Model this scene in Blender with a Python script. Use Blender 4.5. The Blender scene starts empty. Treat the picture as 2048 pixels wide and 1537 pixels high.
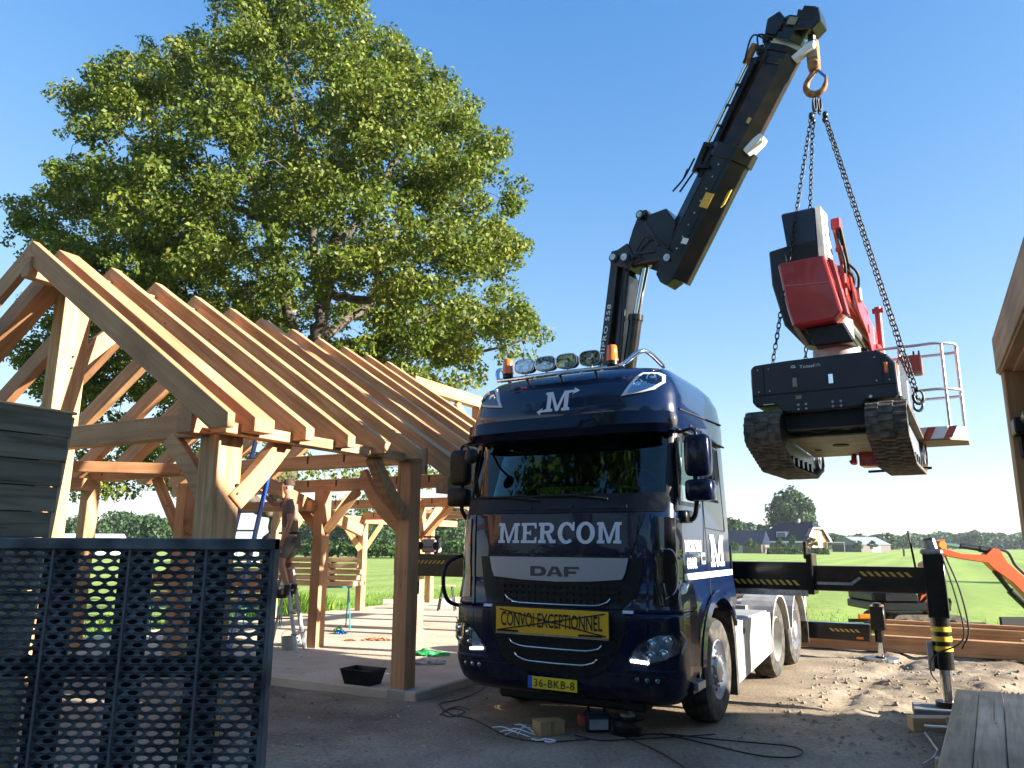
import bpy, bmesh, math, random
import numpy as np
from mathutils import Vector, Matrix
random.seed(7); rng = np.random.default_rng(7)
S = bpy.context.scene
COL = S.collection
R = math.radians

# ------------------------------------------------------------ camera
PITCH, ROLL, EYE = .2073, .0048, 1.7614
cam = bpy.data.objects.new('camera', bpy.data.cameras.new('camera'))
COL.objects.link(cam); S.camera = cam
cam.data.sensor_width = 36; cam.data.lens = 1515.2/2048*36
cam.data.clip_start = .05; cam.data.clip_end = 6000
_X = Vector((1, 0, 0)); _Y = Vector((0, -math.sin(PITCH), math.cos(PITCH))); _Z = -Vector((0, math.cos(PITCH), math.sin(PITCH)))
_X2 = _X*math.cos(ROLL) + _Y*math.sin(ROLL); _Y2 = -_X*math.sin(ROLL) + _Y*math.cos(ROLL)
M = Matrix((_X2, _Y2, _Z)).transposed().to_4x4(); M.translation = (0, 0, EYE)
cam.matrix_world = M

# ------------------------------------------------------------ sky and sun
SUN_AZ = Vector((.950, -.312, 0)).normalized(); SUN_EL = R(18.5)
W = bpy.data.worlds.new('World'); S.world = W; W.use_nodes = True
nt = W.node_tree; nt.nodes.clear()
sky = nt.nodes.new('ShaderNodeTexSky'); sky.sky_type = 'NISHITA'; sky.sun_disc = False
sky.sun_elevation = SUN_EL
sky.sun_rotation = math.atan2(SUN_AZ.x, SUN_AZ.y)
sky.altitude = 0; sky.air_density = 1.0; sky.dust_density = .15; sky.ozone_density = 3.2
bg = nt.nodes.new('ShaderNodeBackground'); bg.inputs['Strength'].default_value = .106
out = nt.nodes.new('ShaderNodeOutputWorld')
hs_ = nt.nodes.new('ShaderNodeHueSaturation'); hs_.inputs['Saturation'].default_value = 1.36; hs_.inputs['Hue'].default_value = .513; hs_.inputs['Value'].default_value = 1.42
# soft shoulder: keeps the horizon pale blue instead of clipping to white
dn_ = nt.nodes.new('ShaderNodeVectorMath'); dn_.operation = 'MULTIPLY_ADD'; dn_.inputs[1].default_value = (.30,)*3; dn_.inputs[2].default_value = (1,)*3
dv_ = nt.nodes.new('ShaderNodeVectorMath'); dv_.operation = 'DIVIDE'
nt.links.new(sky.outputs[0], dn_.inputs[0]); nt.links.new(sky.outputs[0], dv_.inputs[0]); nt.links.new(dn_.outputs[0], dv_.inputs[1])
nt.links.new(dv_.outputs[0], hs_.inputs['Color']); nt.links.new(hs_.outputs[0], bg.inputs[0]); nt.links.new(bg.outputs[0], out.inputs[0])
sl = bpy.data.lights.new('sun', 'SUN'); sl.energy = 5.0; sl.angle = R(.55); sl.color = (1, .945, .85)
so = bpy.data.objects.new('sun', sl); COL.objects.link(so)
sd = Vector((SUN_AZ.x*math.cos(SUN_EL), SUN_AZ.y*math.cos(SUN_EL), math.sin(SUN_EL)))
so.rotation_euler = sd.to_track_quat('Z', 'Y').to_euler(); so.location = (20, -10, 20)
S.view_settings.view_transform = 'Standard'; S.view_settings.look = 'None'
S.view_settings.exposure = 2.0; S.view_settings.gamma = 1
S.render.engine = 'CYCLES'
S.cycles.max_bounces = 7; S.cycles.diffuse_bounces = 3; S.cycles.glossy_bounces = 4
S.cycles.transmission_bounces = 5; S.cycles.transparent_max_bounces = 8
S.cycles.use_denoising = True

# ------------------------------------------------------------ materials
MATS = {}
def mat(name, col, rough=.6, metal=0., coat=0., var=0., scale=8., bump=0., bscale=60., spec=.5,
        col2=None, stretch=None, objvar=0., objcol=None, trans=0., emit=None, hi=.6, lo=.4, coatr=.03, detail=6):
    if name in MATS: return MATS[name]
    m = bpy.data.materials.new(name); m.use_nodes = True; t = m.node_tree; n = t.nodes; l = t.links
    b = n['Principled BSDF']
    b.inputs['Roughness'].default_value = rough; b.inputs['Metallic'].default_value = metal
    b.inputs['Specular IOR Level'].default_value = spec
    if coat: b.inputs['Coat Weight'].default_value = coat; b.inputs['Coat Roughness'].default_value = coatr
    if trans: b.inputs['Transmission Weight'].default_value = trans
    c = tuple(col)+(1,) if len(col) == 3 else col
    b.inputs['Base Color'].default_value = c
    tc = n.new('ShaderNodeTexCoord'); mp = n.new('ShaderNodeMapping'); l.new(tc.outputs['Object'], mp.inputs[0])
    if stretch: mp.inputs['Scale'].default_value = stretch
    src = None
    if col2 is not None or var:
        if col2 is None: col2 = tuple(min(1, x*(1+var)) for x in col); 
        nz = n.new('ShaderNodeTexNoise'); nz.inputs['Scale'].default_value = scale; nz.inputs['Detail'].default_value = detail
        l.new(mp.outputs[0], nz.inputs['Vector'])
        rp = n.new('ShaderNodeValToRGB'); rp.color_ramp.elements[0].position = lo; rp.color_ramp.elements[1].position = hi
        rp.color_ramp.elements[0].color = tuple(x*(1-var*.5) for x in col)+(1,); rp.color_ramp.elements[1].color = tuple(col2)+(1,)
        l.new(nz.outputs[0], rp.inputs[0]); src = rp.outputs[0]
    if objcol is not None:
        oi = n.new('ShaderNodeObjectInfo'); mx = n.new('ShaderNodeMix'); mx.data_type = 'RGBA'
        mm = n.new('ShaderNodeMath'); mm.operation = 'MULTIPLY'; mm.inputs[1].default_value = objvar
        l.new(oi.outputs['Random'], mm.inputs[0]); l.new(mm.outputs[0], mx.inputs[0])
        if src: l.new(src, mx.inputs[6])
        else: mx.inputs[6].default_value = c
        mx.inputs[7].default_value = tuple(objcol)+(1,); src = mx.outputs[2]
    if src: l.new(src, b.inputs['Base Color'])
    if bump:
        bz = n.new('ShaderNodeTexNoise'); bz.inputs['Scale'].default_value = bscale; bz.inputs['Detail'].default_value = 5
        l.new(mp.outputs[0], bz.inputs['Vector'])
        bp = n.new('ShaderNodeBump'); bp.inputs['Strength'].default_value = min(1, bump); bp.inputs['Distance'].default_value = .01*max(1, bump)
        l.new(bz.outputs[0], bp.inputs['Height']); l.new(bp.outputs[0], b.inputs['Normal'])
    MATS[name] = m; return m

def wood(name, c1, c2, c3, ov=.5, rough=.62):
    m = bpy.data.materials.new(name); m.use_nodes = True; t = m.node_tree; n = t.nodes; l = t.links
    b = n['Principled BSDF']; b.inputs['Roughness'].default_value = rough; b.inputs['Specular IOR Level'].default_value = .3
    tc = n.new('ShaderNodeTexCoord'); oi = n.new('ShaderNodeObjectInfo')
    ad = n.new('ShaderNodeVectorMath'); ad.operation = 'MULTIPLY_ADD'; ad.inputs[1].default_value = (1, 1, 1)
    cb = n.new('ShaderNodeCombineXYZ'); ml = n.new('ShaderNodeMath'); ml.operation = 'MULTIPLY'; ml.inputs[1].default_value = 37
    l.new(oi.outputs['Random'], ml.inputs[0]); l.new(ml.outputs[0], cb.inputs[0]); l.new(ml.outputs[0], cb.inputs[1])
    l.new(tc.outputs['Object'], ad.inputs[0]); l.new(cb.outputs[0], ad.inputs[2])
    mp = n.new('ShaderNodeMapping'); mp.inputs['Scale'].default_value = (.35, 6, 6); l.new(ad.outputs[0], mp.inputs[0])
    nz = n.new('ShaderNodeTexNoise'); nz.inputs['Scale'].default_value = 3.2; nz.inputs['Detail'].default_value = 7; nz.inputs['Distortion'].default_value = .6
    l.new(mp.outputs[0], nz.inputs[0])
    rp = n.new('ShaderNodeValToRGB'); e = rp.color_ramp.elements; e[0].position = .36; e[0].color = (*c1, 1); e[1].position = .62; e[1].color = (*c2, 1)
    l.new(nz.outputs[0], rp.inputs[0])
    # knots
    mp2 = n.new('ShaderNodeMapping'); mp2.inputs['Scale'].default_value = (1.0, 2.6, 2.6); l.new(ad.outputs[0], mp2.inputs[0])
    vo = n.new('ShaderNodeTexVoronoi'); vo.inputs['Scale'].default_value = 2.6; l.new(mp2.outputs[0], vo.inputs[0])
    kr = n.new('ShaderNodeValToRGB'); kr.color_ramp.elements[0].position = .045; kr.color_ramp.elements[0].color = (1, 1, 1, 1); kr.color_ramp.elements[1].position = .1; kr.color_ramp.elements[1].color = (0, 0, 0, 1)
    l.new(vo.outputs['Distance'], kr.inputs[0])
    mk = n.new('ShaderNodeMix'); mk.data_type = 'RGBA'; l.new(kr.outputs[0], mk.inputs[0]); l.new(rp.outputs[0], mk.inputs[6]); mk.inputs[7].default_value = (c1[0]*.45, c1[1]*.35, c1[2]*.3, 1)
    mx = n.new('ShaderNodeMix'); mx.data_type = 'RGBA'
    mm = n.new('ShaderNodeMath'); mm.operation = 'MULTIPLY'; mm.inputs[1].default_value = ov
    l.new(oi.outputs['Random'], mm.inputs[0]); l.new(mm.outputs[0], mx.inputs[0]); l.new(mk.outputs[2], mx.inputs[6]); mx.inputs[7].default_value = (*c3, 1)
    # broad soiling
    nb = n.new('ShaderNodeTexNoise'); nb.inputs['Scale'].default_value = 1.3; nb.inputs['Detail'].default_value = 4; l.new(ad.outputs[0], nb.inputs[0])
    rb = n.new('ShaderNodeMapRange'); rb.inputs[1].default_value = .3; rb.inputs[2].default_value = .7; rb.inputs[3].default_value = .70; rb.inputs[4].default_value = 1.15
    l.new(nb.outputs[0], rb.inputs[0])
    mv = n.new('ShaderNodeMix'); mv.data_type = 'RGBA'; mv.blend_type = 'MULTIPLY'; mv.inputs[0].default_value = 1
    l.new(mx.outputs[2], mv.inputs[6]); l.new(rb.outputs[0], mv.inputs[7]); l.new(mv.outputs[2], b.inputs['Base Color'])
    # drying checks: thin dark lines along the grain
    mp3 = n.new('ShaderNodeMapping'); mp3.inputs['Scale'].default_value = (.22, 16, 16); l.new(ad.outputs[0], mp3.inputs[0])
    n3 = n.new('ShaderNodeTexNoise'); n3.inputs['Scale'].default_value = 2.0; n3.inputs['Detail'].default_value = 3; l.new(mp3.outputs[0], n3.inputs[0])
    r3 = n.new('ShaderNodeValToRGB'); r3.color_ramp.elements[0].position = .285; r3.color_ramp.elements[0].color = (.35, .28, .22, 1); r3.color_ramp.elements[1].position = .315; r3.color_ramp.elements[1].color = (1, 1, 1, 1)
    l.new(n3.outputs[0], r3.inputs[0])
    mq = n.new('ShaderNodeMix'); mq.data_type = 'RGBA'; mq.blend_type = 'MULTIPLY'; mq.inputs[0].default_value = .85; l.new(mv.outputs[2], mq.inputs[6]); l.new(r3.outputs[0], mq.inputs[7]); l.new(mq.outputs[2], b.inputs['Base Color'])
    bp = n.new('ShaderNodeBump'); bp.inputs['Strength'].default_value = .25; bp.inputs['Distance'].default_value = .004
    l.new(nz.outputs[0], bp.inputs['Height']); l.new(bp.outputs[0], b.inputs['Normal'])
    MATS[name] = m; return m

def leafmat(name, dark, light, yellow, tr=.35):
    m = bpy.data.materials.new(name); m.use_nodes = True; t = m.node_tree; n = t.nodes; l = t.links
    b = n['Principled BSDF']; b.inputs['Roughness'].default_value = .55; b.inputs['Specular IOR Level'].default_value = .25
    g = n.new('ShaderNodeNewGeometry'); rp = n.new('ShaderNodeValToRGB'); cr = rp.color_ramp
    cr.elements[0].position = 0; cr.elements[0].color = (*dark, 1); cr.elements[1].position = 1; cr.elements[1].color = (*yellow, 1)
    x = cr.elements.new(.7); x.color = (*light, 1)
    tc = n.new('ShaderNodeTexCoord'); nz = n.new('ShaderNodeTexNoise'); nz.inputs['Scale'].default_value = .55; nz.inputs['Detail'].default_value = 3
    l.new(tc.outputs['Object'], nz.inputs[0])
    ad = n.new('ShaderNodeMath'); ad.operation = 'MULTIPLY_ADD'; ad.inputs[1].default_value = .62; l.new(g.outputs['Random Per Island'], ad.inputs[0])
    mr = n.new('ShaderNodeMapRange'); mr.inputs[1].default_value = .3; mr.inputs[2].default_value = .7; mr.inputs[3].default_value = 0; mr.inputs[4].default_value = .42
    l.new(nz.outputs[0], mr.inputs[0]); l.new(mr.outputs[0], ad.inputs[2]); l.new(ad.outputs[0], rp.inputs[0]); l.new(rp.outputs[0], b.inputs['Base Color'])
    tl = n.new('ShaderNodeBsdfTranslucent'); mi = n.new('ShaderNodeMixShader'); mi.inputs[0].default_value = tr
    hs = n.new('ShaderNodeHueSaturation'); hs.inputs['Value'].default_value = 1.5; hs.inputs['Saturation'].default_value = 1.1; l.new(rp.outputs[0], hs.inputs['Color']); l.new(hs.outputs[0], tl.inputs[0])
    l.new(b.outputs[0], mi.inputs[1]); l.new(tl.outputs[0], mi.inputs[2]); l.new(mi.outputs[0], n['Material Output'].inputs[0])
    MATS[name] = m; return m

def glass(name, tint=(.9, .95, .95), a=.82, rough=.02):
    m = bpy.data.materials.new(name); m.use_nodes = True; t = m.node_tree; n = t.nodes; l = t.links
    n.remove(n['Principled BSDF'])
    gl = n.new('ShaderNodeBsdfGlossy'); gl.inputs['Roughness'].default_value = rough; gl.inputs[0].default_value = (1, 1, 1, 1)
    tr = n.new('ShaderNodeBsdfTransparent'); tr.inputs[0].default_value = (*tint, 1)
    fr = n.new('ShaderNodeFresnel'); fr.inputs[0].default_value = 1.5
    mr = n.new('ShaderNodeMath'); mr.operation = 'MULTIPLY_ADD'; mr.inputs[1].default_value = 1.0; mr.inputs[2].default_value = 1-a; mr.use_clamp = True
    mi = n.new('ShaderNodeMixShader'); l.new(fr.outputs[0], mr.inputs[0]); l.new(mr.outputs[0], mi.inputs[0]); l.new(tr.outputs[0], mi.inputs[1]); l.new(gl.outputs[0], mi.inputs[2])
    l.new(mi.outputs[0], n['Material Output'].inputs[0]); MATS[name] = m; return m

WOOD = wood('douglas_wood', (.44, .225, .095), (.65, .39, .190), (.52, .225, .105), .65)
WOODB = wood('planed_wood', (.42, .27, .14), (.62, .43, .25), (.46, .28, .15), .35)
WOODG = wood('weathered_grey_wood', (.62, .42, .25), (.80, .60, .41), (.66, .43, .26), .4, .85)
WOODK = wood('black_stained_wood', (.100, .085, .058), (.25, .215, .145), (.14, .12, .08), .4, .8)
BARK = mat('bark', (.045, .035, .025), .9, col2=(.125, .10, .07), scale=5, bump=1, bscale=18)
LEAF = leafmat('oak_leaves', (.028, .052, .008), (.128, .168, .022), (.27, .235, .05), .26)
LEAF2 = leafmat('hedge_leaves', (.02, .045, .010), (.06, .11, .02), (.12, .16, .04), .25)
LEAF3 = leafmat('distant_leaves', (.02, .045, .018), (.05, .09, .03), (.09, .13, .05), .2)
NAVY = mat('navy_truck_paint', (.001, .009, .042), .3, coat=.9, metal=.0, spec=.2)
NAVYD = mat('dark_navy_panel', (.0015, .004, .022), .25, coat=.35, spec=.2)
BLK = mat('black_plastic', (.008, .008, .009), .36, var=.5, scale=20, spec=.3)
BLKM = mat('matt_black', (.008, .008, .008), .7)
CRN = mat('crane_black_paint', (.005, .0055, .006), .28, coat=.35, coatr=.10, spec=.3, col2=(.014, .011, .009), scale=5, stretch=(1, 1, 1))
CRND = mat('crane_bare_matt', (.010, .009, .009), .42, coat=.25, coatr=.15, spec=.3, col2=(.045, .022, .012), scale=5)
CHR = mat('chrome', (.75, .76, .78), .09, metal=1)
STL = mat('worn_steel', (.42, .42, .42), .35, metal=.9, var=.3, scale=18)
SILV = mat('silver_paint', (.42, .43, .46), .35, metal=.6)
LET = mat('silver_lettering', (.62, .64, .70), .45)
WHT = mat('white_paint', (.78, .78, .76), .45)
GRY = mat('pale_grey_panel', (.36, .36, .35), .45, col2=(.45, .44, .42), scale=3)
GRYD = mat('dusty_grey_panel', (.30, .30, .29), .55, col2=(.40, .39, .36), scale=6)
RUB = mat('rubber', (.020, .019, .018), .8, col2=(.075, .062, .046), scale=9, bump=.4, bscale=40)
TRK = mat('rubber_track', (.065, .052, .040), .85, col2=(.16, .12, .08), scale=12, bump=.6, bscale=50)
AMB = mat('amber_lens', (.85, .16, .01), .18, coat=.6)
YEL = mat('sign_yellow', (.80, .42, .01), .45)
YELP = mat('plate_yellow', (.85, .60, .02), .45)
HAZ = mat('hazard_yellow', (.62, .42, .08), .5)
BLUS = mat('eu_blue', (.01, .09, .5), .5)
RED = mat('red_machine_paint', (.50, .030, .018), .3, coat=.4, col2=(.40, .02, .016), scale=4)
ORG = mat('orange_paint', (.52, .075, .014), .35, coat=.3)
GLW = glass('windscreen_glass', (.40, .55, .55), 1.0)
GLS = glass('side_glass', (.35, .5, .5), .75)
LENS = glass('lamp_lens', (.9, .95, 1), .9)
PLT = mat('underbody_plate', (.22, .19, .12), .6, col2=(.32, .27, .18), scale=4)
RUST = mat('rusty_hook', (.20, .075, .02), .75, col2=(.40, .20, .07), scale=14, bump=.3)
GRATE = mat('galvanised_dark_grate', (.066, .070, .078), .48, metal=.3, col2=(.19, .195, .205), scale=6, detail=9)
ALU = mat('aluminium', (.36, .37, .39), .42, metal=.7)
BLUL = mat('blue_ladder_paint', (.01, .07, .36), .35, coat=.3)
TEAL = mat('teal_trestle_paint', (.02, .26, .28), .4)
SKIN = mat('skin', (.50, .25, .16), .5)
SHIRT = mat('brown_shirt', (.20, .135, .105), .85, bump=.4, bscale=30)
SHORT = mat('grey_work_shorts', (.13, .12, .10), .85, col2=(.22, .205, .17), scale=5)
BOOT = mat('dark_boots', (.02, .015, .012), .6)
CARD = mat('cardboard', (.42, .26, .12), .8)
CABL = mat('cable_rubber', (.01, .01, .01), .6)
CONC = mat('concrete', (.33, .31, .28), .85, col2=(.42, .40, .36), scale=6, bump=.4, bscale=30)
GRN = mat('green_net', (.02, .30, .07), .6, col2=(.05, .45, .14), scale=20)
BUMBR = mat('fired_brick', (.42, .15, .09), .8, col2=(.5, .2, .12), scale=2)
ROOFB = mat('dark_blue_roof_tiles', (.008, .013, .032), .7, spec=.15, col2=(.014, .02, .045), scale=3)
ROOFG = mat('grey_corrugated_roof', (.22, .24, .27), .6)
CORD = mat('white_strapping', (.75, .77, .8), .5)
ORSC = mat('orange_scraps', (.55, .22, .10), .7)
BLUT = mat('bright_blue', (.02, .16, .5), .5)

# ------------------------------------------------------------ mesh helpers
def dusty(m, top=.95, amt=.5, col=(.17, .14, .105)):
    """road dust thrown up on the lower panels: a film that thins out with height and sits in patches"""
    t = m.node_tree; n = t.nodes; l = t.links; b = n['Principled BSDF']
    tc = n.new('ShaderNodeTexCoord'); sx = n.new('ShaderNodeSeparateXYZ'); l.new(tc.outputs['Object'], sx.inputs[0])
    nz = n.new('ShaderNodeTexNoise'); nz.inputs['Scale'].default_value = 5; nz.inputs['Detail'].default_value = 9; nz.inputs['Roughness'].default_value = .7; l.new(tc.outputs['Object'], nz.inputs[0])
    mr = n.new('ShaderNodeMapRange'); mr.inputs[1].default_value = .3; mr.inputs[2].default_value = top; mr.inputs[3].default_value = 1; mr.inputs[4].default_value = .06; l.new(sx.outputs[2], mr.inputs[0])
    m2 = n.new('ShaderNodeMapRange'); m2.inputs[1].default_value = .42; m2.inputs[2].default_value = .72; m2.inputs[4].default_value = amt; l.new(nz.outputs[0], m2.inputs[0])
    mu = n.new('ShaderNodeMath'); mu.operation = 'MULTIPLY'; l.new(mr.outputs[0], mu.inputs[0]); l.new(m2.outputs[0], mu.inputs[1])
    mx = n.new('ShaderNodeMix'); mx.data_type = 'RGBA'; l.new(mu.outputs[0], mx.inputs[0]); mx.inputs[7].default_value = (*col, 1)
    src = b.inputs['Base Color'].links[0].from_socket if b.inputs['Base Color'].links else None
    if src: l.new(src, mx.inputs[6])
    else: mx.inputs[6].default_value = b.inputs['Base Color'].default_value
    l.new(mx.outputs[2], b.inputs['Base Color'])
    cw = n.new('ShaderNodeMath'); cw.operation = 'MULTIPLY_ADD'; cw.inputs[1].default_value = -1.2; cw.inputs[2].default_value = b.inputs['Coat Weight'].default_value; cw.use_clamp = True
    l.new(mu.outputs[0], cw.inputs[0]); l.new(cw.outputs[0], b.inputs['Coat Weight'])
for m_ in (NAVY, NAVYD): dusty(m_, .95, .35)
dusty(GRY, 1.0, .5); dusty(CRN, 9., .10, (.06, .045, .03))

class MB:
    def __init__(s, off=(0, 0, 0)): s.v = []; s.f = []; s.m = []; s.off = off; s.cur = 0
    def add(s, vs, fs):
        b = len(s.v); s.v += [tuple(v) for v in vs]; s.f += [tuple(b+i for i in f) for f in fs]; s.m += [s.cur]*len(fs); return s
    def box(s, x0, x1, y0, y1, z0, z1):
        x0, x1 = min(x0, x1), max(x0, x1); y0, y1 = min(y0, y1), max(y0, y1); z0, z1 = min(z0, z1), max(z0, z1)
        return s.add([(x0,y0,z0),(x1,y0,z0),(x1,y1,z0),(x0,y1,z0),(x0,y0,z1),(x1,y0,z1),(x1,y1,z1),(x0,y1,z1)],
            [(0,3,2,1),(4,5,6,7),(0,1,5,4),(1,2,6,5),(2,3,7,6),(3,0,4,7)])
    def beam(s, p, q, w, h, up=(0, 0, 1), w2=None, h2=None):
        p = Vector(p); q = Vector(q); d = (q-p).normalized(); u = Vector(up); sd = d.cross(u)
        if sd.length < 1e-4: sd = d.cross(Vector((1, 0, 0)))
        sd.normalize(); u = sd.cross(d); w2 = w2 or w; h2 = h2 or h; vs = []
        for c, ww, hh in ((p, w, h), (q, w2, h2)):
            for a, b in ((-1,-1),(1,-1),(1,1),(-1,1)): vs.append(c+sd*a*ww/2+u*b*hh/2)
        return s.add(vs, [(0,1,2,3),(7,6,5,4),(0,4,5,1),(1,5,6,2),(2,6,7,3),(3,7,4,0)])
    def cyl(s, p, q, r, r2=None, n=16, caps=True):
        p = Vector(p); q = Vector(q); r2 = r if r2 is None else r2; d = (q-p).normalized()
        a = d.orthogonal().normalized(); b = d.cross(a); vs = []
        for c, rr in ((p, r), (q, r2)):
            for i in range(n):
                t = 2*math.pi*i/n; vs.append(c+(a*math.cos(t)+b*math.sin(t))*rr)
        fs = [(i, (i+1) % n, n+(i+1) % n, n+i) for i in range(n)]
        if caps: fs += [tuple(range(n))[::-1], tuple(range(n, 2*n))]
        return s.add(vs, fs)
    def tube(s, pts, r, n=8, closed=False, caps=True):
        P = [Vector(p) for p in pts]; N = len(P); rs = r if isinstance(r, (list, tuple)) else [r]*N
        fr = None; vs = []
        for i in range(N):
            if closed: d = (P[(i+1) % N]-P[i-1])
            else: d = P[min(i+1, N-1)]-P[max(i-1, 0)]
            if d.length < 1e-9: d = Vector((0, 0, 1))
            d.normalize()
            if fr is None: fr = d.orthogonal().normalized()
            fr = (fr-d*fr.dot(d))
            if fr.length < 1e-5: fr = d.orthogonal()
            fr.normalize(); b = d.cross(fr)
            for k in range(n):
                t = 2*math.pi*k/n; vs.append(P[i]+(fr*math.cos(t)+b*math.sin(t))*rs[i])
        fs = []
        for i in range(N if closed else N-1):
            j = (i+1) % N
            for k in range(n): fs.append((i*n+k, i*n+(k+1) % n, j*n+(k+1) % n, j*n+k))
        if caps and not closed: fs += [tuple(range(n))[::-1], tuple(range((N-1)*n, N*n))]
        return s.add(vs, fs)
    def prism(s, poly, o, a, b, t0, t1):
        """poly in (a,b) coordinates at origin o, extruded along a x b from t0 to t1"""
        o = Vector(o); a = Vector(a); b = Vector(b); c = a.cross(b); n = len(poly)
        vs = [o+a*x+b*y+c*t0 for x, y in poly]+[o+a*x+b*y+c*t1 for x, y in poly]
        fs = [tuple(range(n))[::-1], tuple(range(n, 2*n))]+[(i, (i+1) % n, n+(i+1) % n, n+i) for i in range(n)]
        return s.add(vs, fs)
    def lathe(s, prof, c, ax, n=32, capped=False):
        """prof: (r, t) pairs along axis ax"""
        c = Vector(c); ax = Vector(ax).normalized(); a = ax.orthogonal().normalized(); b = ax.cross(a); vs = []
        for r, t in prof:
            for i in range(n):
                th = 2*math.pi*i/n; vs.append(c+ax*t+(a*math.cos(th)+b*math.sin(th))*r)
        m = len(prof); fs = []
        for j in range(m-1):
            for i in range(n): fs.append((j*n+i, j*n+(i+1) % n, (j+1)*n+(i+1) % n, (j+1)*n+i))
        if capped: fs += [tuple(range(n))[::-1], tuple(range((m-1)*n, m*n))]
        return s.add(vs, fs)
    def ball(s, c, r, n=10, sc=(1, 1, 1)):
        c = Vector(c); prof = []
        vs = []; m = n//2+1
        for j in range(m):
            ph = math.pi*j/(m-1)
            for i in range(n):
                th = 2*math.pi*i/n; vs.append((c.x+r*sc[0]*math.sin(ph)*math.cos(th), c.y+r*sc[1]*math.sin(ph)*math.sin(th), c.z+r*sc[2]*math.cos(ph)))
        fs = []
        for j in range(m-1):
            for i in range(n): fs.append((j*n+i, (j+1)*n+i, (j+1)*n+(i+1) % n, j*n+(i+1) % n))
        return s.add(vs, fs)
    def mesh(s, name):
        me = bpy.data.meshes.new(name)
        o = s.off; me.from_pydata([(v[0]-o[0], v[1]-o[1], v[2]-o[2]) for v in s.v], [], s.f); me.update()
        bm = bmesh.new(); bm.from_mesh(me); bmesh.ops.recalc_face_normals(bm, faces=bm.faces); bm.to_mesh(me); bm.free()
        return me
    def build(s, name, m, parent=None, smooth=False, bevel=0, seg=1):
        me = s.mesh(name)
        ms = m if isinstance(m, (list, tuple)) else [m]
        for x in ms: me.materials.append(x)
        if len(ms) > 1: me.polygons.foreach_set('material_index', s.m)
        return link(name, me, parent, smooth, bevel, seg)

def link(name, me, parent=None, smooth=False, bevel=0, seg=1):
    o = bpy.data.objects.new(name, me); COL.objects.link(o)
    if parent is not None: o.parent = parent
    if smooth:
        me.polygons.foreach_set('use_smooth', [True]*len(me.polygons))
        if smooth is not True:
            mo = None
            me.set_sharp_from_angle(angle=R(smooth))
    if bevel:
        mo = o.modifiers.new('bevel', 'BEVEL'); mo.width = bevel; mo.segments = seg; mo.limit_method = 'ANGLE'; mo.angle_limit = R(40)
    return o
def empty(name, label, cat, loc=(0, 0, 0), rz=0., group=None):
    o = bpy.data.objects.new(name, None); COL.objects.link(o); o.location = loc; o.rotation_euler = (0, 0, rz)
    o.empty_display_size = .2
    return tag(o, label, cat, group)
def tag(o, label=None, cat=None, group=None, kind=None):
    if label: o['label'] = label
    if cat: o['category'] = cat
    if group: o['group'] = group
    if kind: o['kind'] = kind
    return o
def part(mb, name, m, parent, **k): return mb.build(name, m, parent, **k)

def timber(name, parent, p, q, w, h, m=WOOD, up=(0, 0, 1), bevel=.006):
    """a squared timber from p to q (local to parent), own object with X along its length; w sideways, h along up"""
    p = Vector(p); q = Vector(q); L = (q-p).length; d = (q-p)/L; u = Vector(up); y = u.cross(d)
    if y.length < 1e-4: y = Vector((0, 1, 0)).cross(d)
    y.normalize(); z = d.cross(y)
    mb = MB().box(-L/2, L/2, -w/2, w/2, -h/2, h/2)
    o = mb.build(name, m, parent, bevel=bevel)
    mt = Matrix((d, y, z)).transposed().to_4x4(); mt.translation = (p+q)/2
    o.matrix_local = mt
    return o
def timber_poly(name, parent, poly, o0, a, b, t0, t1, m=WOOD, bevel=.005):
    """polygon in (a,b) axes, a = along the grain; own object"""
    a = Vector(a).normalized(); b = Vector(b).normalized(); c = a.cross(b)
    mb = MB().prism(poly, (0, 0, 0), (1, 0, 0), (0, 1, 0), t0, t1)
    ob = mb.build(name, m, parent, bevel=bevel)
    mt = Matrix((a, b, c)).transposed().to_4x4(); mt.translation = Vector(o0); ob.matrix_local = mt
    return ob

def text_mesh(body, size=1., bold=0., sx=1., shear=0., spacing=1.):
    cu = bpy.data.curves.new('txt', 'FONT'); cu.body = body; cu.size = size; cu.offset = bold; cu.align_x = 'CENTER'; cu.align_y = 'CENTER'
    cu.resolution_u = 3; cu.space_character = spacing; cu.shear = shear
    o = bpy.data.objects.new('txt', cu); COL.objects.link(o); bpy.context.view_layer.update()
    me = bpy.data.meshes.new_from_object(o.evaluated_get(bpy.context.evaluated_depsgraph_get()))
    bpy.data.objects.remove(o); bpy.data.curves.remove(cu)
    vs = [(v.co.x*sx, v.co.y) for v in me.vertices]; fs = [tuple(p.vertices) for p in me.polygons]
    bpy.data.meshes.remove(me)
    xs = [v[0] for v in vs]; ys = [v[1] for v in vs]; cx = (min(xs)+max(xs))/2; cy = (min(ys)+max(ys))/2
    return [(x-cx, y-cy) for x, y in vs], fs, (max(xs)-min(xs), max(ys)-min(ys))
def lettering(name, body, m, parent, mapf, w, h, bold=0., thick=.003, spacing=1., shear=0.):
    """text fitted into w x h and pushed through mapf(u,v,off)->xyz"""
    vs, fs, (tw, th) = text_mesh(body, 1., bold, spacing=spacing, shear=shear)
    mb = MB(); n = len(vs)
    V = [mapf(x/tw*w, y/th*h, thick) for x, y in vs]
    mb.add(V, fs)
    return mb.build(name, m, parent)

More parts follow.
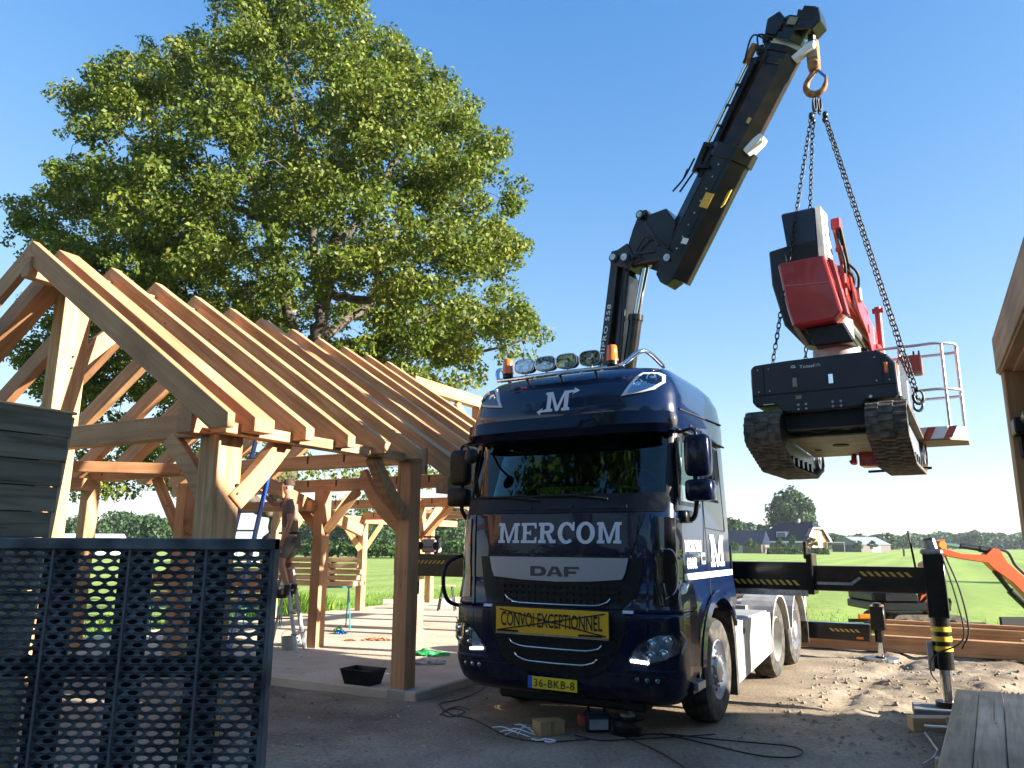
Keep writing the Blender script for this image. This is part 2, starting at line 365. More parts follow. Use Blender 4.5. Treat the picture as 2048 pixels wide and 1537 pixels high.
def tess(bm, P):
    from mathutils.geometry import tessellate_polygon
    vs = [bm.verts.new((u, v, 0)) for u, v in P]
    for t in tessellate_polygon([[Vector((u, v, 0)) for u, v in P]]):
        try: bm.faces.new([vs[i] for i in t])
        except ValueError: pass
def surf_poly(name, outline, mapf, off, m, parent, thick=.01, step=.06, smooth=True, bevel=0, stepv=None):
    """flat outline (u,v), cut in strips, pushed through mapf(u,v,off), given thickness inward"""
    bm = bmesh.new(); tess(bm, outline)
    us = [p[0] for p in outline]; ws = [p[1] for p in outline]
    x = min(us)+step
    while x < max(us)-1e-6:
        bmesh.ops.bisect_plane(bm, geom=bm.verts[:]+bm.edges[:]+bm.faces[:], plane_co=(x, 0, 0), plane_no=(1, 0, 0)); x += step
    x = min(ws)+(stepv or step)
    while x < max(ws)-1e-6:
        bmesh.ops.bisect_plane(bm, geom=bm.verts[:]+bm.edges[:]+bm.faces[:], plane_co=(0, x, 0), plane_no=(0, 1, 0)); x += (stepv or step)
    bmesh.ops.triangulate(bm, faces=[f for f in bm.faces if len(f.verts) > 4])
    flat = [(v.co.x, v.co.y) for v in bm.verts]
    ret = bmesh.ops.extrude_face_region(bm, geom=bm.faces[:])
    newv = set(e for e in ret['geom'] if isinstance(e, bmesh.types.BMVert))
    for v in bm.verts:
        o = off-thick if v not in newv else off
        v.co = Vector(mapf(v.co.x, v.co.y, o))
    bmesh.ops.recalc_face_normals(bm, faces=bm.faces)
    me = bpy.data.meshes.new(name); bm.to_mesh(me); bm.free(); me.materials.append(m)
    return link(name, me, parent, smooth=35 if smooth else False, bevel=bevel)

def bez(pts, n=12):
    """catmull-rom through points"""
    P = [Vector(p) for p in pts]; P = [P[0]*2-P[1]]+P+[P[-1]*2-P[-2]]; o = []
    for i in range(1, len(P)-2):
        for k in range(n):
            t = k/n; a, b, c, d = P[i-1], P[i], P[i+1], P[i+2]
            o.append(.5*((2*b)+(c-a)*t+(2*a-5*b+4*c-d)*t*t+(3*b-a-3*c+d)*t**3))
    o.append(P[-2]); return o

# ------------------------------------------------------------ foliage
def leaf_mesh(name, C, N, size, m, up_bias=.3, aspect=.55, seed=0, kind='leaf'):
    """C centres (n,3); each a folded leaf of two triangles-pairs"""
    g = np.random.default_rng(seed); n = len(C)
    d = g.normal(size=(n, 3)); d /= np.linalg.norm(d, axis=1)[:, None]
    nn = g.normal(size=(n, 3))*1.0
    if N is not None: nn += N*1.1
    nn[:, 2] += up_bias; nn /= np.linalg.norm(nn, axis=1)[:, None]
    d = d-nn*np.sum(d*nn, axis=1)[:, None]; d /= np.linalg.norm(d, axis=1)[:, None]
    s = np.cross(nn, d); L = size*g.uniform(.65, 1.3, n)[:, None]
    a = C-d*L*.5; b = C+d*L*.5; c = C+s*L*aspect*.5+nn*L*.13+d*L*.08; e = C-s*L*aspect*.5+nn*L*.13+d*L*.08
    V = np.stack([a, c, b, e], 1).reshape(-1, 3).astype(np.float32)
    me = bpy.data.meshes.new(name); me.vertices.add(4*n); me.vertices.foreach_set('co', V.ravel())
    me.loops.add(4*n); me.loops.foreach_set('vertex_index', np.arange(4*n, dtype=np.int32))
    me.polygons.add(n); me.polygons.foreach_set('loop_start', np.arange(0, 4*n, 4, dtype=np.int32))
    me.update(); me.validate(); me.materials.append(m)
    return me
def cluster_leaves(cent, rad, per, g):
    out = []; nr = []
    for c, r in zip(cent, rad):
        k = max(6, int(per*(r/.6)**2))
        d = g.normal(size=(k, 3)); d /= np.linalg.norm(d, axis=1)[:, None]
        rr = r*g.uniform(.25, 1.0, k)[:, None]**.6
        out.append(np.array(c)+d*rr*np.array([1, 1, .8])); nr.append(d)
    return np.concatenate(out), np.concatenate(nr)
def inside(poly, x, y):
    r = False; j = len(poly)-1
    for i in range(len(poly)):
        xi, yi = poly[i]; xj, yj = poly[j]
        if (yi > y) != (yj > y) and x < (xj-xi)*(y-yi)/(yj-yi+1e-12)+xi: r = not r
        j = i
    return r

# ============================================================ GROUND
def vnoise(x, y, seed=0):
    def h(i, j):
        n = (i.astype(np.int64)*374761393+j.astype(np.int64)*668265263+seed*974711) & 0x7fffffff
        n = (n ^ (n >> 13))*1274126177 & 0x7fffffff
        return ((n ^ (n >> 16)) & 0xffff)/65535.
    i = np.floor(x); j = np.floor(y); fx = x-i; fy = y-j; fx = fx*fx*(3-2*fx); fy = fy*fy*(3-2*fy)
    return (h(i, j)*(1-fx)+h(i+1, j)*fx)*(1-fy)+(h(i, j+1)*(1-fx)+h(i+1, j+1)*fx)*fy
def fbm(x, y, sc, o=4, seed=0):
    r = 0; a = .5
    for k in range(o): r = r+a*(vnoise(x*sc, y*sc, seed+k)-.5); sc *= 2.1; a *= .5
    return r
BO = Vector((-2.658, 6.767, 0)); BYAW = .494
BB = Vector((math.sin(BYAW), math.cos(BYAW), 0)); BL = Vector((math.cos(BYAW), -math.sin(BYAW), 0))
TO = Vector((.403, 7.619, 0)); TYAW = .5265
def bw(x, y, z=0): return BO+BL*x+BB*y+Vector((0, 0, z))      # building-frame -> world
TB = Vector((math.sin(TYAW), math.cos(TYAW), 0)); TL = Vector((math.cos(TYAW), -math.sin(TYAW), 0))
def tw(x, y, z=0): return TO+TL*x+TB*y+Vector((0, 0, z))

def grassmat(name, c1, c2, c3):
    m = bpy.data.materials.new(name); m.use_nodes = True; t = m.node_tree; n = t.nodes; l = t.links; b = n['Principled BSDF']
    b.inputs['Roughness'].default_value = .75; b.inputs['Specular IOR Level'].default_value = .2
    tc = n.new('ShaderNodeTexCoord')
    a = n.new('ShaderNodeTexNoise'); a.inputs['Scale'].default_value = .05; a.inputs['Detail'].default_value = 6; l.new(tc.outputs['Object'], a.inputs[0])
    mp = n.new('ShaderNodeMapping'); mp.inputs['Scale'].default_value = (1, .35, 1); l.new(tc.outputs['Object'], mp.inputs[0])
    f = n.new('ShaderNodeTexNoise'); f.inputs['Scale'].default_value = 3.; f.inputs['Detail'].default_value = 8; f.inputs['Roughness'].default_value = .7; l.new(mp.outputs[0], f.inputs[0])
    r1 = n.new('ShaderNodeValToRGB'); r1.color_ramp.elements[0].position = .35; r1.color_ramp.elements[0].color = (*c1, 1); r1.color_ramp.elements[1].position = .65; r1.color_ramp.elements[1].color = (*c2, 1)
    l.new(a.outputs[0], r1.inputs[0])
    r2 = n.new('ShaderNodeMapRange'); r2.inputs[1].default_value = .42; r2.inputs[2].default_value = .7; r2.inputs[4].default_value = .85; l.new(f.outputs[0], r2.inputs[0])
    mx = n.new('ShaderNodeMix'); mx.data_type = 'RGBA'; l.new(r2.outputs[0], mx.inputs[0]); l.new(r1.outputs[0], mx.inputs[6]); mx.inputs[7].default_value = (*c3, 1)
    wv = n.new('ShaderNodeTexWave'); wv.inputs['Scale'].default_value = .09; wv.inputs['Distortion'].default_value = 1.2; wv.inputs['Detail'].default_value = 3
    mw = n.new('ShaderNodeMapping'); mw.inputs['Rotation'].default_value = (0, 0, .5); l.new(tc.outputs['Object'], mw.inputs[0]); l.new(mw.outputs[0], wv.inputs[0])
    pz = n.new('ShaderNodeTexNoise'); pz.inputs['Scale'].default_value = .012; pz.inputs['Detail'].default_value = 5; l.new(mp.outputs[0], pz.inputs[0])
    sm = n.new('ShaderNodeMath'); sm.operation = 'MULTIPLY_ADD'; sm.inputs[1].default_value = .35; l.new(wv.outputs['Fac'], sm.inputs[0]); l.new(pz.outputs[0], sm.inputs[2])
    rw = n.new('ShaderNodeMapRange'); rw.inputs[1].default_value = .35; rw.inputs[2].default_value = .95; rw.inputs[3].default_value = .80; rw.inputs[4].default_value = 1.12; l.new(sm.outputs[0], rw.inputs[0])
    mz = n.new('ShaderNodeMix'); mz.data_type = 'RGBA'; mz.blend_type = 'MULTIPLY'; mz.inputs[0].default_value = 1; l.new(mx.outputs[2], mz.inputs[6]); l.new(rw.outputs[0], mz.inputs[7])
    l.new(mz.outputs[2], b.inputs['Base Color'])
    bp = n.new('ShaderNodeBump'); bp.inputs['Strength'].default_value = .6; bp.inputs['Distance'].default_value = .08; l.new(f.outputs[0], bp.inputs['Height']); l.new(bp.outputs[0], b.inputs['Normal'])
    return m
FIELD = grassmat('meadow_grass', (.27, .36, .075), (.36, .43, .10), (.19, .28, .05))
me = MB().add([(-2500, -600, 0), (2500, -600, 0), (2500, 3500, 0), (-2500, 3500, 0)], [(0, 1, 2, 3)]).mesh('field')
me.materials.append(FIELD); o = link('field', me); o.location.z = -.07; o['kind'] = 'structure'

def dirtmat():
    m = bpy.data.materials.new('sandy_soil'); m.use_nodes = True; t = m.node_tree; n = t.nodes; l = t.links; b = n['Principled BSDF']
    b.inputs['Roughness'].default_value = .95; b.inputs['Specular IOR Level'].default_value = .15
    tc = n.new('ShaderNodeTexCoord')
    a = n.new('ShaderNodeTexNoise'); a.inputs['Scale'].default_value = .55; a.inputs['Detail'].default_value = 7; a.inputs['Roughness'].default_value = .62; l.new(tc.outputs['Object'], a.inputs[0])
    f = n.new('ShaderNodeTexNoise'); f.inputs['Scale'].default_value = 28; f.inputs['Detail'].default_value = 7; f.inputs['Roughness'].default_value = .75; l.new(tc.outputs['Object'], f.inputs[0])
    r1 = n.new('ShaderNodeValToRGB'); e = r1.color_ramp.elements; e[0].position = .36; e[0].color = (.20, .15, .105, 1); e[1].position = .62; e[1].color = (.42, .34, .25, 1)
    l.new(a.outputs[0], r1.inputs[0])
    r2 = n.new('ShaderNodeValToRGB'); e = r2.color_ramp.elements; e[0].position = .3; e[0].color = (.45, .43, .42, 1); e[1].position = .62; e[1].color = (1.2, 1.18, 1.12, 1)
    l.new(f.outputs[0], r2.inputs[0])
    mx = n.new('ShaderNodeMix'); mx.data_type = 'RGBA'; mx.blend_type = 'MULTIPLY'; mx.inputs[0].default_value = .8; l.new(r1.outputs[0], mx.inputs[6]); l.new(r2.outputs[0], mx.inputs[7])
    # shade lifted in the colour: paler, slightly greyer ground near the camera
    sx = n.new('ShaderNodeSeparateXYZ'); l.new(tc.outputs['Object'], sx.inputs[0])
    mr = n.new('ShaderNodeMapRange'); mr.inputs[1].default_value = 6.6; mr.inputs[2].default_value = 8.6; mr.inputs[3].default_value = .75; mr.inputs[4].default_value = 0
    an = n.new('ShaderNodeMath'); an.operation = 'MULTIPLY_ADD'; an.inputs[1].default_value = 3; l.new(a.outputs[0], an.inputs[0]); l.new(sx.outputs[1], an.inputs[2])
    l.new(an.outputs[0], mr.inputs[0]); mr.inputs[1].default_value = 7.6; mr.inputs[2].default_value = 9.8
    hs = n.new('ShaderNodeHueSaturation'); hs.inputs['Saturation'].default_value = .8; hs.inputs['Value'].default_value = 1.2; l.new(mx.outputs[2], hs.inputs['Color'])
    m2 = n.new('ShaderNodeMix'); m2.data_type = 'RGBA'; l.new(mr.outputs[0], m2.inputs[0]); l.new(mx.outputs[2], m2.inputs[6]); l.new(hs.outputs[0], m2.inputs[7])
    l.new(m2.outputs[2], b.inputs['Base Color'])
    bp = n.new('ShaderNodeBump'); bp.inputs['Strength'].default_value = .8; bp.inputs['Distance'].default_value = .018; l.new(f.outputs[0], bp.inputs['Height']); l.new(bp.outputs[0], b.inputs['Normal'])
    return m
DIRT = dirtmat()
def tyards(X, Y):
    """height of the yard surface: rough sand, wheel ruts, heaps"""
    b = (X-TO.x)*TB.x+(Y-TO.y)*TB.y; l = (X-TO.x)*TL.x+(Y-TO.y)*TL.y
    z = fbm(X, Y, .6, 3, 1)*.05+fbm(X, Y, 3., 4, 5)*.028
    rough = np.clip((l-1.5)/.8, 0, 1)*np.clip((b-.8)/1.2, 0, 1)
    z = z+rough*(fbm(X, Y, 2.4, 5, 9)*.13+np.abs(fbm(X, Y, 6., 3, 31))*.10)
    rut = np.exp(-((l-2.35+.25*np.sin(b*.6))/.13)**2)+np.exp(-((l-3.9+.3*np.sin(b*.5+1))/.14)**2)
    z = z-rut*.045*rough*(1+np.sin(b*38)*.35)
    # calm below the truck and in front of the camera
    calm = np.clip(1.3-np.abs(l)/1.6, 0, 1)*np.clip((b+3)/2, 0, 1)
    z = z*(1-.7*calm)-.004
    # heap of earth by the near post
    hx, hy = bw(-1.2, 2.0)[:2]
    z = z+.10*np.exp(-(((X-hx)/.8)**2+((Y-hy)/.35)**2))*(1+2*fbm(X, Y, 4, 3, 3))
    return z
ys = np.arange(2.0, 17.5, .06); xs = np.arange(-8.5, 12.5, .06)
X, Y = np.meshgrid(xs, ys); Z = tyards(X, Y)
bu = (X-BO.x)*BB.x+(Y-BO.y)*BB.y; bl = (X-BO.x)*BL.x+(Y-BO.y)*BL.y
# far right edge of the yard falls away under the grass (line behind the stacked beams)
ed = (Y-14.9)+(X-5.2)*.80+fbm(X, Y, .8, 3, 21)*1.2
Z = np.maximum(Z, -.05)
Z = np.where(ed > 0, np.maximum(Z-ed*.25, -.14), Z)
Z = np.where((bl < -8.2), np.maximum(Z+(bl+8.2)*.2, -.14), Z)
Z = np.where((bu > 2.95) & (bl < .2) & (bl > -7.8), np.minimum(Z, .03), Z)
ny, nx = X.shape; idx = np.arange(ny*nx).reshape(ny, nx)
F = np.stack([idx[:-1, :-1], idx[:-1, 1:], idx[1:, 1:], idx[1:, :-1]], -1).reshape(-1, 4)
me = bpy.data.meshes.new('ground'); me.vertices.add(ny*nx); me.vertices.foreach_set('co', np.stack([X, Y, Z], -1).astype(np.float32).ravel())
me.loops.add(len(F)*4); me.loops.foreach_set('vertex_index', F.astype(np.int32).ravel()); me.polygons.add(len(F)); me.polygons.foreach_set('loop_start', np.arange(0, len(F)*4, 4, dtype=np.int32))
me.update(); me.validate(); me.materials.append(DIRT); me.polygons.foreach_set('use_smooth', [True]*len(F))
o = link('ground', me); o['kind'] = 'structure'
# yard ground behind the camera
o = MB().add([(-30, -40, -.01), (40, -40, -.01), (40, 2.1, -.01), (-30, 2.1, -.01)], [(0, 1, 2, 3)]).build('yard', DIRT); o['kind'] = 'structure'
# clods and stones on the sand
def clods():
    g = np.random.default_rng(3); mb = MB()
    for k in range(3600):
        u = g.uniform(0, 1)
        if u < .5: l = 1.5+g.uniform(0, 4.6); b = g.uniform(.8, 7)
        else: l = g.uniform(-4, 6); b = g.uniform(-4., 1.8)
        p = TO+TL*l+TB*b
        if (p.y-14.9)+(p.x-5.2)*.8 > -.5 or p.y > 14: continue
        r = .006+.03*g.uniform()**3*(1.3 if u < .5 else .7)
        z = float(tyards(np.array([p.x]), np.array([p.y]))[0])
        v = [(p.x+r*a*g.uniform(.6, 1.3), p.y+r*bb*g.uniform(.6, 1.3), z+r*c*g.uniform(.5, 1)) for a, bb, c in ((1,0,0),(0,1,0),(-1,0,0),(0,-1,0),(0,0,.9),(0,0,-.5))]
        mb.add(v, [(0,1,4),(1,2,4),(2,3,4),(3,0,4),(1,0,5),(2,1,5),(3,2,5),(0,3,5)])
    o = mb.build('soil_clods', DIRT); tag(o, 'small clods and stones scattered over the sandy yard', 'stones', kind='stuff')
clods()
def chips():
    g = np.random.default_rng(13); mb = MB()
    for k in range(1100):
        if k < 550: p = bw(g.normal()*1.6-2.2, 4.6+g.normal()*2.6); z = .104
        elif k < 850: p = TO+TL*(3.2+g.normal()*.7)+TB*(-.9+g.normal()*1.2); z = None
        else: p = bw(.7+g.normal()*.7, 1.4+g.normal()*1.0); z = None
        q = p-BO; on = q.dot(BB) > 2.9 and -7.7 < q.dot(BL) < .2
        if z is not None and not on: continue
        if z is None and on: continue
        if z is None: z = float(tyards(np.array([p.x]), np.array([p.y]))[0])+.004
        a = g.uniform(0, 6.28); L = g.uniform(.010, .035); w = L*g.uniform(.2, .6); c, s_ = math.cos(a), math.sin(a)
        mb.add([(p.x+c*L, p.y+s_*L, z+g.uniform(0, .01)), (p.x-s_*w, p.y+c*w, z), (p.x-c*L, p.y-s_*L, z+g.uniform(0, .01)), (p.x+s_*w, p.y-c*w, z)], [(0, 1, 2, 3)])
    o = mb.build('wood_chips', WOODB); tag(o, 'pale wood chips and shavings scattered over floor and yard', 'wood chips', kind='stuff')
chips()
# concrete slab under the timber frame, with raised edge
SLAB = mat('sandy_concrete_slab', (.47, .375, .265), .85, col2=(.61, .50, .37), scale=1.1, bump=.5, bscale=25, detail=9)
me = MB().prism([(-7.75, 2.82), (.28, 2.82), (.28, 5), (.7, 5.3), (.7, 16.5), (-7.75, 16.5)], (0, 0, 0), (1, 0, 0), (0, 1, 0), -.1, .1)
o = me.build('floor_slab', SLAB, bevel=.015); o.location = BO; o.rotation_euler.z = -BYAW; o['kind'] = 'structure'

# grass fringe beyond the yard and beside the slab
def grass_strip(name, label, fn, n, h, seed, m):
    g = np.random.default_rng(seed); P = np.array([fn(g) for _ in range(n)]); V = np.zeros((n, 3, 3)); a = g.uniform(0, 6.28, n); hh = h*g.uniform(.5, 1.3, n); w = .006+hh*.05
    lean = g.normal(size=(n, 2))*.35*hh[:, None]
    V[:, 0, :2] = P[:, :2]+np.stack([np.cos(a), np.sin(a)], 1)*w[:, None]; V[:, 1, :2] = P[:, :2]-np.stack([np.cos(a), np.sin(a)], 1)*w[:, None]
    V[:, 2, :2] = P[:, :2]+lean; V[:, :2, 2] = P[:, 2:3]; V[:, 2, 2] = P[:, 2]+hh
    me = bpy.data.meshes.new(name); me.vertices.add(3*n); me.vertices.foreach_set('co', V.astype(np.float32).ravel()); me.loops.add(3*n); me.loops.foreach_set('vertex_index', np.arange(3*n, dtype=np.int32))
    me.polygons.add(n); me.polygons.foreach_set('loop_start', np.arange(0, 3*n, 3, dtype=np.int32)); me.update(); me.validate(); me.materials.append(m)
    o = link(name, me); tag(o, label, 'grass', kind='stuff')
GRASS = leafmat('grass_blades', (.09, .17, .02), (.20, .32, .05), (.30, .38, .10), .4)
def fr_right(g):
    x = g.uniform(2.5, 16); e = 14.9-(x-5.2)*.8; y = e+abs(g.normal())*3.2+.3
    return (x, y, -.09)
grass_strip('meadow_edge_grass', 'uneven bright grass along the yard edge behind the beams', fr_right, 26000, .12, 1, GRASS)
def fr_left(g):
    u = g.uniform(2.9, 22); l = -7.8-abs(g.normal())*2.0; p = bw(l, u); return (p.x, p.y, -.07)
grass_strip('slab_edge_grass', 'longer grass growing along the far edge of the concrete floor', fr_left, 16000, .09, 2, GRASS)
def fr_weed(g):
    p = bw(-8.2-abs(g.normal())*.4, 10.3+g.normal()*.4); return (p.x, p.y, -.07)
grass_strip('tall_weeds', 'tall weeds standing behind the stack of planks', fr_weed, 1800, .5, 3, GRASS)
def fr_back(g):
    p = bw(g.uniform(-8, 2), 16.5+abs(g.normal())*1.2); return (p.x, p.y, -.07)
grass_strip('back_edge_grass', 'rough grass at the back end of the concrete floor', fr_back, 9000, .16, 5, GRASS)

# ============================================================ OAK
OAK = [(410,-60),(420,60),(330,80),(240,80),(215,110),(190,135),(150,140),(130,165),(75,210),(100,255),(130,275),(150,305),(110,315),(100,350),(75,380),(30,365),(35,400),(5,440),(20,500),(70,560),(30,640),(25,740),(60,840),(340,840),(420,800),(540,820),(620,840),(800,850),(960,800),(970,740),(1040,735),(1090,690),(1085,640),(1050,600),(1020,560),(1050,520),(1060,490),(1030,470),(1040,430),(1075,380),(1070,340),(1030,330),(1030,290),(1000,250),(965,255),(950,200),(910,160),(890,110),(870,130),(860,90),(820,90),(800,60),(740,30),(735,-60)]
def unproj(px, py, y):
    a = px-1024; b = py-768.5; cr, sr = math.cos(ROLL), math.sin(ROLL); u = a*cr+b*sr; v = -a*sr+b*cr; x = u/1515.2; yc = -v/1515.2
    d = Vector((x, math.cos(PITCH)-yc*math.sin(PITCH), math.sin(PITCH)+yc*math.cos(PITCH))); return Vector((0, 0, EYE))+d*(y/d.y)
def oak():
    g = np.random.default_rng(11); Y0 = 22.0
    root = empty('oak_tree', 'huge spreading oak with yellow green leaves behind the timber frame', 'tree', (-7.2, Y0, -.07))
    L = Vector(root.location)
    # limbs: (px, py, depth offset) polylines with radii, traced from the photograph
    limbs = [
      ([(560,1240,0),(556,1120,0),(560,1000,0),(585,880,0),(610,770,.1),(628,690,.1)], [.44,.36,.32,.29,.26,.24]),
      ([(628,690,.1),(650,600,0),(660,540,0),(672,470,-.4),(690,400,-.8),(705,330,-1.0),(712,240,-1.),(720,120,-1.)], [.23,.19,.17,.14,.10,.08,.06,.03]),
      ([(640,640,.1),(630,520,.6),(622,420,.9),(612,360,1.0),(590,240,1.0),(570,100,1.1),(560,0,1.2)], [.18,.15,.13,.10,.08,.06,.03]),
      ([(610,770,0),(570,600,-.8),(555,480,-1.4),(520,440,-1.8),(440,400,-2.3),(330,330,-2.5),(220,250,-2.2)], [.2,.15,.12,.1,.08,.06,.03]),
      ([(585,880,0),(480,740,-1.5),(400,650,-2.3),(280,560,-3.),(150,500,-3.),(50,470,-3)], [.2,.15,.12,.1,.07,.03]),
      ([(628,700,.1),(690,690,.2),(730,680,.1),(800,672,-.2),(840,645,-.6),(860,610,-.8),(930,560,-1.),(1010,520,-1)], [.19,.15,.13,.11,.09,.07,.05,.02]),
      ([(800,672,-.2),(840,710,-.5),(900,715,-.9),(980,700,-1.2),(1050,680,-1.3)], [.09,.07,.05,.04,.02]),
      ([(650,590,0),(740,600,-.4),(790,560,-.8),(812,530,-1.),(800,480,-1.4),(880,430,-1.8),(960,380,-2)], [.15,.12,.10,.08,.07,.05,.02]),
      ([(672,500,-.2),(730,420,.6),(790,320,1.0),(850,220,1.1),(890,140,1.2)], [.12,.1,.08,.05,.02]),
      ([(560,1000,0),(530,1020,-.4),(490,990,-1.0),(430,985,-1.8),(330,950,-3.)], [.22,.2,.17,.12,.06]),
      ([(556,520,-1.2),(500,360,-.6),(450,230,-.2),(430,100,0),(430,20,0)], [.12,.09,.07,.04,.02]),
      ([(628,690,.1),(660,560,2.5),(690,400,4.5),(720,250,5.)], [.18,.14,.09,.04]),
      ([(610,770,.1),(470,600,3),(380,450,4.2),(280,350,4.5)], [.16,.12,.07,.03]),
      ([(628,690,.1),(800,560,3),(900,420,4.0),(960,330,4)], [.16,.12,.07,.03]),
    ]
    bark = MB(); nodes = []
    for pts, rad in limbs:
        P = bez([unproj(a, b, Y0+d)-L for a, b, d in pts], 7); rr = [float(np.interp(i/(len(P)-1)*(len(rad)-1), range(len(rad)), rad)) for i in range(len(P))]
        wob = [Vector((g.normal(), g.normal(), g.normal()))*r*.25 for r in rr]; P = [p+w for p, w in zip(P, wob)]
        bark.tube(P, rr, 9)
        for p, r in zip(P, rr): nodes.append((np.array(p), r))
    bark.build('trunk', BARK, root, smooth=True)
    # leaf clusters inside the traced outline
    cents = []; rads = []
    cx, cy = 590, 440; boughs = []
    tries = 0
    nb = 0
    while nb < 380 and tries < 60000:
        tries += 1
        px = g.uniform(0, 1100); py = g.uniform(-60, 860)
        if not all(inside(OAK, px+a_, py+b_) for a_, b_ in ((-34, 0), (34, 0), (0, -34), (0, 34))): continue
        ex = (px-cx)/560.; ey = (py-cy)/(470. if py < cy else 430.); rr = min(1, math.hypot(ex, ey)); dm = 6.0*math.sqrt(max(.05, 1-rr*rr))
        u = g.uniform(-1, 1); dep = dm*math.copysign(abs(u)**.45, u)
        if 500 < px < 790 and 380 < py < 720 and dep < 1 and g.uniform() < .55: continue
        p = np.array(unproj(px, py, Y0+dep)-L)
        if any(np.linalg.norm(p-q) < .62 for q in boughs): continue
        boughs.append(p); nb += 1
        br = g.uniform(.75, 1.15)*min(1, 1.2*(1-rr)+.55)
        for _ in range(7):
            d = g.normal(size=3); d /= np.linalg.norm(d); d[2] = abs(d[2])*.8-.15
            q = p+d*br*np.array([1, 1, .75])*g.uniform(.75, 1.05)
            cents.append(q); rads.append(g.uniform(.30, .46)*min(1, .4+br))
    for _ in range(900):      # loose sprays between the boughs, right out to the rim
        px = g.uniform(0, 1100); py = g.uniform(-60, 860)
        if not inside(OAK, px, py): continue
        ex = (px-cx)/560.; ey = (py-cy)/(470. if py < cy else 430.); rr = min(1, math.hypot(ex, ey)); dm = 5.6*math.sqrt(max(.05, 1-rr*rr))
        if 500 < px < 790 and 380 < py < 720 and g.uniform() < .6: continue
        cents.append(np.array(unproj(px, py, Y0+dm*g.uniform(-1, 1))-L)); rads.append(g.uniform(.2, .42))
    # low hanging boughs seen under the roof timbers
    for px, py in ((560,945),(610,950),(680,940),(730,950),(780,955),(850,950),(520,930),(700,960),(640,930),(760,935),(900,760),(940,765),(840,790),(880,800),(740,1010),(660,1010),(560,880),(480,900),(600,900),(700,900),(800,900)):
        cents.append(np.array(unproj(px, py, Y0+g.uniform(-3, 1))-L)); rads.append(g.uniform(.3, .5))
    for _ in range(60):
        cents.append(np.array(unproj(g.uniform(130, 470), g.uniform(830, 990), Y0+g.uniform(-3, 4))-L)); rads.append(g.uniform(.3, .55))
    cents = np.array(cents)
    # twigs: each cluster hangs on the nearest node nearer the fork
    fork = np.array(unproj(628, 690, Y0)-L)
    order = np.argsort(np.linalg.norm(cents-fork, axis=1)); NP = [n[0] for n in nodes]; NR = [n[1] for n in nodes]; tw_ = MB()
    for i in order:
        c = cents[i]; A = np.array(NP); d = np.linalg.norm(A-c, axis=1)+.25*np.maximum(0, np.linalg.norm(A-fork, axis=1)-np.linalg.norm(c-fork))*3
        j = int(np.argmin(d)); a = A[j]; r0 = min(NR[j]*.6, .055); L2 = np.linalg.norm(c-a)
        mid = (a+c)/2+np.array([g.normal()*.08*L2, g.normal()*.08*L2, abs(g.normal())*.10*L2])
        if L2 > .15: tw_.tube([a, mid, c], [max(r0, .012), max(r0*.7, .010), .008], 4, caps=False)
        NP.append(c); NR.append(max(r0*.75, .014))
    tw_.build('twigs', BARK, root, smooth=True)
    C, N = cluster_leaves(cents, rads, 215, g)
    me = leaf_mesh('crown', C, N, .13, LEAF, .35, .62, 5)
    link('crown', me, root)
    return root
oak()

# ============================================================ DISTANCE
def make_tree(name, label, loc, h, rad, seed, n=90, leaf=.6, per=60, m=LEAF3, trunk=.22, group=None, cat='tree', shape=1.):
    g = np.random.default_rng(seed); root = empty(name, label, cat, loc, 0, group)
    mb = MB(); tz = h*trunk; mb.tube([(0, 0, -.3), (0, 0, tz), (g.normal()*.2, g.normal()*.2, h*.6)], [h*.022, h*.018, h*.008], 7)
    for k in range(5):
        a = g.uniform(0, 6.28); mb.tube([(0, 0, tz*(1+.2*k)), (math.cos(a)*rad*.35, math.sin(a)*rad*.35, tz+(h-tz)*.35), (math.cos(a)*rad*.7, math.sin(a)*rad*.7, tz+(h-tz)*.6)], [h*.010, h*.007, h*.003], 5)
    mb.build('trunk', BARK, root, smooth=True)
    cs = []; rs = []
    hz = (h-tz)/2; cz = tz+hz
    while len(cs) < n:
        d = g.normal(size=3); d /= np.linalg.norm(d); q = g.uniform(.35, 1)**.5
        k = 1-.25*max(0, d[2])*shape
        p = d*q*np.array([rad*k*.86, rad*k*.86, hz*.86])*g.uniform(.85, 1.08); cs.append(p+np.array([0, 0, cz])); rs.append(rad*g.uniform(.16, .30))
    C, N = [], []
    for c, r in zip(cs, rs):
        d = g.normal(size=(per, 3)); d /= np.linalg.norm(d, axis=1)[:, None]; C.append(c+d*r*g.uniform(.3, 1, per)[:, None]**.5); N.append(d)
    link('crown', leaf_mesh('crown', np.concatenate(C), np.concatenate(N), leaf, m, .3, .7, seed), root)
    return root
def ground_at(px, py_h, d):                     # a point on the field under picture column px at distance d
    v = unproj(px, 1090, d); return (v.x, d, -.07)
def treeheight(py, d): return (1089.-py)/1515.*d*1.02+1.76
big = make_tree('tall_tree', 'large round tree standing behind the dark roofed farmhouse', ground_at(1588, 0, 205), treeheight(984, 205), 7.0, 21, 150, .85, 80, shape=0)
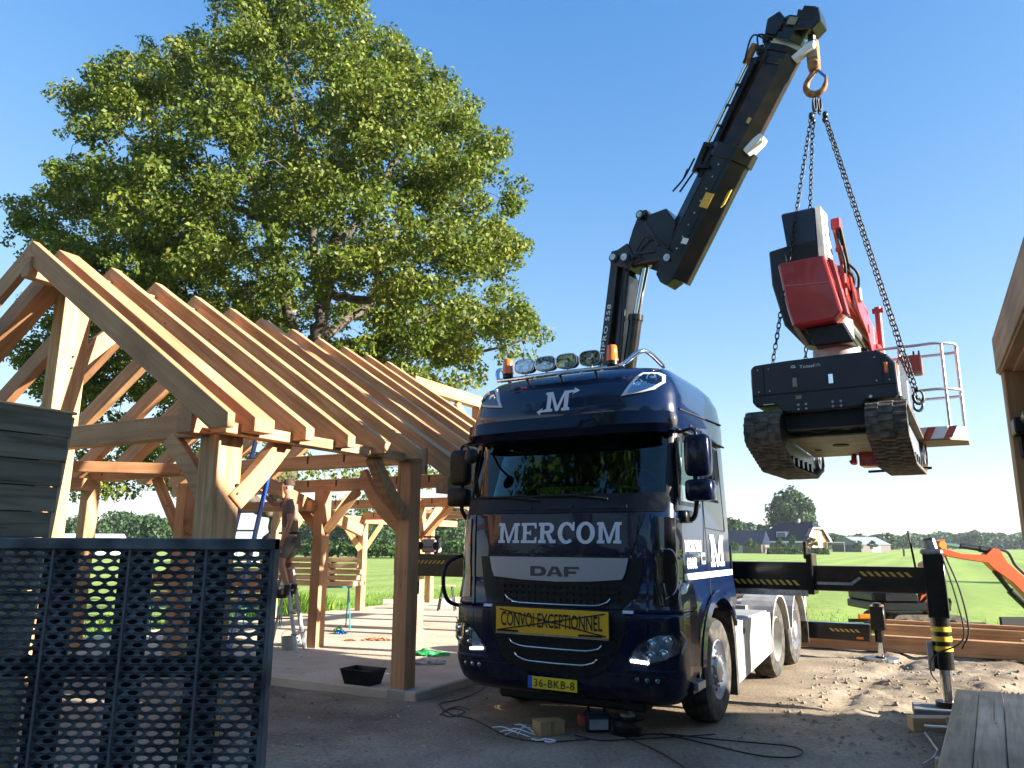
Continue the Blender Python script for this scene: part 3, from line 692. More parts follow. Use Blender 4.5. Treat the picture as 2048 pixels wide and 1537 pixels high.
for i, (px, top, d, r, lab) in enumerate([
    (1462, 1040, 190, 4.5, 'bushy tree half hidden behind the truck cab on the right'),
    (1500, 1048, 200, 4.5, 'rounded tree just left of the dark roofed farmhouse'),
    (1525, 1052, 210, 4.0, 'smaller tree touching the left end of the farmhouse roof'),
    (1700, 1075, 260, 5, 'low wide tree between the farmhouse and the far barn'),
    (1765, 1068, 250, 5, 'pointed tree at the right end of the far barn'),
    (1808, 1072, 300, 5, 'rounded tree above the excavator arm elbow'),
    (1950, 1064, 330, 7, 'broad tree standing above the far wood on the right'),
    (1665, 1072, 240, 4, 'tree just right of the farmhouse carport')]):
    make_tree('field_tree', lab, ground_at(px, 0, d), treeheight(top, d), r, 40+i, 60, .8, 45, group='trees round the farm')
for i, (px, top, d, r, lab) in enumerate([
    (890, 1010, 120, 5., 'tall light green tree seen between the back post and the truck'),
    (935, 1045, 170, 4.5, 'dark tree close beside the left mirror of the truck'),
    (715, 1020, 130, 6.5, 'broad dark tree seen between two posts of the frame'),
    (775, 1040, 140, 5.5, 'rounded tree left of the nearest right hand post'),
    (655, 1045, 150, 5.5, 'tree behind the man and the middle post'),
    (300, 1040, 120, 4.5, 'olive coloured tree seen under the left rafters'),
    (240, 1032, 150, 6, 'dark tall tree seen under the left tie beam'),
    (165, 1042, 140, 5, 'pale green tree near the black boards'),
    (610, 1050, 160, 5, 'low tree on the horizon behind the man')]):
    make_tree('boundary_tree', lab, ground_at(px, 0, d), treeheight(top, d), r, 70+i, 60, .6, 50, group='trees seen through the timber frame')
def wood_mass(name, label, spans, seed, leaf=1.2, n=9000, m=LEAF3):
    g = np.random.default_rng(seed); C = []
    for _ in range(n):
        px0, px1, top, d, dd = spans[g.integers(len(spans))]
        px = g.uniform(px0, px1); dist = d+g.uniform(-dd, dd)
        lump = .62+.55*float(vnoise(np.array([px/17.+seed]), np.array([dist/30.]))[0])
        hh = treeheight(top, d)*lump; v = unproj(px, 1090, dist)
        C.append((v.x, dist, hh*g.uniform(.02, 1)**.6))
    C = np.array(C); me = leaf_mesh(name, C, None, leaf, m, .5, .8, seed); o = link(name, me); tag(o, label, 'woodland', kind='stuff')
wood_mass('far_wood_right', 'long hazy wood along the horizon on the right', [(1640, 1800, 1072, 330, 20), (1790, 2100, 1070, 420, 30), (1880, 2100, 1066, 430, 30), (1400, 1560, 1075, 300, 20), (2050,2600,1068,400,30)], 5, 2.2, 26000)
wood_mass('far_wood_left', 'dark blue wood along the horizon behind the timber frame', [(560, 800, 1042, 200, 14), (800, 960, 1060, 260, 15), (100, 420, 1050, 200, 15), (-900, 120, 1045, 220, 20)], 6, 1.5, 26000)
wood_mass('reed_band', 'band of rough reeds and maize crossing the field on the left', [(560, 960, 1086.5, 95, 3)], 8, .5, 5000, LEAF2)

# farmhouse
def farmhouse():
    d = 178.; c = unproj(1586, 1090, d); root = empty('farmhouse', 'brick farmhouse with big dark blue half hipped roof out in the field', 'house', (c.x, d, -.07), -.92)
    w = 6.6; dp = 4.4; e = 2.8; rz = 6.9
    part(MB().box(-w+.4, w-.6, -dp, dp, 0, e), 'wall', BUMBR, root)
    # gable wall right
    part(MB().prism([(-dp, e), (dp, e), (2.0, 5.4), (-2.0, 5.4)], (0, 0, 0), (0, 1, 0), (0, 0, 1), w-1.0, w-.6), 'gable_wall', BUMBR, root)
    rf = MB(); x0, x1 = -w, w; o = .5
    V = [(x0, -dp-o, e-.3), (x1, -dp-o, e-.3), (x1, -2.0, 5.6), (x1-1.3, 0, rz), (x0+3.2, 0, rz), (x0, dp+o, e-.3), (x1, dp+o, e-.3), (x1, 2.0, 5.6)]
    rf.add(V, [(0, 1, 2, 3, 4), (5, 4, 3, 7, 6), (0, 4, 5), (2, 7, 3)]); part(rf, 'roof', ROOFB, root)
    part(MB().beam((x0, -dp-o-.05, e-.35), (x1, -dp-o-.05, e-.35), .15, .35), 'gutter', WHT, root)
    part(MB().beam((x1+.05, -dp-o, e-.35), (x1+.05, -2.0, 5.55), .2, .4, up=(0, 0, 1)).beam((x1+.05, dp+o, e-.35), (x1+.05, 2.0, 5.55), .2, .4).beam((x1+.05, -2.1, 5.5), (x1+.05, 2.1, 5.5), .2, .35), 'bargeboard', WHT, root)
    part(MB().box(-1.6, .8, -dp+.6, -1.5, 3.3, 4.7), 'dormer', WHT, root)
    part(MB().box(-1.45, .65, -dp+.52, -dp+.58, 3.45, 4.55), 'window', mat('far_window', (.10, .14, .17), .15), root)
    part(MB().box(1.7, 2.1, -.3, .3, 6.3, 7.6), 'chimney', GRYD, root)
    for x in (-5.2, -3.0, -.6, 1.8, 4.2):
        part(MB().box(x-.8, x+.8, -dp-.06, -dp, .7, 2.3), 'window', MATS['far_window'], root); 
        part(MB().box(x-.95, x+.95, -dp-.1, -dp-.06, 2.3, 2.5).box(x-.95, x+.95, -dp-.1, -dp-.06, .55, .7), 'window_frame', WHT, root)
    for y in (-1.3, 1.3):
        f = part(MB().box(w-.6, w-.5, y-.6, y+.6, 3.4, 4.8), 'window', WHT, root)
        part(MB().box(w-.6, w-.5, y-.7, y+.7, .6, 2.4), 'window', WHT, root)
    return root
farmhouse()
def barn(name, label, px, d, w, dp, e, rz, wallm, roofm, rot):
    c = unproj(px, 1090, d); root = empty(name, label, 'barn', (c.x, d, -.07), rot)
    part(MB().box(-w, w, -dp, dp, 0, e), 'wall', wallm, root)
    part(MB().add([(-w-.3, -dp-.3, e-.1), (w+.3, -dp-.3, e-.1), (w+.3, 0, rz), (-w-.3, 0, rz), (-w-.3, dp+.3, e-.1), (w+.3, dp+.3, e-.1)], [(0, 1, 2, 3), (3, 2, 5, 4), (0, 3, 4), (1, 5, 2)]), 'roof', roofm, root)
    part(MB().box(-w*.3, w*.3, -dp-.05, -dp, 0, e*.8), 'door', GRYD, root)
barn('far_barn', 'low grey roofed barn to the right of the farmhouse', 1722, 210, 6, 4.5, 2.0, 4.0, mat('barn_brown', (.12, .10, .09), .8), ROOFG, .5)
barn('blue_barn', 'blue grey roofed shed between truck cab and farmhouse', 1478, 170, 5.6, 4.5, 2., 4.9, MATS['barn_brown'], ROOFB, -.5)
barn('white_barn', 'low white roofed shed on the horizon behind the black boards', 150, 110, 6, 3, 1.6, 2.9, WHT, mat('pale_roof', (.5, .52, .55), .5), .2)
barn('pale_shed', 'pale grey shed behind the blue ladder', 498, 70, 1.7, 2., 2.2, 2.9, WHT, MATS['pale_roof'], .1)
barn('red_barn', 'long low shed between the two left field trees', 196, 130, 6, 3, 1.8, 3.0, GRYD, ROOFG, 0)
c = unproj(1668, 1090, 176); root = empty('carport', 'open white carport beside the farmhouse gable', 'carport', (c.x, 176, -.07), -.2)
part(MB().box(-2.0, 2.0, -2, 2, 2.3, 2.5), 'roof', GRYD, root)
for x in (-1.8, 1.8): part(MB().box(x-.08, x+.08, -2, -1.8, 0, 2.3), 'post', GRYD, root)
for i, (px, d, h, r, lab) in enumerate([(1503, 160, 3.0, 1.6, 'ball shaped bush left of the farmhouse'), (1562, 165, 3.1, 1.3, 'round topped bush in front of the farmhouse wall'), (1586, 163, 4.4, .9, 'slim column bush in front of the farmhouse door'),
      (1623, 160, 3.6, 1.5, 'clipped ball tree in front of the brick gable'), (1715, 190, 3, 1.5, 'small bush before the far barn'), (1745, 190, 3, 1.3, 'bush at the right corner of the far barn'), (1467, 150, 2.4, 1.5, 'low bush beside the truck cab edge')]):
    make_tree('garden_bush', lab, ground_at(px, 0, d), h, r, 120+i, 22, .3, 40, m=LEAF2, trunk=.3, group='garden bushes round the farm', cat='bush')
def hedge(name, label, px0, px1, d, h, seed):
    g = np.random.default_rng(seed); a = unproj(px0, 1090, d); b = unproj(px1, 1090, d); n = 3500
    C = np.stack([g.uniform(a.x, b.x, n), d+g.uniform(-.8, .8, n), g.uniform(-.1, h, n)], 1); root = empty(name, label, 'hedge', ((a.x+b.x)/2, d, -.07))
    C[:, 0] -= root.location.x; C[:, 1] -= d
    link('foliage', leaf_mesh('foliage', C, None, .35, LEAF2, .5, .8, seed), root)
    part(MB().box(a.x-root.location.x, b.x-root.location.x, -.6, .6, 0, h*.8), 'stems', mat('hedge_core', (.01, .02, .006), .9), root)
hedge('garden_hedge', 'long low clipped hedge in front of the farmhouse', 1535, 1655, 150, 1.25, 3)
mb = MB(); c = unproj(1806, 1090, 130); o = mb.box(-.12, .12, -.12, .12, 0, 1.1).cyl((0, 0, 1.1), (0, 0, 1.35), .15, .03, 8).build('marker_post', BLKM); o.location = (c.x, 130, -.07); tag(o, 'small dark marker post alone in the middle of the meadow', 'post')

# pale air over the whole place
HZ = bpy.data.materials.new('air'); HZ.use_nodes = True; t = HZ.node_tree; t.nodes.clear()
pv = t.nodes.new('ShaderNodeVolumePrincipled'); pv.inputs['Color'].default_value = (.86, .93, 1, 1); pv.inputs['Density'].default_value = .00022; pv.inputs['Anisotropy'].default_value = .2
mo = t.nodes.new('ShaderNodeOutputMaterial'); t.links.new(pv.outputs[0], mo.inputs['Volume'])
o = MB().box(-700, 700, -60, 760, -1.2, 27).build('haze', HZ); tag(o, 'thin pale haze over the meadow', 'haze', kind='stuff')

# ============================================================ TIMBER FRAME
def frame():
    B = empty('timber_building', 'unfinished pale oak timber frame with open rafters', 'timber frame', BO, -BYAW)
    X3 = (1, 0, 0); ZR, XR, ZF, XE = 5.126, -3.15, 2.87, .28
    sl = math.atan2(ZR-ZF, XE-XR)
    def post(x, y, z0=.1, z1=2.68, w=.2, plinth=True, d=None):
        timber('post', B, (x, y, z0), (x, y, z1), w, d or w, up=(0, 1, 0))
    def rafter(y, w, xe=XE, depth=.235, side=1, zr=ZR):
        # right slope: from ridge down to the foot, plumb cut foot. side -1 mirrors to the left slope
        xr = XR if side == 1 else -(XR)+2*XR*0
        a = Vector((math.cos(sl)*side, 0, -math.sin(sl))); b = Vector((math.sin(sl)*side, 0, math.cos(sl)))
        L = (xe-XR)/math.cos(sl); t = math.tan(sl)
        s_, c_ = math.sin(sl), math.cos(sl); v = .125; h = (depth-v*c_)/s_
        poly = [(0, 0), (L, 0), (L+v*s_, -v*c_), (L+v*s_-h*c_, -depth), (depth*t, -depth)]
        if side == 1: timber_poly('rafter', B, poly, (XR, y, zr), a, b, -w/2, w/2)
        else: timber_poly('rafter', B, poly, (XR, y, zr), a, b, -w/2, w/2)
    us = [-.089, .30]+[.894+i*.625 for i in range(10)]
    for i, u in enumerate(us):
        w = {0: .08, 1: .24, 6: .20}.get(i, .115)
        xe = XE if i < 6 else .66
        rafter(u, w, xe)
        rafter(u, w, XE, side=-1)
    # longer tail of the wide principal at the step in the roof
    # ridge beam
    timber('ridge_beam', B, (XR, -.16, 4.80), (XR, 6.9, 4.80), .14, .24)
    timber('ridge_beam', B, (-3.1, 7.2, 4.86), (-3.1, 9.95, 4.86), .2, .24)
    post(-3.1, 9.75, z1=4.74); timber('brace', B, (-3.1, 9.68, 3.9), (-3.1, 8.85, 4.72), .09, .17, up=(0, -1, 1)); post(-3.1, 7.35, z1=4.74)
    # king post with braces
    timber('post', B, (-3.36, .56, .1), (-3.36, .56, 4.72), .22, .34, up=(0, 1, 0))
    timber('brace', B, (-3.3, .62, 3.85), (-3.28, 1.35, 4.66), .09, .2, up=(0, -1, 1))
    # principal tie at the gable
    timber('tie_beam', B, (-6.3, .30, 2.87), (-.2, .30, 2.87), .16, .23)
    # wall plates along both sides
    timber('wall_plate', B, (.0, .02, 2.775), (.0, 3.02, 2.775), .2, .10)
    timber('wall_plate', B, (-.30, -.12, 2.85), (-.30, .25, 2.85), .2, .24)
    timber('wall_plate', B, (.45, 3.0, 2.45), (.45, 11.6, 2.45), .18, .2)
    timber('wall_plate', B, (-6.3, -.2, 2.65), (-6.3, 3.0, 2.65), .2, .2)
    timber('wall_plate', B, (-7.2, 7.9, 2.33), (-7.2, 15.3, 2.33), .2, .18)
    # posts
    timber('post', B, (-.20, .24, -.02), (-.20, .24, 2.725), .26, .28, up=(0, 1, 0))
    post(0, 2.95, z1=2.724, w=.2, d=.22); timber('post_head', B, (.06, 3.13, 2.60), (.06, 3.13, 2.93), .1, .12, up=(0, 1, 0))
    post(-4.0, 2.95, z1=2.6); post(-6.3, .3); post(-6.3, 2.95)
    post(-3.36, 5.15, z1=2.62); post(-3.38, 7.98, z1=2.62)
    post(-7.12, 10.85, z1=2.25, w=.18); post(-7.19, 14.0, z1=2.25, w=.18); post(-7.15, 7.9, z1=2.25, w=.18)
    post(.45, 5.9, z1=2.35); post(.45, 8.9, z1=2.35); post(.45, 11.5, z1=2.35)
    # plinths
    for x, y in ((0, 2.95), (-3.36, 5.15), (-3.38, 7.98), (-4, 2.95)):
        part(MB().box(x-.13, x+.13, y-.13, y+.13, -.05, .105+.002), 'plinth', CONC, B, bevel=.01)
    # braces at the corner post (curved, solid)
    def curved(name, a, b, bow, th, w):
        """curved brace between a and b, bowing towards bow"""
        a, b, bow = Vector(a), Vector(b), Vector(bow); ch = (b-a); n = 9; o = MB()
        side = ch.cross(bow).normalized(); vs = []
        for i in range(n):
            t = i/(n-1); p = a+ch*t+bow*math.sin(math.pi*t)
            for s1, s2 in ((-1, -1), (1, -1), (1, 1), (-1, 1)): vs.append(p+side*s1*w/2+bow.normalized()*s2*th/2)
        fs = [(0, 3, 2, 1), (4*n-4, 4*n-3, 4*n-2, 4*n-1)]
        for i in range(n-1):
            for k in range(4): fs.append((4*i+k, 4*i+(k+1) % 4, 4*i+4+(k+1) % 4, 4*i+4+k))
        o.add(vs, fs); return o.build(name, WOOD, B, bevel=.005)
    curved('brace', (-.26, .26, 1.95), (-.95, .26, 2.76), (.05, 0, .04), .17, .09)
    curved('brace', (-.1, .32, 2.12), (-.1, .92, 2.76), (0, .015, -.012), .19, .11)
    curved('brace', (0, 2.85, 2.08), (0, 2.22, 2.74), (0, -.03, -.025), .16, .11)
    curved('brace', (-.1, 2.95, 1.95), (-.72, 2.95, 2.62), (-.04, 0, -.05), .15, .09)
    # inner tie beams with pegs
    def tie(y, x0, x1, z, h=.2, m=0):
        timber('tie_beam', B, (x0, y, z), (x1, y, z), .14, h)
        for k in range(int((x1-x0)/.62)):
            x = x0+.35+k*.62
            part(MB().box(x-.012, x+.012, y-.075, y-.069, z-.02, z+.085), 'mortice', mat('dark_slot', (.05, .025, .012), .9), B)
    tie(2.95, -6.3, -.1, 2.80, .18); tie(5.15, -7.1, .5, 2.70, .2); tie(7.98, -7.1, .5, 2.55, .18); tie(10.85, -7.1, .5, 2.42, .18)
    timber('collar_beam', B, (-6.6, 5.0, 2.36), (-3.4, 5.0, 2.36), .14, .17)
    timber('floor_joist', B, (-6.5, 1.7, 2.88), (-3.6, 3.2, 2.80), .12, .16)
    # braces of the inner posts
    def br(p, q, w=.09, h=.15): timber('brace', B, p, q, w, h, up=(Vector(q)-Vector(p)).orthogonal())
    br((-3.36, 5.25, 1.95), (-3.36, 5.85, 2.58)); br((-3.45, 5.15, 1.95), (-4.1, 5.15, 2.6)); br((-3.26, 5.15, 1.95), (-2.62, 5.15, 2.6))
    br((-3.38, 8.1, 1.9), (-3.38, 8.7, 2.5)); br((-3.28, 7.98, 1.85), (-2.6, 7.98, 2.5))
    br((-7.12, 10.75, 1.6), (-7.12, 10.1, 2.24)); br((-7.12, 10.95, 1.6), (-7.12, 11.6, 2.24)); br((-7.15, 8.0, 1.6), (-7.15, 8.6, 2.24))
    br((-7.19, 13.9, 1.6), (-7.19, 13.3, 2.24)); br((-4.1, 2.95, 1.9), (-4.7, 2.95, 2.7)); br((-3.9, 2.95, 1.9), (-3.4, 2.95, 2.7))
    br((.45, 6.0, 1.8), (.45, 6.6, 2.36)); br((.45, 5.8, 1.8), (.45, 5.2, 2.36)); br((-6.3, .45, 1.95), (-6.3, 1.1, 2.55)); br((-6.2, .3, 1.9), (-5.5, .3, 2.75))
    # long temporary diagonal
    iv = Matrix.Rotation(BYAW, 4, 'Z')
    def loc(p): return iv @ (Vector(p)-BO)
    a = unproj(492, 948, 11.6); b = unproj(722, 1062, 14.2)
    timber('diagonal_beam', B, loc(a), loc(b), .1, .2)
    # bright purlins far back, behind the right post
    for px0, py0, px1, py1, d in ((760, 1017, 1000, 1032, 17), (845, 966, 960, 972, 13.6), (836, 1008, 960, 1016, 17.5)):
        timber('purlin', B, loc(unproj(px0, py0, d)), loc(unproj(px1, py1, d)), .09, .09, WOODB)
    # pegs
    pg = MATS['dark_slot']
    for x, y, z in ((-.068, .33, 2.28), (-.068, .33, 2.20)): part(MB().cyl((x, y, z), (x+.03, y, z), .013, n=8), 'peg', pg, B)
    for z in (3.78, 3.92): part(MB().cyl((-3.25, .56, z), (-3.23, .56, z), .014, n=8), 'peg', pg, B)
frame()

# ============================================================ BLACK BOARD WALL (left)
def boards():
    # parallel to the long side of the frame; right hand end at the traced corner
    c = Vector((-2.88, 4.9, 0)); B = empty('board_wall', 'short wall of black stained boards with pale battens at far left', 'wall', (c.x, c.y, 0), -BYAW)
    h = .158; top = 2.57; L = 3.2
    step = [0, .02, .05, .07, .11, .14, .15, .16, .16, .16, .16, .16, .16, .16, .16, .16]
    for k in range(16):
        z1 = top-k*h; z0 = z1-h+.004
        if z0 < .02: break
        o = MB().box(-L/2, L/2, -.011, .011, -(z1-z0)/2, (z1-z0)/2).build('board', WOODK, B, bevel=.002)
        o.matrix_local = Matrix.Translation((0.0, -L/2-step[k]*.55, (z0+z1)/2)) @ Matrix.Rotation(R(90), 4, 'Z') @ Matrix.Rotation(R(-3.5), 4, 'X')
    part(MB().box(-.03, -.025, -3.2, -.16, .05, top-.01), 'backing_sheet', BLKM, B)  # black sheet added behind the boards so the gaps read dark
    timber('batten', B, (-.03, -3.2, top+.012), (-.03, .03, top+.012), .09, .018, WOODB)
    timber('batten', B, (-.03, -.10, 1.0), (-.03, .012, top-.01), .04, .04, WOODB, up=(0, 1, 0))
    timber('stud', B, (-.07, -1.4, 0), (-.07, -1.4, top-.02), .08, .08, WOODB, up=(0, 1, 0))
    timber('stud', B, (-.07, -.3, 0), (-.07, -.3, top-.02), .08, .08, WOODB, up=(0, 1, 0))
boards()

# ============================================================ MESH RAMP (front left)
def ramp():
    y = 3.1; xr = -.945; top = 1.775
    B = empty('mesh_ramp', 'upright dark perforated steel trailer ramp in the left foreground', 'trailer ramp', (-1.9, y, 0), 0)
    ox = -1.9
    px_, pz = .0645, .0290      # hole pitch
    ribs = [-1.213, -1.517, -1.822, -2.127, -2.43, -2.735]
    def sheet(x0, x1, z0, z1):
        mb = MB(); n = max(1, round((x1-x0)/px_)); pw = (x1-x0)/n; rows = int((z1-z0)/(pz/1.0)); ph = (z1-z0)/rows
        hw, hh = pw*.41, ph*.33
        hole = [(-1, 0), (-.55, .78), (0, 1), (.55, .78), (1, 0), (.55, -.78), (0, -1), (-.55, -.78)]
        for r in range(rows):
            cz = z0+(r+.5)*ph; off = (pw/2) if r % 2 else 0
            for c in range(n+(1 if r % 2 else 0)):
                cx = x0+(c+.5)*pw-off
                def cl(v): return min(max(v, x0), x1)
                inn = [(cl(cx+a*hw), cz+b*hh) for a, b in hole]
                outp = [(-1, 0), (-1, 1), (0, 1), (1, 1), (1, 0), (1, -1), (0, -1), (-1, -1)]
                ou = [(cl(cx+a*pw/2), cz+b*ph/2) for a, b in outp]
                b0 = len(mb.v)
                V = [(p[0]-ox, -.0, p[1]) for p in ou]+[(p[0]-ox, -.004*(1 if k in (5, 6, 7) else -1), p[1]) for k, p in enumerate(inn)]
                mb.add(V, [(i, (i+1) % 8, 8+(i+1) % 8, 8+i) for i in range(8)])
        me = bpy.data.meshes.new('mesh_panel'); me.from_pydata(mb.v, [], mb.f); me.update(); me.materials.append(GRATE)
        o = link('mesh_panel', me, B); m = o.modifiers.new('t', 'SOLIDIFY'); m.thickness = .004
    edges = [xr-.012]+ribs
    for a, b in zip(edges[1:], edges[:-1]): sheet(a+.004, b-.004, .22, top-.045)
    for rx in ribs:      # folded channel behind each seam, with its own dark back
        part(MB().box(rx-ox-.005, rx-ox+.005, -.012, .05, .2, top-.03), 'seam_rib', mat('grate_edge', (.17, .18, .21), .4, metal=.5), B)
        part(MB().box(rx-ox-.066, rx-ox+.066, .045, .06, .2, top-.04), 'channel', mat('grate_dark', (.018, .02, .026), .6), B)
    part(MB().box(xr-ox-.05, xr-ox-.002, .012, .055, .1, top-.03), 'side_channel', MATS['grate_dark'], B)
    part(MB().box(xr-ox-.012, xr-ox+.006, -.02, .05, .05, top), 'side_rail', GRATE, B, bevel=.003)
    part(MB().box(-2.8-ox, xr-ox+.006, -.022, .04, top-.045, top), 'top_rail', GRATE, B, bevel=.004)
    for z in (1.29, .75, .25): part(MB().box(-2.8-ox, xr-ox-.01, .02, .06, z-.045, z+.03), 'cross_rail', MATS['grate_dark'], B)
    part(MB().box(-2.8-ox, xr-ox, -.05, .1, .02, .2), 'hinge_beam', GRATE, B, bevel=.005)
    for x in (-1.05, -2.1): part(MB().box(x-ox-.04, x-ox+.04, -.03, .08, 0, .05), 'foot', GRATE, B)
ramp()

# ============================================================ RIGHT HAND BUILDING (eave corner at the right edge)
def right_building():
    k = .80; c = Vector((5.07*k, 7.70*k, 0)); ez = EYE+1.84*k
    B = empty('wooden_outbuilding', 'corner of a new wooden building with deep eave at the right edge', 'building', (c.x, c.y, 0), -BYAW)
    # local x to the right (away from the lane), y along the lane; corner of the eave at the origin
    timber('corner_post', B, (.10, -.10, 0), (.10, -.10, ez-.02), .16, .16, up=(0, 1, 0))
    timber('corner_post', B, (.12, -3.1, 0), (.12, -3.1, ez-.02), .16, .16, up=(0, 1, 0))
    timber('corner_board', B, (.03, -.05, .0), (.03, -.05, ez-.02), .03, .12, WOODB, up=(0, 1, 0))
    timber('eave_board', B, (.0, -3.2, ez+.08), (.0, 0.0, ez+.08), .035, .30, WOODB)
    timber('soffit_board', B, (.12, -3.2, ez-.075), (.12, -.0, ez-.075), .24, .02, WOOD)
    timber('wall_plate', B, (.16, -3.2, ez-.02), (.16, -.02, ez-.02), .16, .16)
    for i in range(5): timber('rafter', B, (.05, -.12-i*.7, ez+.08), (1.75, -.12-i*.7, ez+.20), .08, .18)
    for i in range(14):
        z = .05+i*.2
        timber('cladding_board', B, (.23, -3.1, z+.1), (.23, -.12, z+.1), .03, .196, WOODK)
        timber('end_board', B, (.24, -.04, z+.1), (1.8, -.04, z+.1), .03, .196, WOODB if i < 15 else WOODK)
    part(MB().box(.02, .20, -.42, -.05, ez-.62, ez-.50).box(.06, .16, -.25, -.1, ez-.8, ez-.62), 'steel_bracket', BLK, B, bevel=.01)
    part(MB().cyl((.1, -.6, ez-.50), (.1, -.05, ez-.56), .035, n=10), 'bracket_bar', STL, B)
    # reed roof
    part(MB().add([(.06, -3.3, ez+.19), (.06, .0, ez+.19), (1.8, .0, ez+.30), (1.8, -3.3, ez+.30), (.06, -3.3, ez+.28), (.06, .0, ez+.28), (1.8, .0, ez+.42), (1.8, -3.3, ez+.42)],
        [(0, 3, 2, 1), (4, 5, 6, 7), (0, 1, 5, 4), (1, 2, 6, 5), (2, 3, 7, 6), (3, 0, 4, 7)]), 'thatched_roof', mat('reed_thatch', (.12, .10, .07), .95, col2=(.2, .17, .12), scale=30, bump=1), B)
right_building()
def shade_barn():
    """unseen barn, added and shaped to keep the near yard in shade"""
    n = Vector((.312, .950, 0)); a = SUN_AZ; p0 = 8.5
    root = empty('shade_barn', 'unseen tall dark barn added to shade the near yard', 'barn', a*p0, 0)
    def P(q, z, p=0): v = n*q+a*p; return (v.x, v.y, z)
    off = 10.25+.3346*p0; f = lambda q: off-1.15*q  # unseen caster: roof line set so its shadow edge crosses the yard
    rid = 3.0
    prof = [(-9, 0), (9.2, 0), (9.2, f(9.2)), (rid, f(rid)), (-9, f(rid)*.30)]
    mb = MB(); N_ = len(prof)
    mb.add([P(q, z, 0) for q, z in prof]+[P(q, z, 7) for q, z in prof], [tuple(range(N_)), tuple(range(N_, 2*N_))[::-1]]+[(i, (i+1) % N_, N_+(i+1) % N_, N_+i) for i in range(N_)])
    part(mb, 'body', WOODK, root)
    r = MB()
    for (q0, z0), (q1, z1) in (((9.35, f(9.35)), (rid, f(rid))), ((rid, f(rid)), (-9.2, f(rid)*.29))):
        r.add([P(q0, z0+.02, -.3), P(q1, z1+.02, -.3), P(q1, z1+.02, 7.3), P(q0, z0+.02, 7.3), P(q0, z0+.14, -.3), P(q1, z1+.14, -.3), P(q1, z1+.14, 7.3), P(q0, z0+.14, 7.3)], [(0, 1, 2, 3), (7, 6, 5, 4), (0, 4, 5, 1), (1, 5, 6, 2), (2, 6, 7, 3), (3, 7, 4, 0)])
    part(r, 'roof', GRYD, root)
shade_barn()
# garden trees behind the photographer (they are what the windscreen reflects)
for i, (x, y, h, r, lab) in enumerate([(-10.8, -.6, 18.5, 4.2, 'broad garden tree behind the photographer on the left'), (-7.6, -2.6, 15.5, 1.5, 'slim conifer like tree behind the photographer'), (-3.5, -12, 12.5, 3.6, 'tall garden tree straight behind the photographer')]):
    make_tree('garden_tree', lab, (x, y, 0), h, r, 300+i, 90, .38, 60, m=LEAF2, group='garden trees behind the yard')
def back_hedge():  # added hedge behind the camera, darkens what the truck front mirrors
    g = np.random.default_rng(77); n = 14000; t = g.uniform(0, 1, n); C = np.stack([-26+50*t, -2-13*t+g.normal(size=n)*.5, g.uniform(0, 1, n)**.8*(4.6+1.2*np.sin(t*40))], 1)
    o = link('unseen_hedge', leaf_mesh('unseen_hedge', C, None, .42, LEAF2, .3, .8, 78)); tag(o, 'unseen tall dense hedge added behind the camera to darken the truck reflections', 'hedge', kind='stuff')
back_hedge()
# farm trees far out to the right, for the side of the cab to mirror
for i, (x, y, h, r) in enumerate([(48, 22, 9, 3.0), (55, 30, 12, 3.2), (60, 12, 10, 4.5)]):
    make_tree('windbreak_tree', ['slim dark tree far right of the meadow', 'tall tree far right of the meadow', 'wide tree far right behind the meadow edge'][i], (x, y, -.07), h, r, 330+i, 60, .6, 40, m=LEAF2, group='trees right of the meadow')

# ============================================================ TRUCK
# truck frame: x = viewer's right, y = towards the rear, z up
def interp(tab, z):
    return float(np.interp(z, [t[0] for t in tab], [t[1] for t in tab]))
BASE = [(.33, .16), (.40, .06), (.5, .01), (.62, 0), (1.12, 0), (1.18, .03), (1.7, .045), (2.05, .08), (2.2, .14), (2.86, .34), (2.87, .34)]
WID = [(.33, 1.10), (.42, 1.18), (.6, 1.225), (1.2, 1.225), (1.42, 1.19), (2.05, 1.18), (2.2, 1.175), (2.86, 1.15)]
DEP = [(.3, .38), (2.9, .36)]
def fpt(x, z, off=0, base=BASE, wid=WID, dep=DEP, nexp=4.4):
    w = interp(wid, z); D = interp(dep, z); a = min(abs(x)/w, .9995); d = D*(1-(1-a**nexp)**(1/nexp))
    # outward normal in plan, for the offset
    e = 1e-3; a2 = min(a+e, .9999); d2 = D*(1-(1-a2**nexp)**(1/nexp)); sx = (d2-d); sw = e*w
    nx, ny = sx, -sw; L = math.hypot(nx, ny) or 1; nx /= L; ny /= L
    return (x+(nx if x >= 0 else -nx)*off, interp(base, z)+d+ny*off, z)
def spt(y, z, off=0, side=1): return (side*(interp(WID, z)+off), y, z)
RB = [(2.86, .22), (2.98, .15), (3.06, .13), (3.30, .19), (3.44, .27), (3.53, .38), (3.585, .55), (3.60, .80)]
RW = [(2.86, 1.19), (3.05, 1.19), (3.30, 1.16), (3.44, 1.10), (3.53, 1.03), (3.585, .88), (3.60, .66)]
RR = [(2.86, 2.16), (3.05, 2.16), (3.30, 2.12), (3.44, 2.04), (3.53, 1.85), (3.585, 1.6), (3.60, 1.4)]
RD = [(2.86, .42), (3.3, .46), (3.6, .4)]
def rpt(x, z, off=0): return fpt(x, z, off, RB, RW, RD, 3.4)
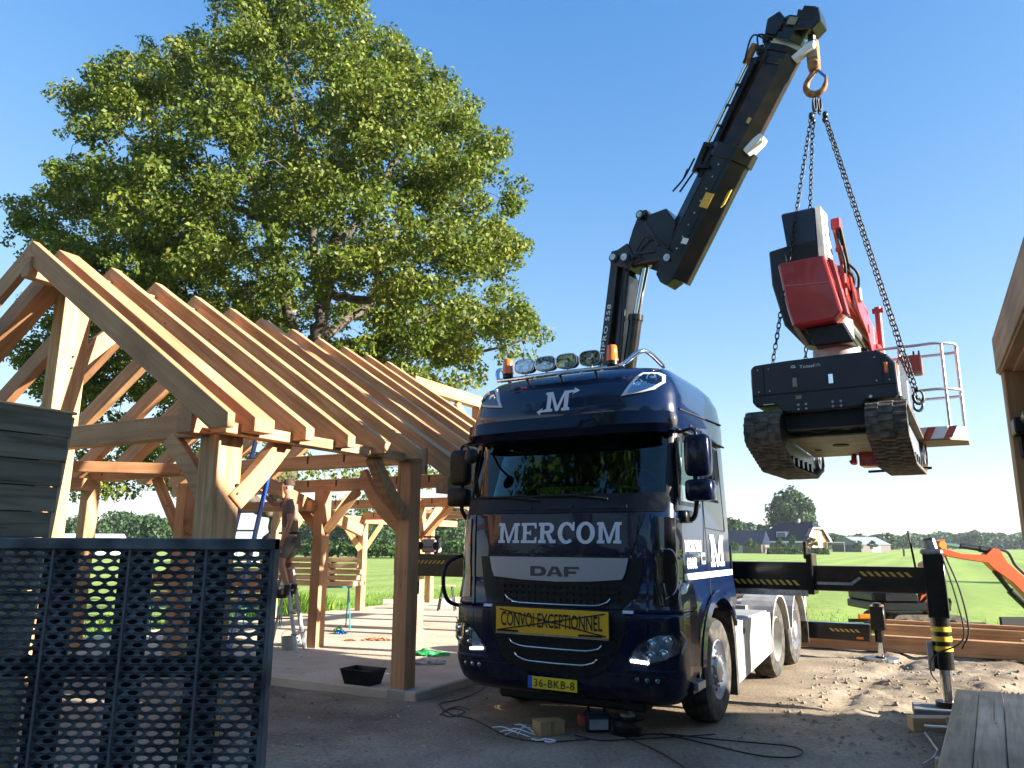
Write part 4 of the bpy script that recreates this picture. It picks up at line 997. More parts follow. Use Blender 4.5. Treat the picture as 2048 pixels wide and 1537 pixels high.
def ring(z, base, wid, dep, rear, nexp, nf=28, ns=6, rr=.10):
    w = interp(wid, z); b = interp(base, z); D = interp(dep, z); yr = interp(rear, z); pts = []
    rr = min(rr+.0, w*.5)
    for i in range(nf+1):
        s = -1+2*i/nf; ph = s*math.pi/2; sn = math.copysign(abs(math.sin(ph))**(2/nexp), ph); cs = max(0, math.cos(ph))**(2/nexp)
        pts.append((w*sn, b+D*(1-cs), z))
    y0 = b+D
    for i in range(1, ns+1): pts.append((w, y0+(yr-rr-y0)*i/ns, z))
    for k in range(1, 4): t = math.pi/2*k/4; pts.append((w-rr*(1-math.cos(t)), yr-rr+rr*math.sin(t), z))
    for k in range(0, 5): pts.append(((w-rr)*(1-k/2.), yr, z))
    for k in range(3, 0, -1): t = math.pi/2*k/4; pts.append((-(w-rr*(1-math.cos(t))), yr-rr+rr*math.sin(t), z))
    for i in range(ns, 0, -1): pts.append((-w, y0+(yr-rr-y0)*i/ns, z))
    return pts
def loft(zs, *a, cap_top=False, cap_bot=False, **k):
    mb = MB(); rs = [ring(z, *a, **k) for z in zs]; n = len(rs[0]); V = [p for r in rs for p in r]
    F = [(j*n+i, j*n+(i+1) % n, (j+1)*n+(i+1) % n, (j+1)*n+i) for j in range(len(rs)-1) for i in range(n)]
    if cap_top: F.append(tuple((len(rs)-1)*n+i for i in range(n)))
    if cap_bot: F.append(tuple(range(n))[::-1])
    return mb.add(V, F)

def serif_letters():
    """hand drawn slab serif capitals as polygon lists in a unit cell: (width, [polygons])"""
    t, s = .24, .16; L = {}
    L['M'] = (1.25, [[(0,0),(.40,0),(.40,.14),(.30,.14),(.30,.76),(.55,0),(.70,0),(.95,.76),(.95,.14),(.85,.14),(.85,0),(1.25,0),(1.25,.14),(1.16,.14),(1.16,.86),(1.25,.86),(1.25,1),(.91,1),(.625,.26),(.34,1),(0,1),(0,.86),(.09,.86),(.09,.14),(0,.14)]])
    L['E'] = (.90, [[(0,0),(.90,0),(.90,.30),(.80,.30),(.76,.13),(.32,.13),(.32,.44),(.50,.44),(.50,.38),(.58,.38),(.58,.62),(.50,.62),(.50,.56),(.32,.56),(.32,.87),(.74,.87),(.78,.72),(.88,.72),(.87,1),(0,1),(0,1-s),(.10,1-s),(.10,s),(0,s)]])
    def arc(cx, cy, rx, ry, a0, a1, n=12): return [(cx+rx*math.cos(R(a0+(a1-a0)*i/n)), cy+ry*math.sin(R(a0+(a1-a0)*i/n))) for i in range(n+1)]
    # R = stem+serifs, bowl ring, leg
    bowl = arc(.56, .73, .32, .27, 90, -90)+arc(.52, .73, .12, .13, -90, 90)
    L['R'] = (.98, [[(0,0),(.42,0),(.42,s),(.33,s),(.33,.46),(.56,.46),(.52,.60),(.33,.60),(.33,.86),(.52,.86),(.56,1),(0,1),(0,1-s),(.10,1-s),(.10,s),(0,s)], bowl, [(.40,.47),(.64,.47),(.82,s),(.98,s),(.98,0),(.66,0)]])
    L['C'] = (.92, [arc(.48, .5, .48, .53, 48, 312, 22)+arc(.50, .5, .25, .37, 312, 48, 22), [(.665, .775), (.80, .60), (.92, .60), (.92, 1.02), (.82, 1.02), (.79, .89)]])
    up = arc(.5, .5, .5, .53, 0, 180, 18)+arc(.5, .5, .25, .37, 180, 0, 18); lo = arc(.5, .5, .5, .53, 180, 360, 18)+arc(.5, .5, .25, .37, 360, 180, 18)
    L['O'] = (1.0, [up, lo])
    gbar = [(.52, .52), (.98, .52), (.98, .38), (.90, .38), (.90, .04), (.66, .10), (.66, .38), (.52, .38)]
    L['G'] = (.98, [arc(.48, .5, .48, .53, 58, 300, 22)+arc(.50, .5, .24, .36, 300, 58, 22), [(.70, .66), (.88, .66), (.88, 1.0), (.76, 1.0), (.70, .88)], gbar])
    return L
SL = serif_letters()
def serif(word, m, parent, mapf, u0, u1, v0, v1, off=.004, name='lettering', gap=.10):
    """each letter a mesh of its own on mapf"""
    tot = sum(SL[c][0] for c in word)+gap*(len(word)-1); k = (u1-u0)/tot; u = u0
    for c in word:
        w, polys = SL[c]; bm = bmesh.new()
        for j, P in enumerate(polys):
            tess(bm, [(u+x*k, v0+y*(v1-v0)) for x, y in P])
        for v in bm.verts: v.co = Vector(mapf(v.co.x, v.co.y, off))
        me = bpy.data.meshes.new(name); bm.to_mesh(me); bm.free(); me.materials.append(m); o = link(name, me, parent)
        u += (w+gap)*k

def wheel(parent, x, y, r=.505, w=.31, side=1, steer=True):
    """tyre > rim, hub ; outer face towards side"""
    c = Vector((x, y, r)); ax = Vector((side, 0, 0)); h = w/2
    prof = [(.30, -h*.9), (.34, -h), (.44, -h), (.485, -h*.88), (r, -h*.6), (r, -h*.05), (r-.012, -h*.04), (r-.012, h*.04), (r, h*.05), (r, h*.6), (.485, h*.88), (.45, h*.98), (.36, h), (.30, h*.92), (.295, h*.7)]
    t = MB(off=(0, 0, 0)).lathe(prof, c, ax, 48).build('tyre', RUB, parent, smooth=40)
    if steer: rp = [(.295, h*.9), (.285, h*.95), (.27, h*.6), (.255, h*.25), (.24, h*.45), (.17, h*.72), (.14, h*.78), (.12, h*1.0), (.08, h*1.08), (0.001, h*1.1)]
    else: rp = [(.295, h*.9), (.28, h*.95), (.265, h*.3), (.25, -h*.1), (.20, -h*.3), (.15, -h*.35), (.13, -h*.1), (.12, h*.3), (.09, h*.42), (.001, h*.45)]
    rim = MB().lathe(rp, c, ax, 40).build('rim', SILV if steer else GRYD, t, smooth=40)
    n = 10
    hb = MB(); nb = MB()
    for i in range(n):
        a = 2*math.pi*i/n; d = Vector((0, math.cos(a), math.sin(a)))
        zo = h*.58 if steer else -h*.32
        hb.cyl(c+d*.205+ax*(zo-.002), c+d*.205+ax*(zo+.006), .027, n=10)
        b2 = Vector((0, math.cos(a+.31), math.sin(a+.31))); zz = h*.78 if steer else -h*.3
        nb.cyl(c+b2*.155+ax*zz, c+b2*.155+ax*(zz+.03), .014, n=6)
    hb.build('hand_hole', BLKM, t); nb.build('wheel_nut', STL, t)

def truck():
    T = empty('tractor_unit', 'dark navy heavy tractor unit with roof lamps and black loader crane', 'truck', TO, -TYAW)
    RE = [(.3, 2.2), (3, 2.2)]
    # --- cab shell
    loft([1.42, 1.6, 1.8, 2.05, 2.2], BASE, WID, DEP, RE, 4.4, cap_bot=True).build('cab_body', NAVY, T, smooth=50)
    # lower front corners/bumper: front part only (open arch behind)
    def front_skin(name, x0, x1, z0, z1, m, off=0, nx=20, nz=8, thick=.02):
        mb = MB(); V = []; F = []
        for j in range(nz+1):
            for i in range(nx+1):
                V.append(fpt(x0+(x1-x0)*i/nx, z0+(z1-z0)*j/nz, off))
        F = [(j*(nx+1)+i, j*(nx+1)+i+1, (j+1)*(nx+1)+i+1, (j+1)*(nx+1)+i) for j in range(nz) for i in range(nx)]
        o = mb.add(V, F).build(name, m, T, smooth=60); s = o.modifiers.new('t', 'SOLIDIFY'); s.thickness = thick; s.offset = -1; return o
    def band(name, zs, m, yb=.66, off=0.):
        """front and both short sides down to the wheel arch"""
        mb = MB(); rs = []
        for z in zs:
            w = interp(WID, z); b = interp(BASE, z); D = interp(DEP, z); p = [(-w, yb, z)]
            for i in range(37):
                s = -1+2*i/36; ph = s*math.pi/2; sn = math.copysign(abs(math.sin(ph))**(2/4.4), ph); cs = max(0, math.cos(ph))**(2/4.4); p.append((w*sn, b+D*(1-cs), z))
            p.append((w, yb, z)); rs.append(p)
        n = len(rs[0]); V = [q for r in rs for q in r]; F = [(j*n+i, j*n+i+1, (j+1)*n+i+1, (j+1)*n+i) for j in range(len(rs)-1) for i in range(n-1)]
        o = mb.add(V, F).build(name, m, T, smooth=45); s = o.modifiers.new('t', 'SOLIDIFY'); s.thickness = .03; s.offset = -1; return o
    band('bumper', [.33, .37, .42, .5, .6, .66, .80, .95, 1.10, 1.14], NAVYD)
    band('cab_front', [1.15, 1.18, 1.3, 1.42], NAVY)
    part(MB().box(-1.0, 1.0, .25, .9, .35, 1.3), 'dark_filler_box', BLKM, T)  # black box added to block light inside the hollow front
    part(MB().box(-1.15, 1.15, .55, 1.95, 1.1, 1.41), 'cab_floor', BLKM, T)
    # side wings round the wheel arch
    for sd in (1, -1):
        arch = [(1.38+.66*math.cos(t), .56+.66*math.sin(t)) for t in [R(38+(180-38)*i/14) for i in range(15)]]
        poly = [(.66, .52), (.66, 1.418), (2.2, 1.418), (2.2, 1.14), (1.95, .98)]+arch
        mb = MB(); n = len(poly)
        xo = sd*1.222; xi = sd*1.10
        V = [(xo-sd*.034*max(0, (b-1.2)/.218), a, b) for a, b in poly]+[(xi, a, b) for a, b in poly]
        mb.add(V, [tuple(range(n)), tuple(range(n, 2*n))[::-1]]+[(i, (i+1) % n, n+(i+1) % n, n+i) for i in range(n)])
        mb.build('side_wing', NAVY, T, smooth=30)
        lip = [(sd*1.262, 1.38+.70*math.cos(t), .56+.70*math.sin(t)) for t in [R(30+(175-30)*i/22) for i in range(23)]]
        mbl = MB()
        for i in range(22):
            a0, a1 = R(30+145*i/22), R(30+145*(i+1)/22)
            q = []
            for aa in (a0, a1):
                for rr, xx in ((.655, 1.275), (.735, 1.262), (.735, 1.24), (.655, 1.24)): q.append((sd*xx, 1.38+rr*math.cos(aa), .56+rr*math.sin(aa)))
            mbl.add(q, [(0, 1, 5, 4), (1, 2, 6, 5), (2, 3, 7, 6), (3, 0, 4, 7)])
        mbl.build('arch_lip', NAVY, T, smooth=40)
        part(MB().prism([(1.95, .17), (2.04, .17), (2.0, .8), (1.9, 1.12), (1.80, 1.18), (1.84, 1.0), (1.93, .7)], (sd*1.24-.35*(sd > 0), 0, 0), (0, 1, 0), (0, 0, 1), 0, .35), 'mud_flap', RUB, T)
        # entry step
        part(MB().box(sd*1.215, sd*1.0, .45, .74, .40, .52), 'entry_step', BLK, T, bevel=.01)
        part(MB().box(sd*1.25, sd*1.2, .5, .745, .43, .50), 'step_trim', ALU, T, bevel=.005)
        # door seams, window, belt stripe
        for (y0, z0, y1, z1) in ((.40, 1.42, .40, 2.86), (1.15, 1.2, 1.17, 2.30), (1.17, 2.3, 1.20, 2.86), (1.18, 1.93, 1.95, 1.90), (1.95, 1.90, 1.90, 2.82)):
            sm = MB(); a = Vector(spt(y0, z0, .002, sd)); b = Vector(spt(y1, z1, .002, sd)); sm.beam(a, b, .012, .006, up=(1, 0, 0)); sm.build('door_seam', BLKM, T)
        sp = lambda u, v, o, sd=sd: spt(u, v, o, sd)
        surf_poly('side_window_frame', [(.38, 2.13), (1.08, 2.13), (1.13, 2.80), (.46, 2.80), (.38, 2.6)], sp, .004, BLK, T, .006, step=.5, stepv=.2)
        surf_poly('side_window', [(.42, 2.17), (1.05, 2.17), (1.09, 2.76), (.50, 2.76), (.42, 2.58)], sp, .007, mat('reflective_side_glass', (.05, .09, .10), .03, spec=1.0, coat=1), T, .003, step=.5, stepv=.2)
        surf_poly('rear_window_frame', [(1.30, 2.21), (1.78, 2.21), (1.66, 2.74), (1.60, 2.79), (1.32, 2.80)], sp, .003, BLKM, T, .004, step=.5, stepv=.2)
        surf_poly('rear_window', [(1.33, 2.24), (1.75, 2.24), (1.63, 2.73), (1.58, 2.77), (1.34, 2.77)], sp, .005, MATS['reflective_side_glass'], T, .003, step=.5, stepv=.2)
        surf_poly('stripe', [(.40, 1.425), (2.165, 1.425), (2.165, 1.485), (.40, 1.485)], sp, .004, WHT, T, .003, step=3)
        surf_poly('door_handle', [(.96, 1.56), (1.11, 1.56), (1.11, 1.68), (.96, 1.68)], sp, .012, SILV, T, .012, step=1, bevel=.004)
        part(MB().box(sd*1.19, sd*1.205, .99, 1.08, 1.60, 1.64), 'handle_recess', BLKM, T)
    # --- windscreen zone: pillars + glass + interior
    loft([2.2, 2.5, 2.86], BASE, WID, DEP, RE, 4.4).build('upper_cab', NAVY, T, smooth=50)
    return T
T = truck()
# the upper cab skin is opened at the front so that the windscreen is real glass over a cabin
def open_front():
    o = [c for c in T.children if c.name.startswith('upper_cab')][0]; bm = bmesh.new(); bm.from_mesh(o.data)
    dl = [f for f in bm.faces if abs(f.calc_center_median().x) < 1.09 and f.calc_center_median().y < .75]
    bmesh.ops.delete(bm, geom=dl, context='FACES'); bm.to_mesh(o.data); bm.free()
open_front()
surf_poly('windscreen', [(-1.12, 2.22), (1.12, 2.22), (1.12, 2.84), (-1.12, 2.84)], fpt, .0, GLW, T, .004, step=.08, stepv=.1)
surf_poly('windscreen_surround', [(-1.15, 2.16), (1.15, 2.16), (1.15, 2.245), (-1.15, 2.245)], fpt, .008, BLK, T, .01, step=.08)
for sd in (1, -1):
    surf_poly('windscreen_pillar', [(sd*1.09, 2.2), (sd*1.175, 2.2), (sd*1.16, 2.86), (sd*1.08, 2.86)][::sd], fpt, .008, BLK, T, .01, step=.02, stepv=.1)
# interior
part(MB().box(-1.1, 1.1, .45, .80, 2.05, 2.235), 'dashboard', mat('dashboard_dark', (.03, .035, .04), .7), T, bevel=.03)
part(MB().box(-1.12, 1.12, 1.85, 1.9, 2.2, 2.86), 'cabin_back', mat('cabin_trim', (.035, .04, .045), .9), T)
for x in (-.62, .62):
    s = part(MB().box(x-.25, x+.25, 1.1, 1.6, 2.15, 2.3).box(x-.24, x+.24, 1.5, 1.68, 2.2, 2.72).box(x-.14, x+.14, 1.5, 1.62, 2.72, 2.84), 'seat', mat('seat_fabric', (.05, .05, .055), .9), T, bevel=.04, seg=2)
sw = [(.62+.23*math.cos(a), .78-.06*math.sin(a), 2.36+.17*math.sin(a)) for a in [2*math.pi*i/28 for i in range(28)]]
part(MB().tube(sw, .016, 8, closed=True).tube([(.42, .78, 2.36), (.62, .80, 2.33), (.82, .78, 2.36)], .014, 6), 'steering_wheel', SILV, T, smooth=True)
# sign on the dashboard, curtain swags at the top
part(MB().box(-.36, .27, .42, .43, 2.245, 2.345), 'dashboard_sign', YELP, T)
lettering('sign_lettering', 'NORMAAL', BLKM, T, lambda u, v, o: (-.045+u, .419-o, 2.297+v), .46, .075, .01, spacing=1.15)
for i in range(4):
    x = -.52+.31*i; a = [(x+.14*math.cos(t), 2.80-.07*math.sin(t)) for t in [math.pi*k/10 for k in range(11)]]
    surf_poly('curtain_swag', a, lambda u, v, o: (u, .52+o, v), 0, mat('pale_green_curtain', (.22, .27, .20), .9), T, .01, step=.3)
surf_poly('top_curtain', [(-.85, 2.78), (.9, 2.78), (.9, 2.86), (-.85, 2.86)], lambda u, v, o: (u, .52+o, v), .0, MATS['cabin_trim'], T, .01, step=3)
# wipers
for x0, x1 in ((-.95, -.25), (-.2, .55)):
    part(MB().tube([fpt(x0+.75, 2.19, .03), fpt(x0+.4, 2.235, .035), fpt(x0, 2.24, .03)], .010, 6).tube([fpt(x0-.1, 2.232, .02), fpt(x0+.6, 2.25, .02)], .008, 5), 'wiper', BLKM, T)
# --- roof cap
loft([2.865, 2.90, 2.98, 3.06, 3.14, 3.22, 3.30, 3.38, 3.44, 3.49, 3.53, 3.56, 3.585, 3.60], RB, RW, RD, RR, 3.4, cap_top=True, cap_bot=True, rr=.16).build('roof_cap', NAVY, T, smooth=60)
surf_poly('sun_visor', [(-1.13, 2.83), (1.13, 2.83), (1.16, 3.03), (.8, 3.045), (-.8, 3.045), (-1.16, 3.03)], rpt_v := (lambda u, v, o: fpt(u, v, o, [(2.8, .13), (2.9, .05), (3.05, .10)], [(2.8, 1.19), (3.05, 1.22)], [(2.8, .42), (3.1, .42)], 3.6)), .0, mat('visor_dark', (.002, .004, .016), .15, coat=.35, spec=.2), T, .02, step=.08)
# side seam of the roof cap
for sd in (1, -1):
    part(MB().tube([(sd*1.192, .45, 3.075), (sd*1.19, 1.0, 3.09), (sd*1.187, 2.0, 3.12)], .010, 5), 'roof_seam', BLKM, T)
    part(MB().tube([(sd*1.186, .40, 2.868), (sd*1.186, 2.08, 2.868)], .012, 5), 'roof_seam', BLKM, T)
    # marker lamp pod at the visor corner
    part(MB().ball((sd*1.15, .34, 2.955), .08, 12, (.7, .9, 1.05)), 'marker_lamp', mat('smoked_lens', (.10, .09, .09), .08, coat=1), T, smooth=True)
    for k in range(3): part(MB().box(sd*1.185, sd*1.198, .78+k*.2, .86+k*.2, 2.945-.008*k, 2.965-.008*k), 'air_vent', BLKM, T)
    # high beam units in the roof
    m = lambda u, v, o: rpt(u, v, o)
    out_ = [(sd*.69, 3.205), (sd*.80, 3.40), (sd*.86, 3.462), (sd*1.0, 3.46), (sd*1.055, 3.43), (sd*1.075, 3.34), (sd*1.0, 3.26), (sd*.90, 3.235)]
    hb = surf_poly('roof_headlight', out_[::sd], m, .018, LET, T, .02, step=.06)
    inn = [(sd*.745, 3.235), (sd*.83, 3.385), (sd*.875, 3.44), (sd*.99, 3.438), (sd*1.03, 3.41), (sd*1.045, 3.345), (sd*.985, 3.285), (sd*.90, 3.26)]
    surf_poly('lamp_bowl', inn[::sd], m, .020, mat('lamp_dark', (.30, .36, .45), .15, metal=.6), hb, .01, step=.06)
    for cx, cz, r in ((.845, 3.325, .05), (.955, 3.385, .05)):
        c = Vector(rpt(sd*cx, cz, .024)); MB().lathe([(r, 0), (r*1.0, .012), (r*.8, .010), (r*.6, -.0), (.001, .006)], c, (sd*.35, -.9, .2), 20).build('projector', CHR, hb, smooth=40)
    surf_poly('lamp_glass', inn[::sd], m, .036, LENS, hb, .003, step=.06)
serif('M', LET, T, rpt, -.155, .135, 3.105, 3.325, .006, 'logo_letter')
surf_poly('logo_arrow', [(.07, 3.325), (.07, 3.298), (.165, 3.298), (.150, 3.272), (.232, 3.315), (.165, 3.352), (.172, 3.325)], rpt, .006, LET, T, .003, step=.1)
surf_poly('logo_arrow', [(-.08, 3.105), (-.08, 3.128), (-.19, 3.128), (-.175, 3.155), (-.245, 3.112), (-.20, 3.075), (-.20, 3.105)], rpt, .006, LET, T, .003, step=.1)
# --- lamp bar, beacons, spot lamps
bar = [(-.93, .78, 3.60), (-.88, .50, 3.70), (-.86, .36, 3.66), (-.80, .28, 3.545), (-.70, .245, 3.525), (0, .20, 3.52), (.62, .225, 3.525), (.70, .25, 3.55), (.82, .36, 3.68), (.88, .50, 3.70), (.94, .78, 3.60)]
B_ = part(MB().tube(bez(bar, 6), .024, 12), 'light_bar', CHR, T, smooth=True)
for x in (-.4, .0, .4): part(MB().tube([(x, .21, 3.5), (x, .30, 3.43)], .014, 6), 'bar_bracket', BLK, T)
for x, y in ((-.655, .235), (.585, .225)):
    bc = part(MB().cyl((x, y, 3.545), (x, y, 3.585), .058, n=20), 'beacon', BLK, T, smooth=40)
    MB().lathe([(.062, 0), (.064, .02), (.058, .03), (.055, .10), (.052, .15), (.045, .165), (.001, .168)], (x, y, 3.585), (0, 0, 1), 24).build('beacon_dome', AMB, bc, smooth=40)
for i, x in enumerate((-.43, -.175, .075, .345)):
    y = .215; z = 3.645
    sh = [(.12*math.copysign(abs(math.cos(t))**.55, math.cos(t)), .075*math.copysign(abs(math.sin(t))**.8, math.sin(t))) for t in [2*math.pi*k/24 for k in range(24)]]
    lp = part(MB().prism(sh, (x, y+.06, z), (1, 0, 0), (0, 0, 1), 0, .07), 'spot_lamp', BLK, T, smooth=40)
    part(MB().prism([(a*.9, b*.88) for a, b in sh], (x, y-.012, z), (1, 0, 0), (0, 0, 1), 0, .004), 'reflector', mat('reflector_bright', (.55, .6, .65), .16, metal=1, col2=(.1, .1, .12), scale=26, lo=.45, hi=.55), lp)
    part(MB().ball((x, y-.01, z), .026, 10, (1, .3, 1)), 'bulb_cover', CHR, lp, smooth=True)
    lens = part(MB().prism([(a*.93, b*.92) for a, b in sh], (x, y-.02, z), (1, 0, 0), (0, 0, 1), 0, .004), 'lens', LENS, lp)
    part(MB().tube([(a*1.0+x, y-.012, z+b*1.0) for a, b in sh], .007, 6, closed=True), 'lamp_rim', CHR, lp, smooth=True)
    part(MB().cyl((x, y+.03, 3.575), (x, y+.03, 3.53), .014, n=8), 'lamp_mount', STL, lp)
for x in (-.3, -.02, .25, .48): part(MB().cyl((x, .185, 3.49), (x, .21, 3.49), .012, n=8), 'bar_lamp', WHT, T)

# --- front lid, cowl, grille
surf_poly('cowl', [(-1.1, 2.065), (1.1, 2.065), (1.13, 2.2), (-1.13, 2.2)], fpt, .012, BLK, T, .02, step=.08)
for x0, x1 in ((-.62, -.28), (-.12, .18), (.35, .75)): surf_poly('cowl_vent', [(x0, 2.10), (x1, 2.10), (x1, 2.13), (x0, 2.13)], fpt, .02, BLKM, T, .01, step=.1)
surf_poly('service_lid', [(-.74, 1.66), (.80, 1.66), (.93, 2.05), (-.86, 2.05)], fpt, .014, NAVYD, T, .02, step=.08)
surf_poly('grille_panel', [(-.63, 1.17), (.70, 1.17), (.86, 1.30), (.92, 1.63), (-.86, 1.63), (-.80, 1.30)], fpt, .010, BLK, T, .02, step=.08)
for sd in (1, -1):
    surf_poly('corner_seam', [(sd*.93, 1.16), (sd*.955, 1.16), (sd*.985, 2.06), (sd*.965, 2.06)][::sd], fpt, .012, NAVY, T, .02, step=.05)
    surf_poly('air_deflector', [(sd*.99, 1.22), (sd*1.18, 1.2), (sd*1.205, 1.7), (sd*1.19, 2.0), (sd*1.03, 2.02)][::sd], fpt, .012, mat('deflector_black', (.004, .004, .007), .12, coat=.8), T, .02, step=.03)
part(MB().tube(bez([fpt(1.06, 1.72, .012), fpt(1.15, 1.70, .014), fpt(1.175, 1.55, .014), fpt(1.17, 1.35, .014), fpt(1.10, 1.27, .012)], 6), .006, 5), 'deflector_edge', SILV, T)
nameplate = surf_poly('name_panel', [(-.73, 1.63), (.78, 1.63), (.75, 1.50), (.715, 1.435), (.4, 1.41), (.03, 1.40), (-.34, 1.41), (-.67, 1.435), (-.70, 1.50)], fpt, .036, mat('brushed_silver_panel', (.36, .36, .40), .38, metal=.55), T, .02, step=.08)
surf_poly('panel_crease', [(-.70, 1.592), (.75, 1.592), (.75, 1.596), (-.70, 1.596)], fpt, .0375, GRYD, nameplate, .002, step=.1)
def daf(mapf):
    k = .26; P = {}
    # wide blocky letters: D A F
    def dd(k, x): return [(-.26, -.05*k+(0)), (-.15*x, -.05*k), (-.108*x, -.035*k), (-.096*x, 0), (-.108*x, .035*k), (-.15*x, .05*k), (-.26, .05*k)]
    polys = [
      [(-.265,-.05),(-.15,-.05),(-.108,-.038),(-.09,0),(-.108,.038),(-.15,.05),(-.265,.05)],
      [(-.085,-.05),(-.042,-.05),(-.03,-.028),(.035,-.028),(.046,-.05),(.092,-.05),(.035,.05),(-.028,.05)],
      [(.105,-.05),(.15,-.05),(.15,-.02),(.232,-.02),(.232,.005),(.15,.005),(.15,.026),(.265,.026),(.265,.05),(.105,.05)]]
    for p in polys: surf_poly('name_letter', [(x+.02, 1.495+y*.95) for x, y in p], mapf, .040, mat('letter_dark_grey', (.05, .05, .055), .4), T, .004, step=.2)
    surf_poly('letter_hole', [(-.215+.02, 1.495-.022), (-.155+.02, 1.495-.022), (-.137+.02, 1.495), (-.155+.02, 1.495+.022), (-.215+.02, 1.495+.022)], mapf, .0415, MATS['brushed_silver_panel'], T, .002, step=.2)
    surf_poly('letter_hole', [(-.022+.02, 1.495-.008), (.028+.02, 1.495-.008), (.003+.02, 1.495+.028)], mapf, .0415, MATS['brushed_silver_panel'], T, .002, step=.2)
daf(fpt)
serif('MERCOM', LET, T, fpt, -.64, .71, 1.765, 1.965, .022)
def strip(x0, x1, z0, z1, rr):
    """chrome U strip: ends curl up"""
    P = [fpt(x0, z1, .034), fpt(x0+.03, z1-.035, .036), fpt(x0+.10, z0+.008, .038)]+[fpt(x0+.1+(x1-x0-.2)*t, z0-.004*math.sin(math.pi*t), .038) for t in np.linspace(.08, .92, 8)]+[fpt(x1-.10, z0+.008, .038), fpt(x1-.03, z1-.035, .036), fpt(x1, z1, .034)]
    part(MB().tube(P, .009, 7), 'chrome_strip', CHR, T, smooth=True)
surf_poly('lower_grille', [(-.36, .55), (.42, .55), (.60, .66), (.76, 1.0), (.74, 1.155), (-.70, 1.155), (-.72, 1.0), (-.55, .66)], fpt, .008, BLK, T, .02, step=.08)
for z in (.62, .74, .86, 1.24, 1.30, 1.36):
    surf_poly('grille_slat', [(-.50-(z-.62)*.35, z), (.56+(z-.62)*.35, z), (.56+(z-.62)*.35, z+.03), (-.50-(z-.62)*.35, z+.03)] if z < 1 else [(-.62, z), (.68, z), (.68, z+.028), (-.62, z+.028)], fpt, .026, BLK, T, .02, step=.1)
for k in range(17):
    x = -.56+.07*k; surf_poly('grille_bar', [(x, 1.19), (x+.006, 1.19), (x+.006, 1.39), (x, 1.39)], fpt, .022, BLKM, T, .01, step=.2, stepv=.5)
for x in (-.93, .93): surf_poly('bumper_shut_line', [(x-.003, .42), (x+.003, .42), (x+.003, 1.13), (x-.003, 1.13)], fpt, .002, BLKM, T, .004, step=.2)
surf_poly('bumper_shut_line', [(-1.1, .60), (1.1, .60), (1.1, .606), (-1.1, .606)], fpt, .002, BLKM, T, .004, step=.08)
strip(-.53, .60, 1.19, 1.26, 0); strip(-.46, .52, .785, .845, 0); strip(-.40, .47, .655, .72, 0)
# steps in silver
for x in (-.74, .77): surf_poly('step_insert', [(x-.05, 1.135), (x+.05, 1.135), (x+.05, 1.16), (x-.05, 1.16)], fpt, .02, LET, T, .02, step=.2)
# wide load board
mp_ = lambda u, v, o: (u, -.055-o, v)
cb = part(MB().box(-.605, .605, -.058, -.048, .905, 1.145), 'wide_load_board', YEL, T, bevel=.004)
part(MB().box(-.605, .605, -.060, -.046, .893, .903), 'board_rail', STL, T)
lettering('board_lettering', 'CONVOI EXCEPTIONNEL', BLKM, T, lambda u, v, o: (u, -.0585-o, 1.035+v), 1.09, .135, .012, spacing=1.0)
for a, b in (((-.56, 1.125), (.58, .925)), ((-.58, .925), (.57, 1.125))):
    part(MB().beam((a[0], -.063, a[1]), (b[0], -.063, b[1]), .004, .012), 'tape_cross', BLKM, T)
for x in (-.47, .42): part(MB().box(x-.12, x+.12, -.066, -.058, .915, .932), 'board_clamp', BLK, T)
# number plate
npl = part(MB().box(-.26, .26, -.022, -.012, .405, .515), 'number_plate', YELP, T, bevel=.003)
part(MB().box(-.26, -.215, -.0245, -.0225, .406, .514), 'eu_band', BLUS, npl)
lettering('plate_lettering', '36-BKB-8', BLKM, npl, lambda u, v, o: (.022+u, -.0235-o, .460+v), .43, .072, .006, spacing=1.1)
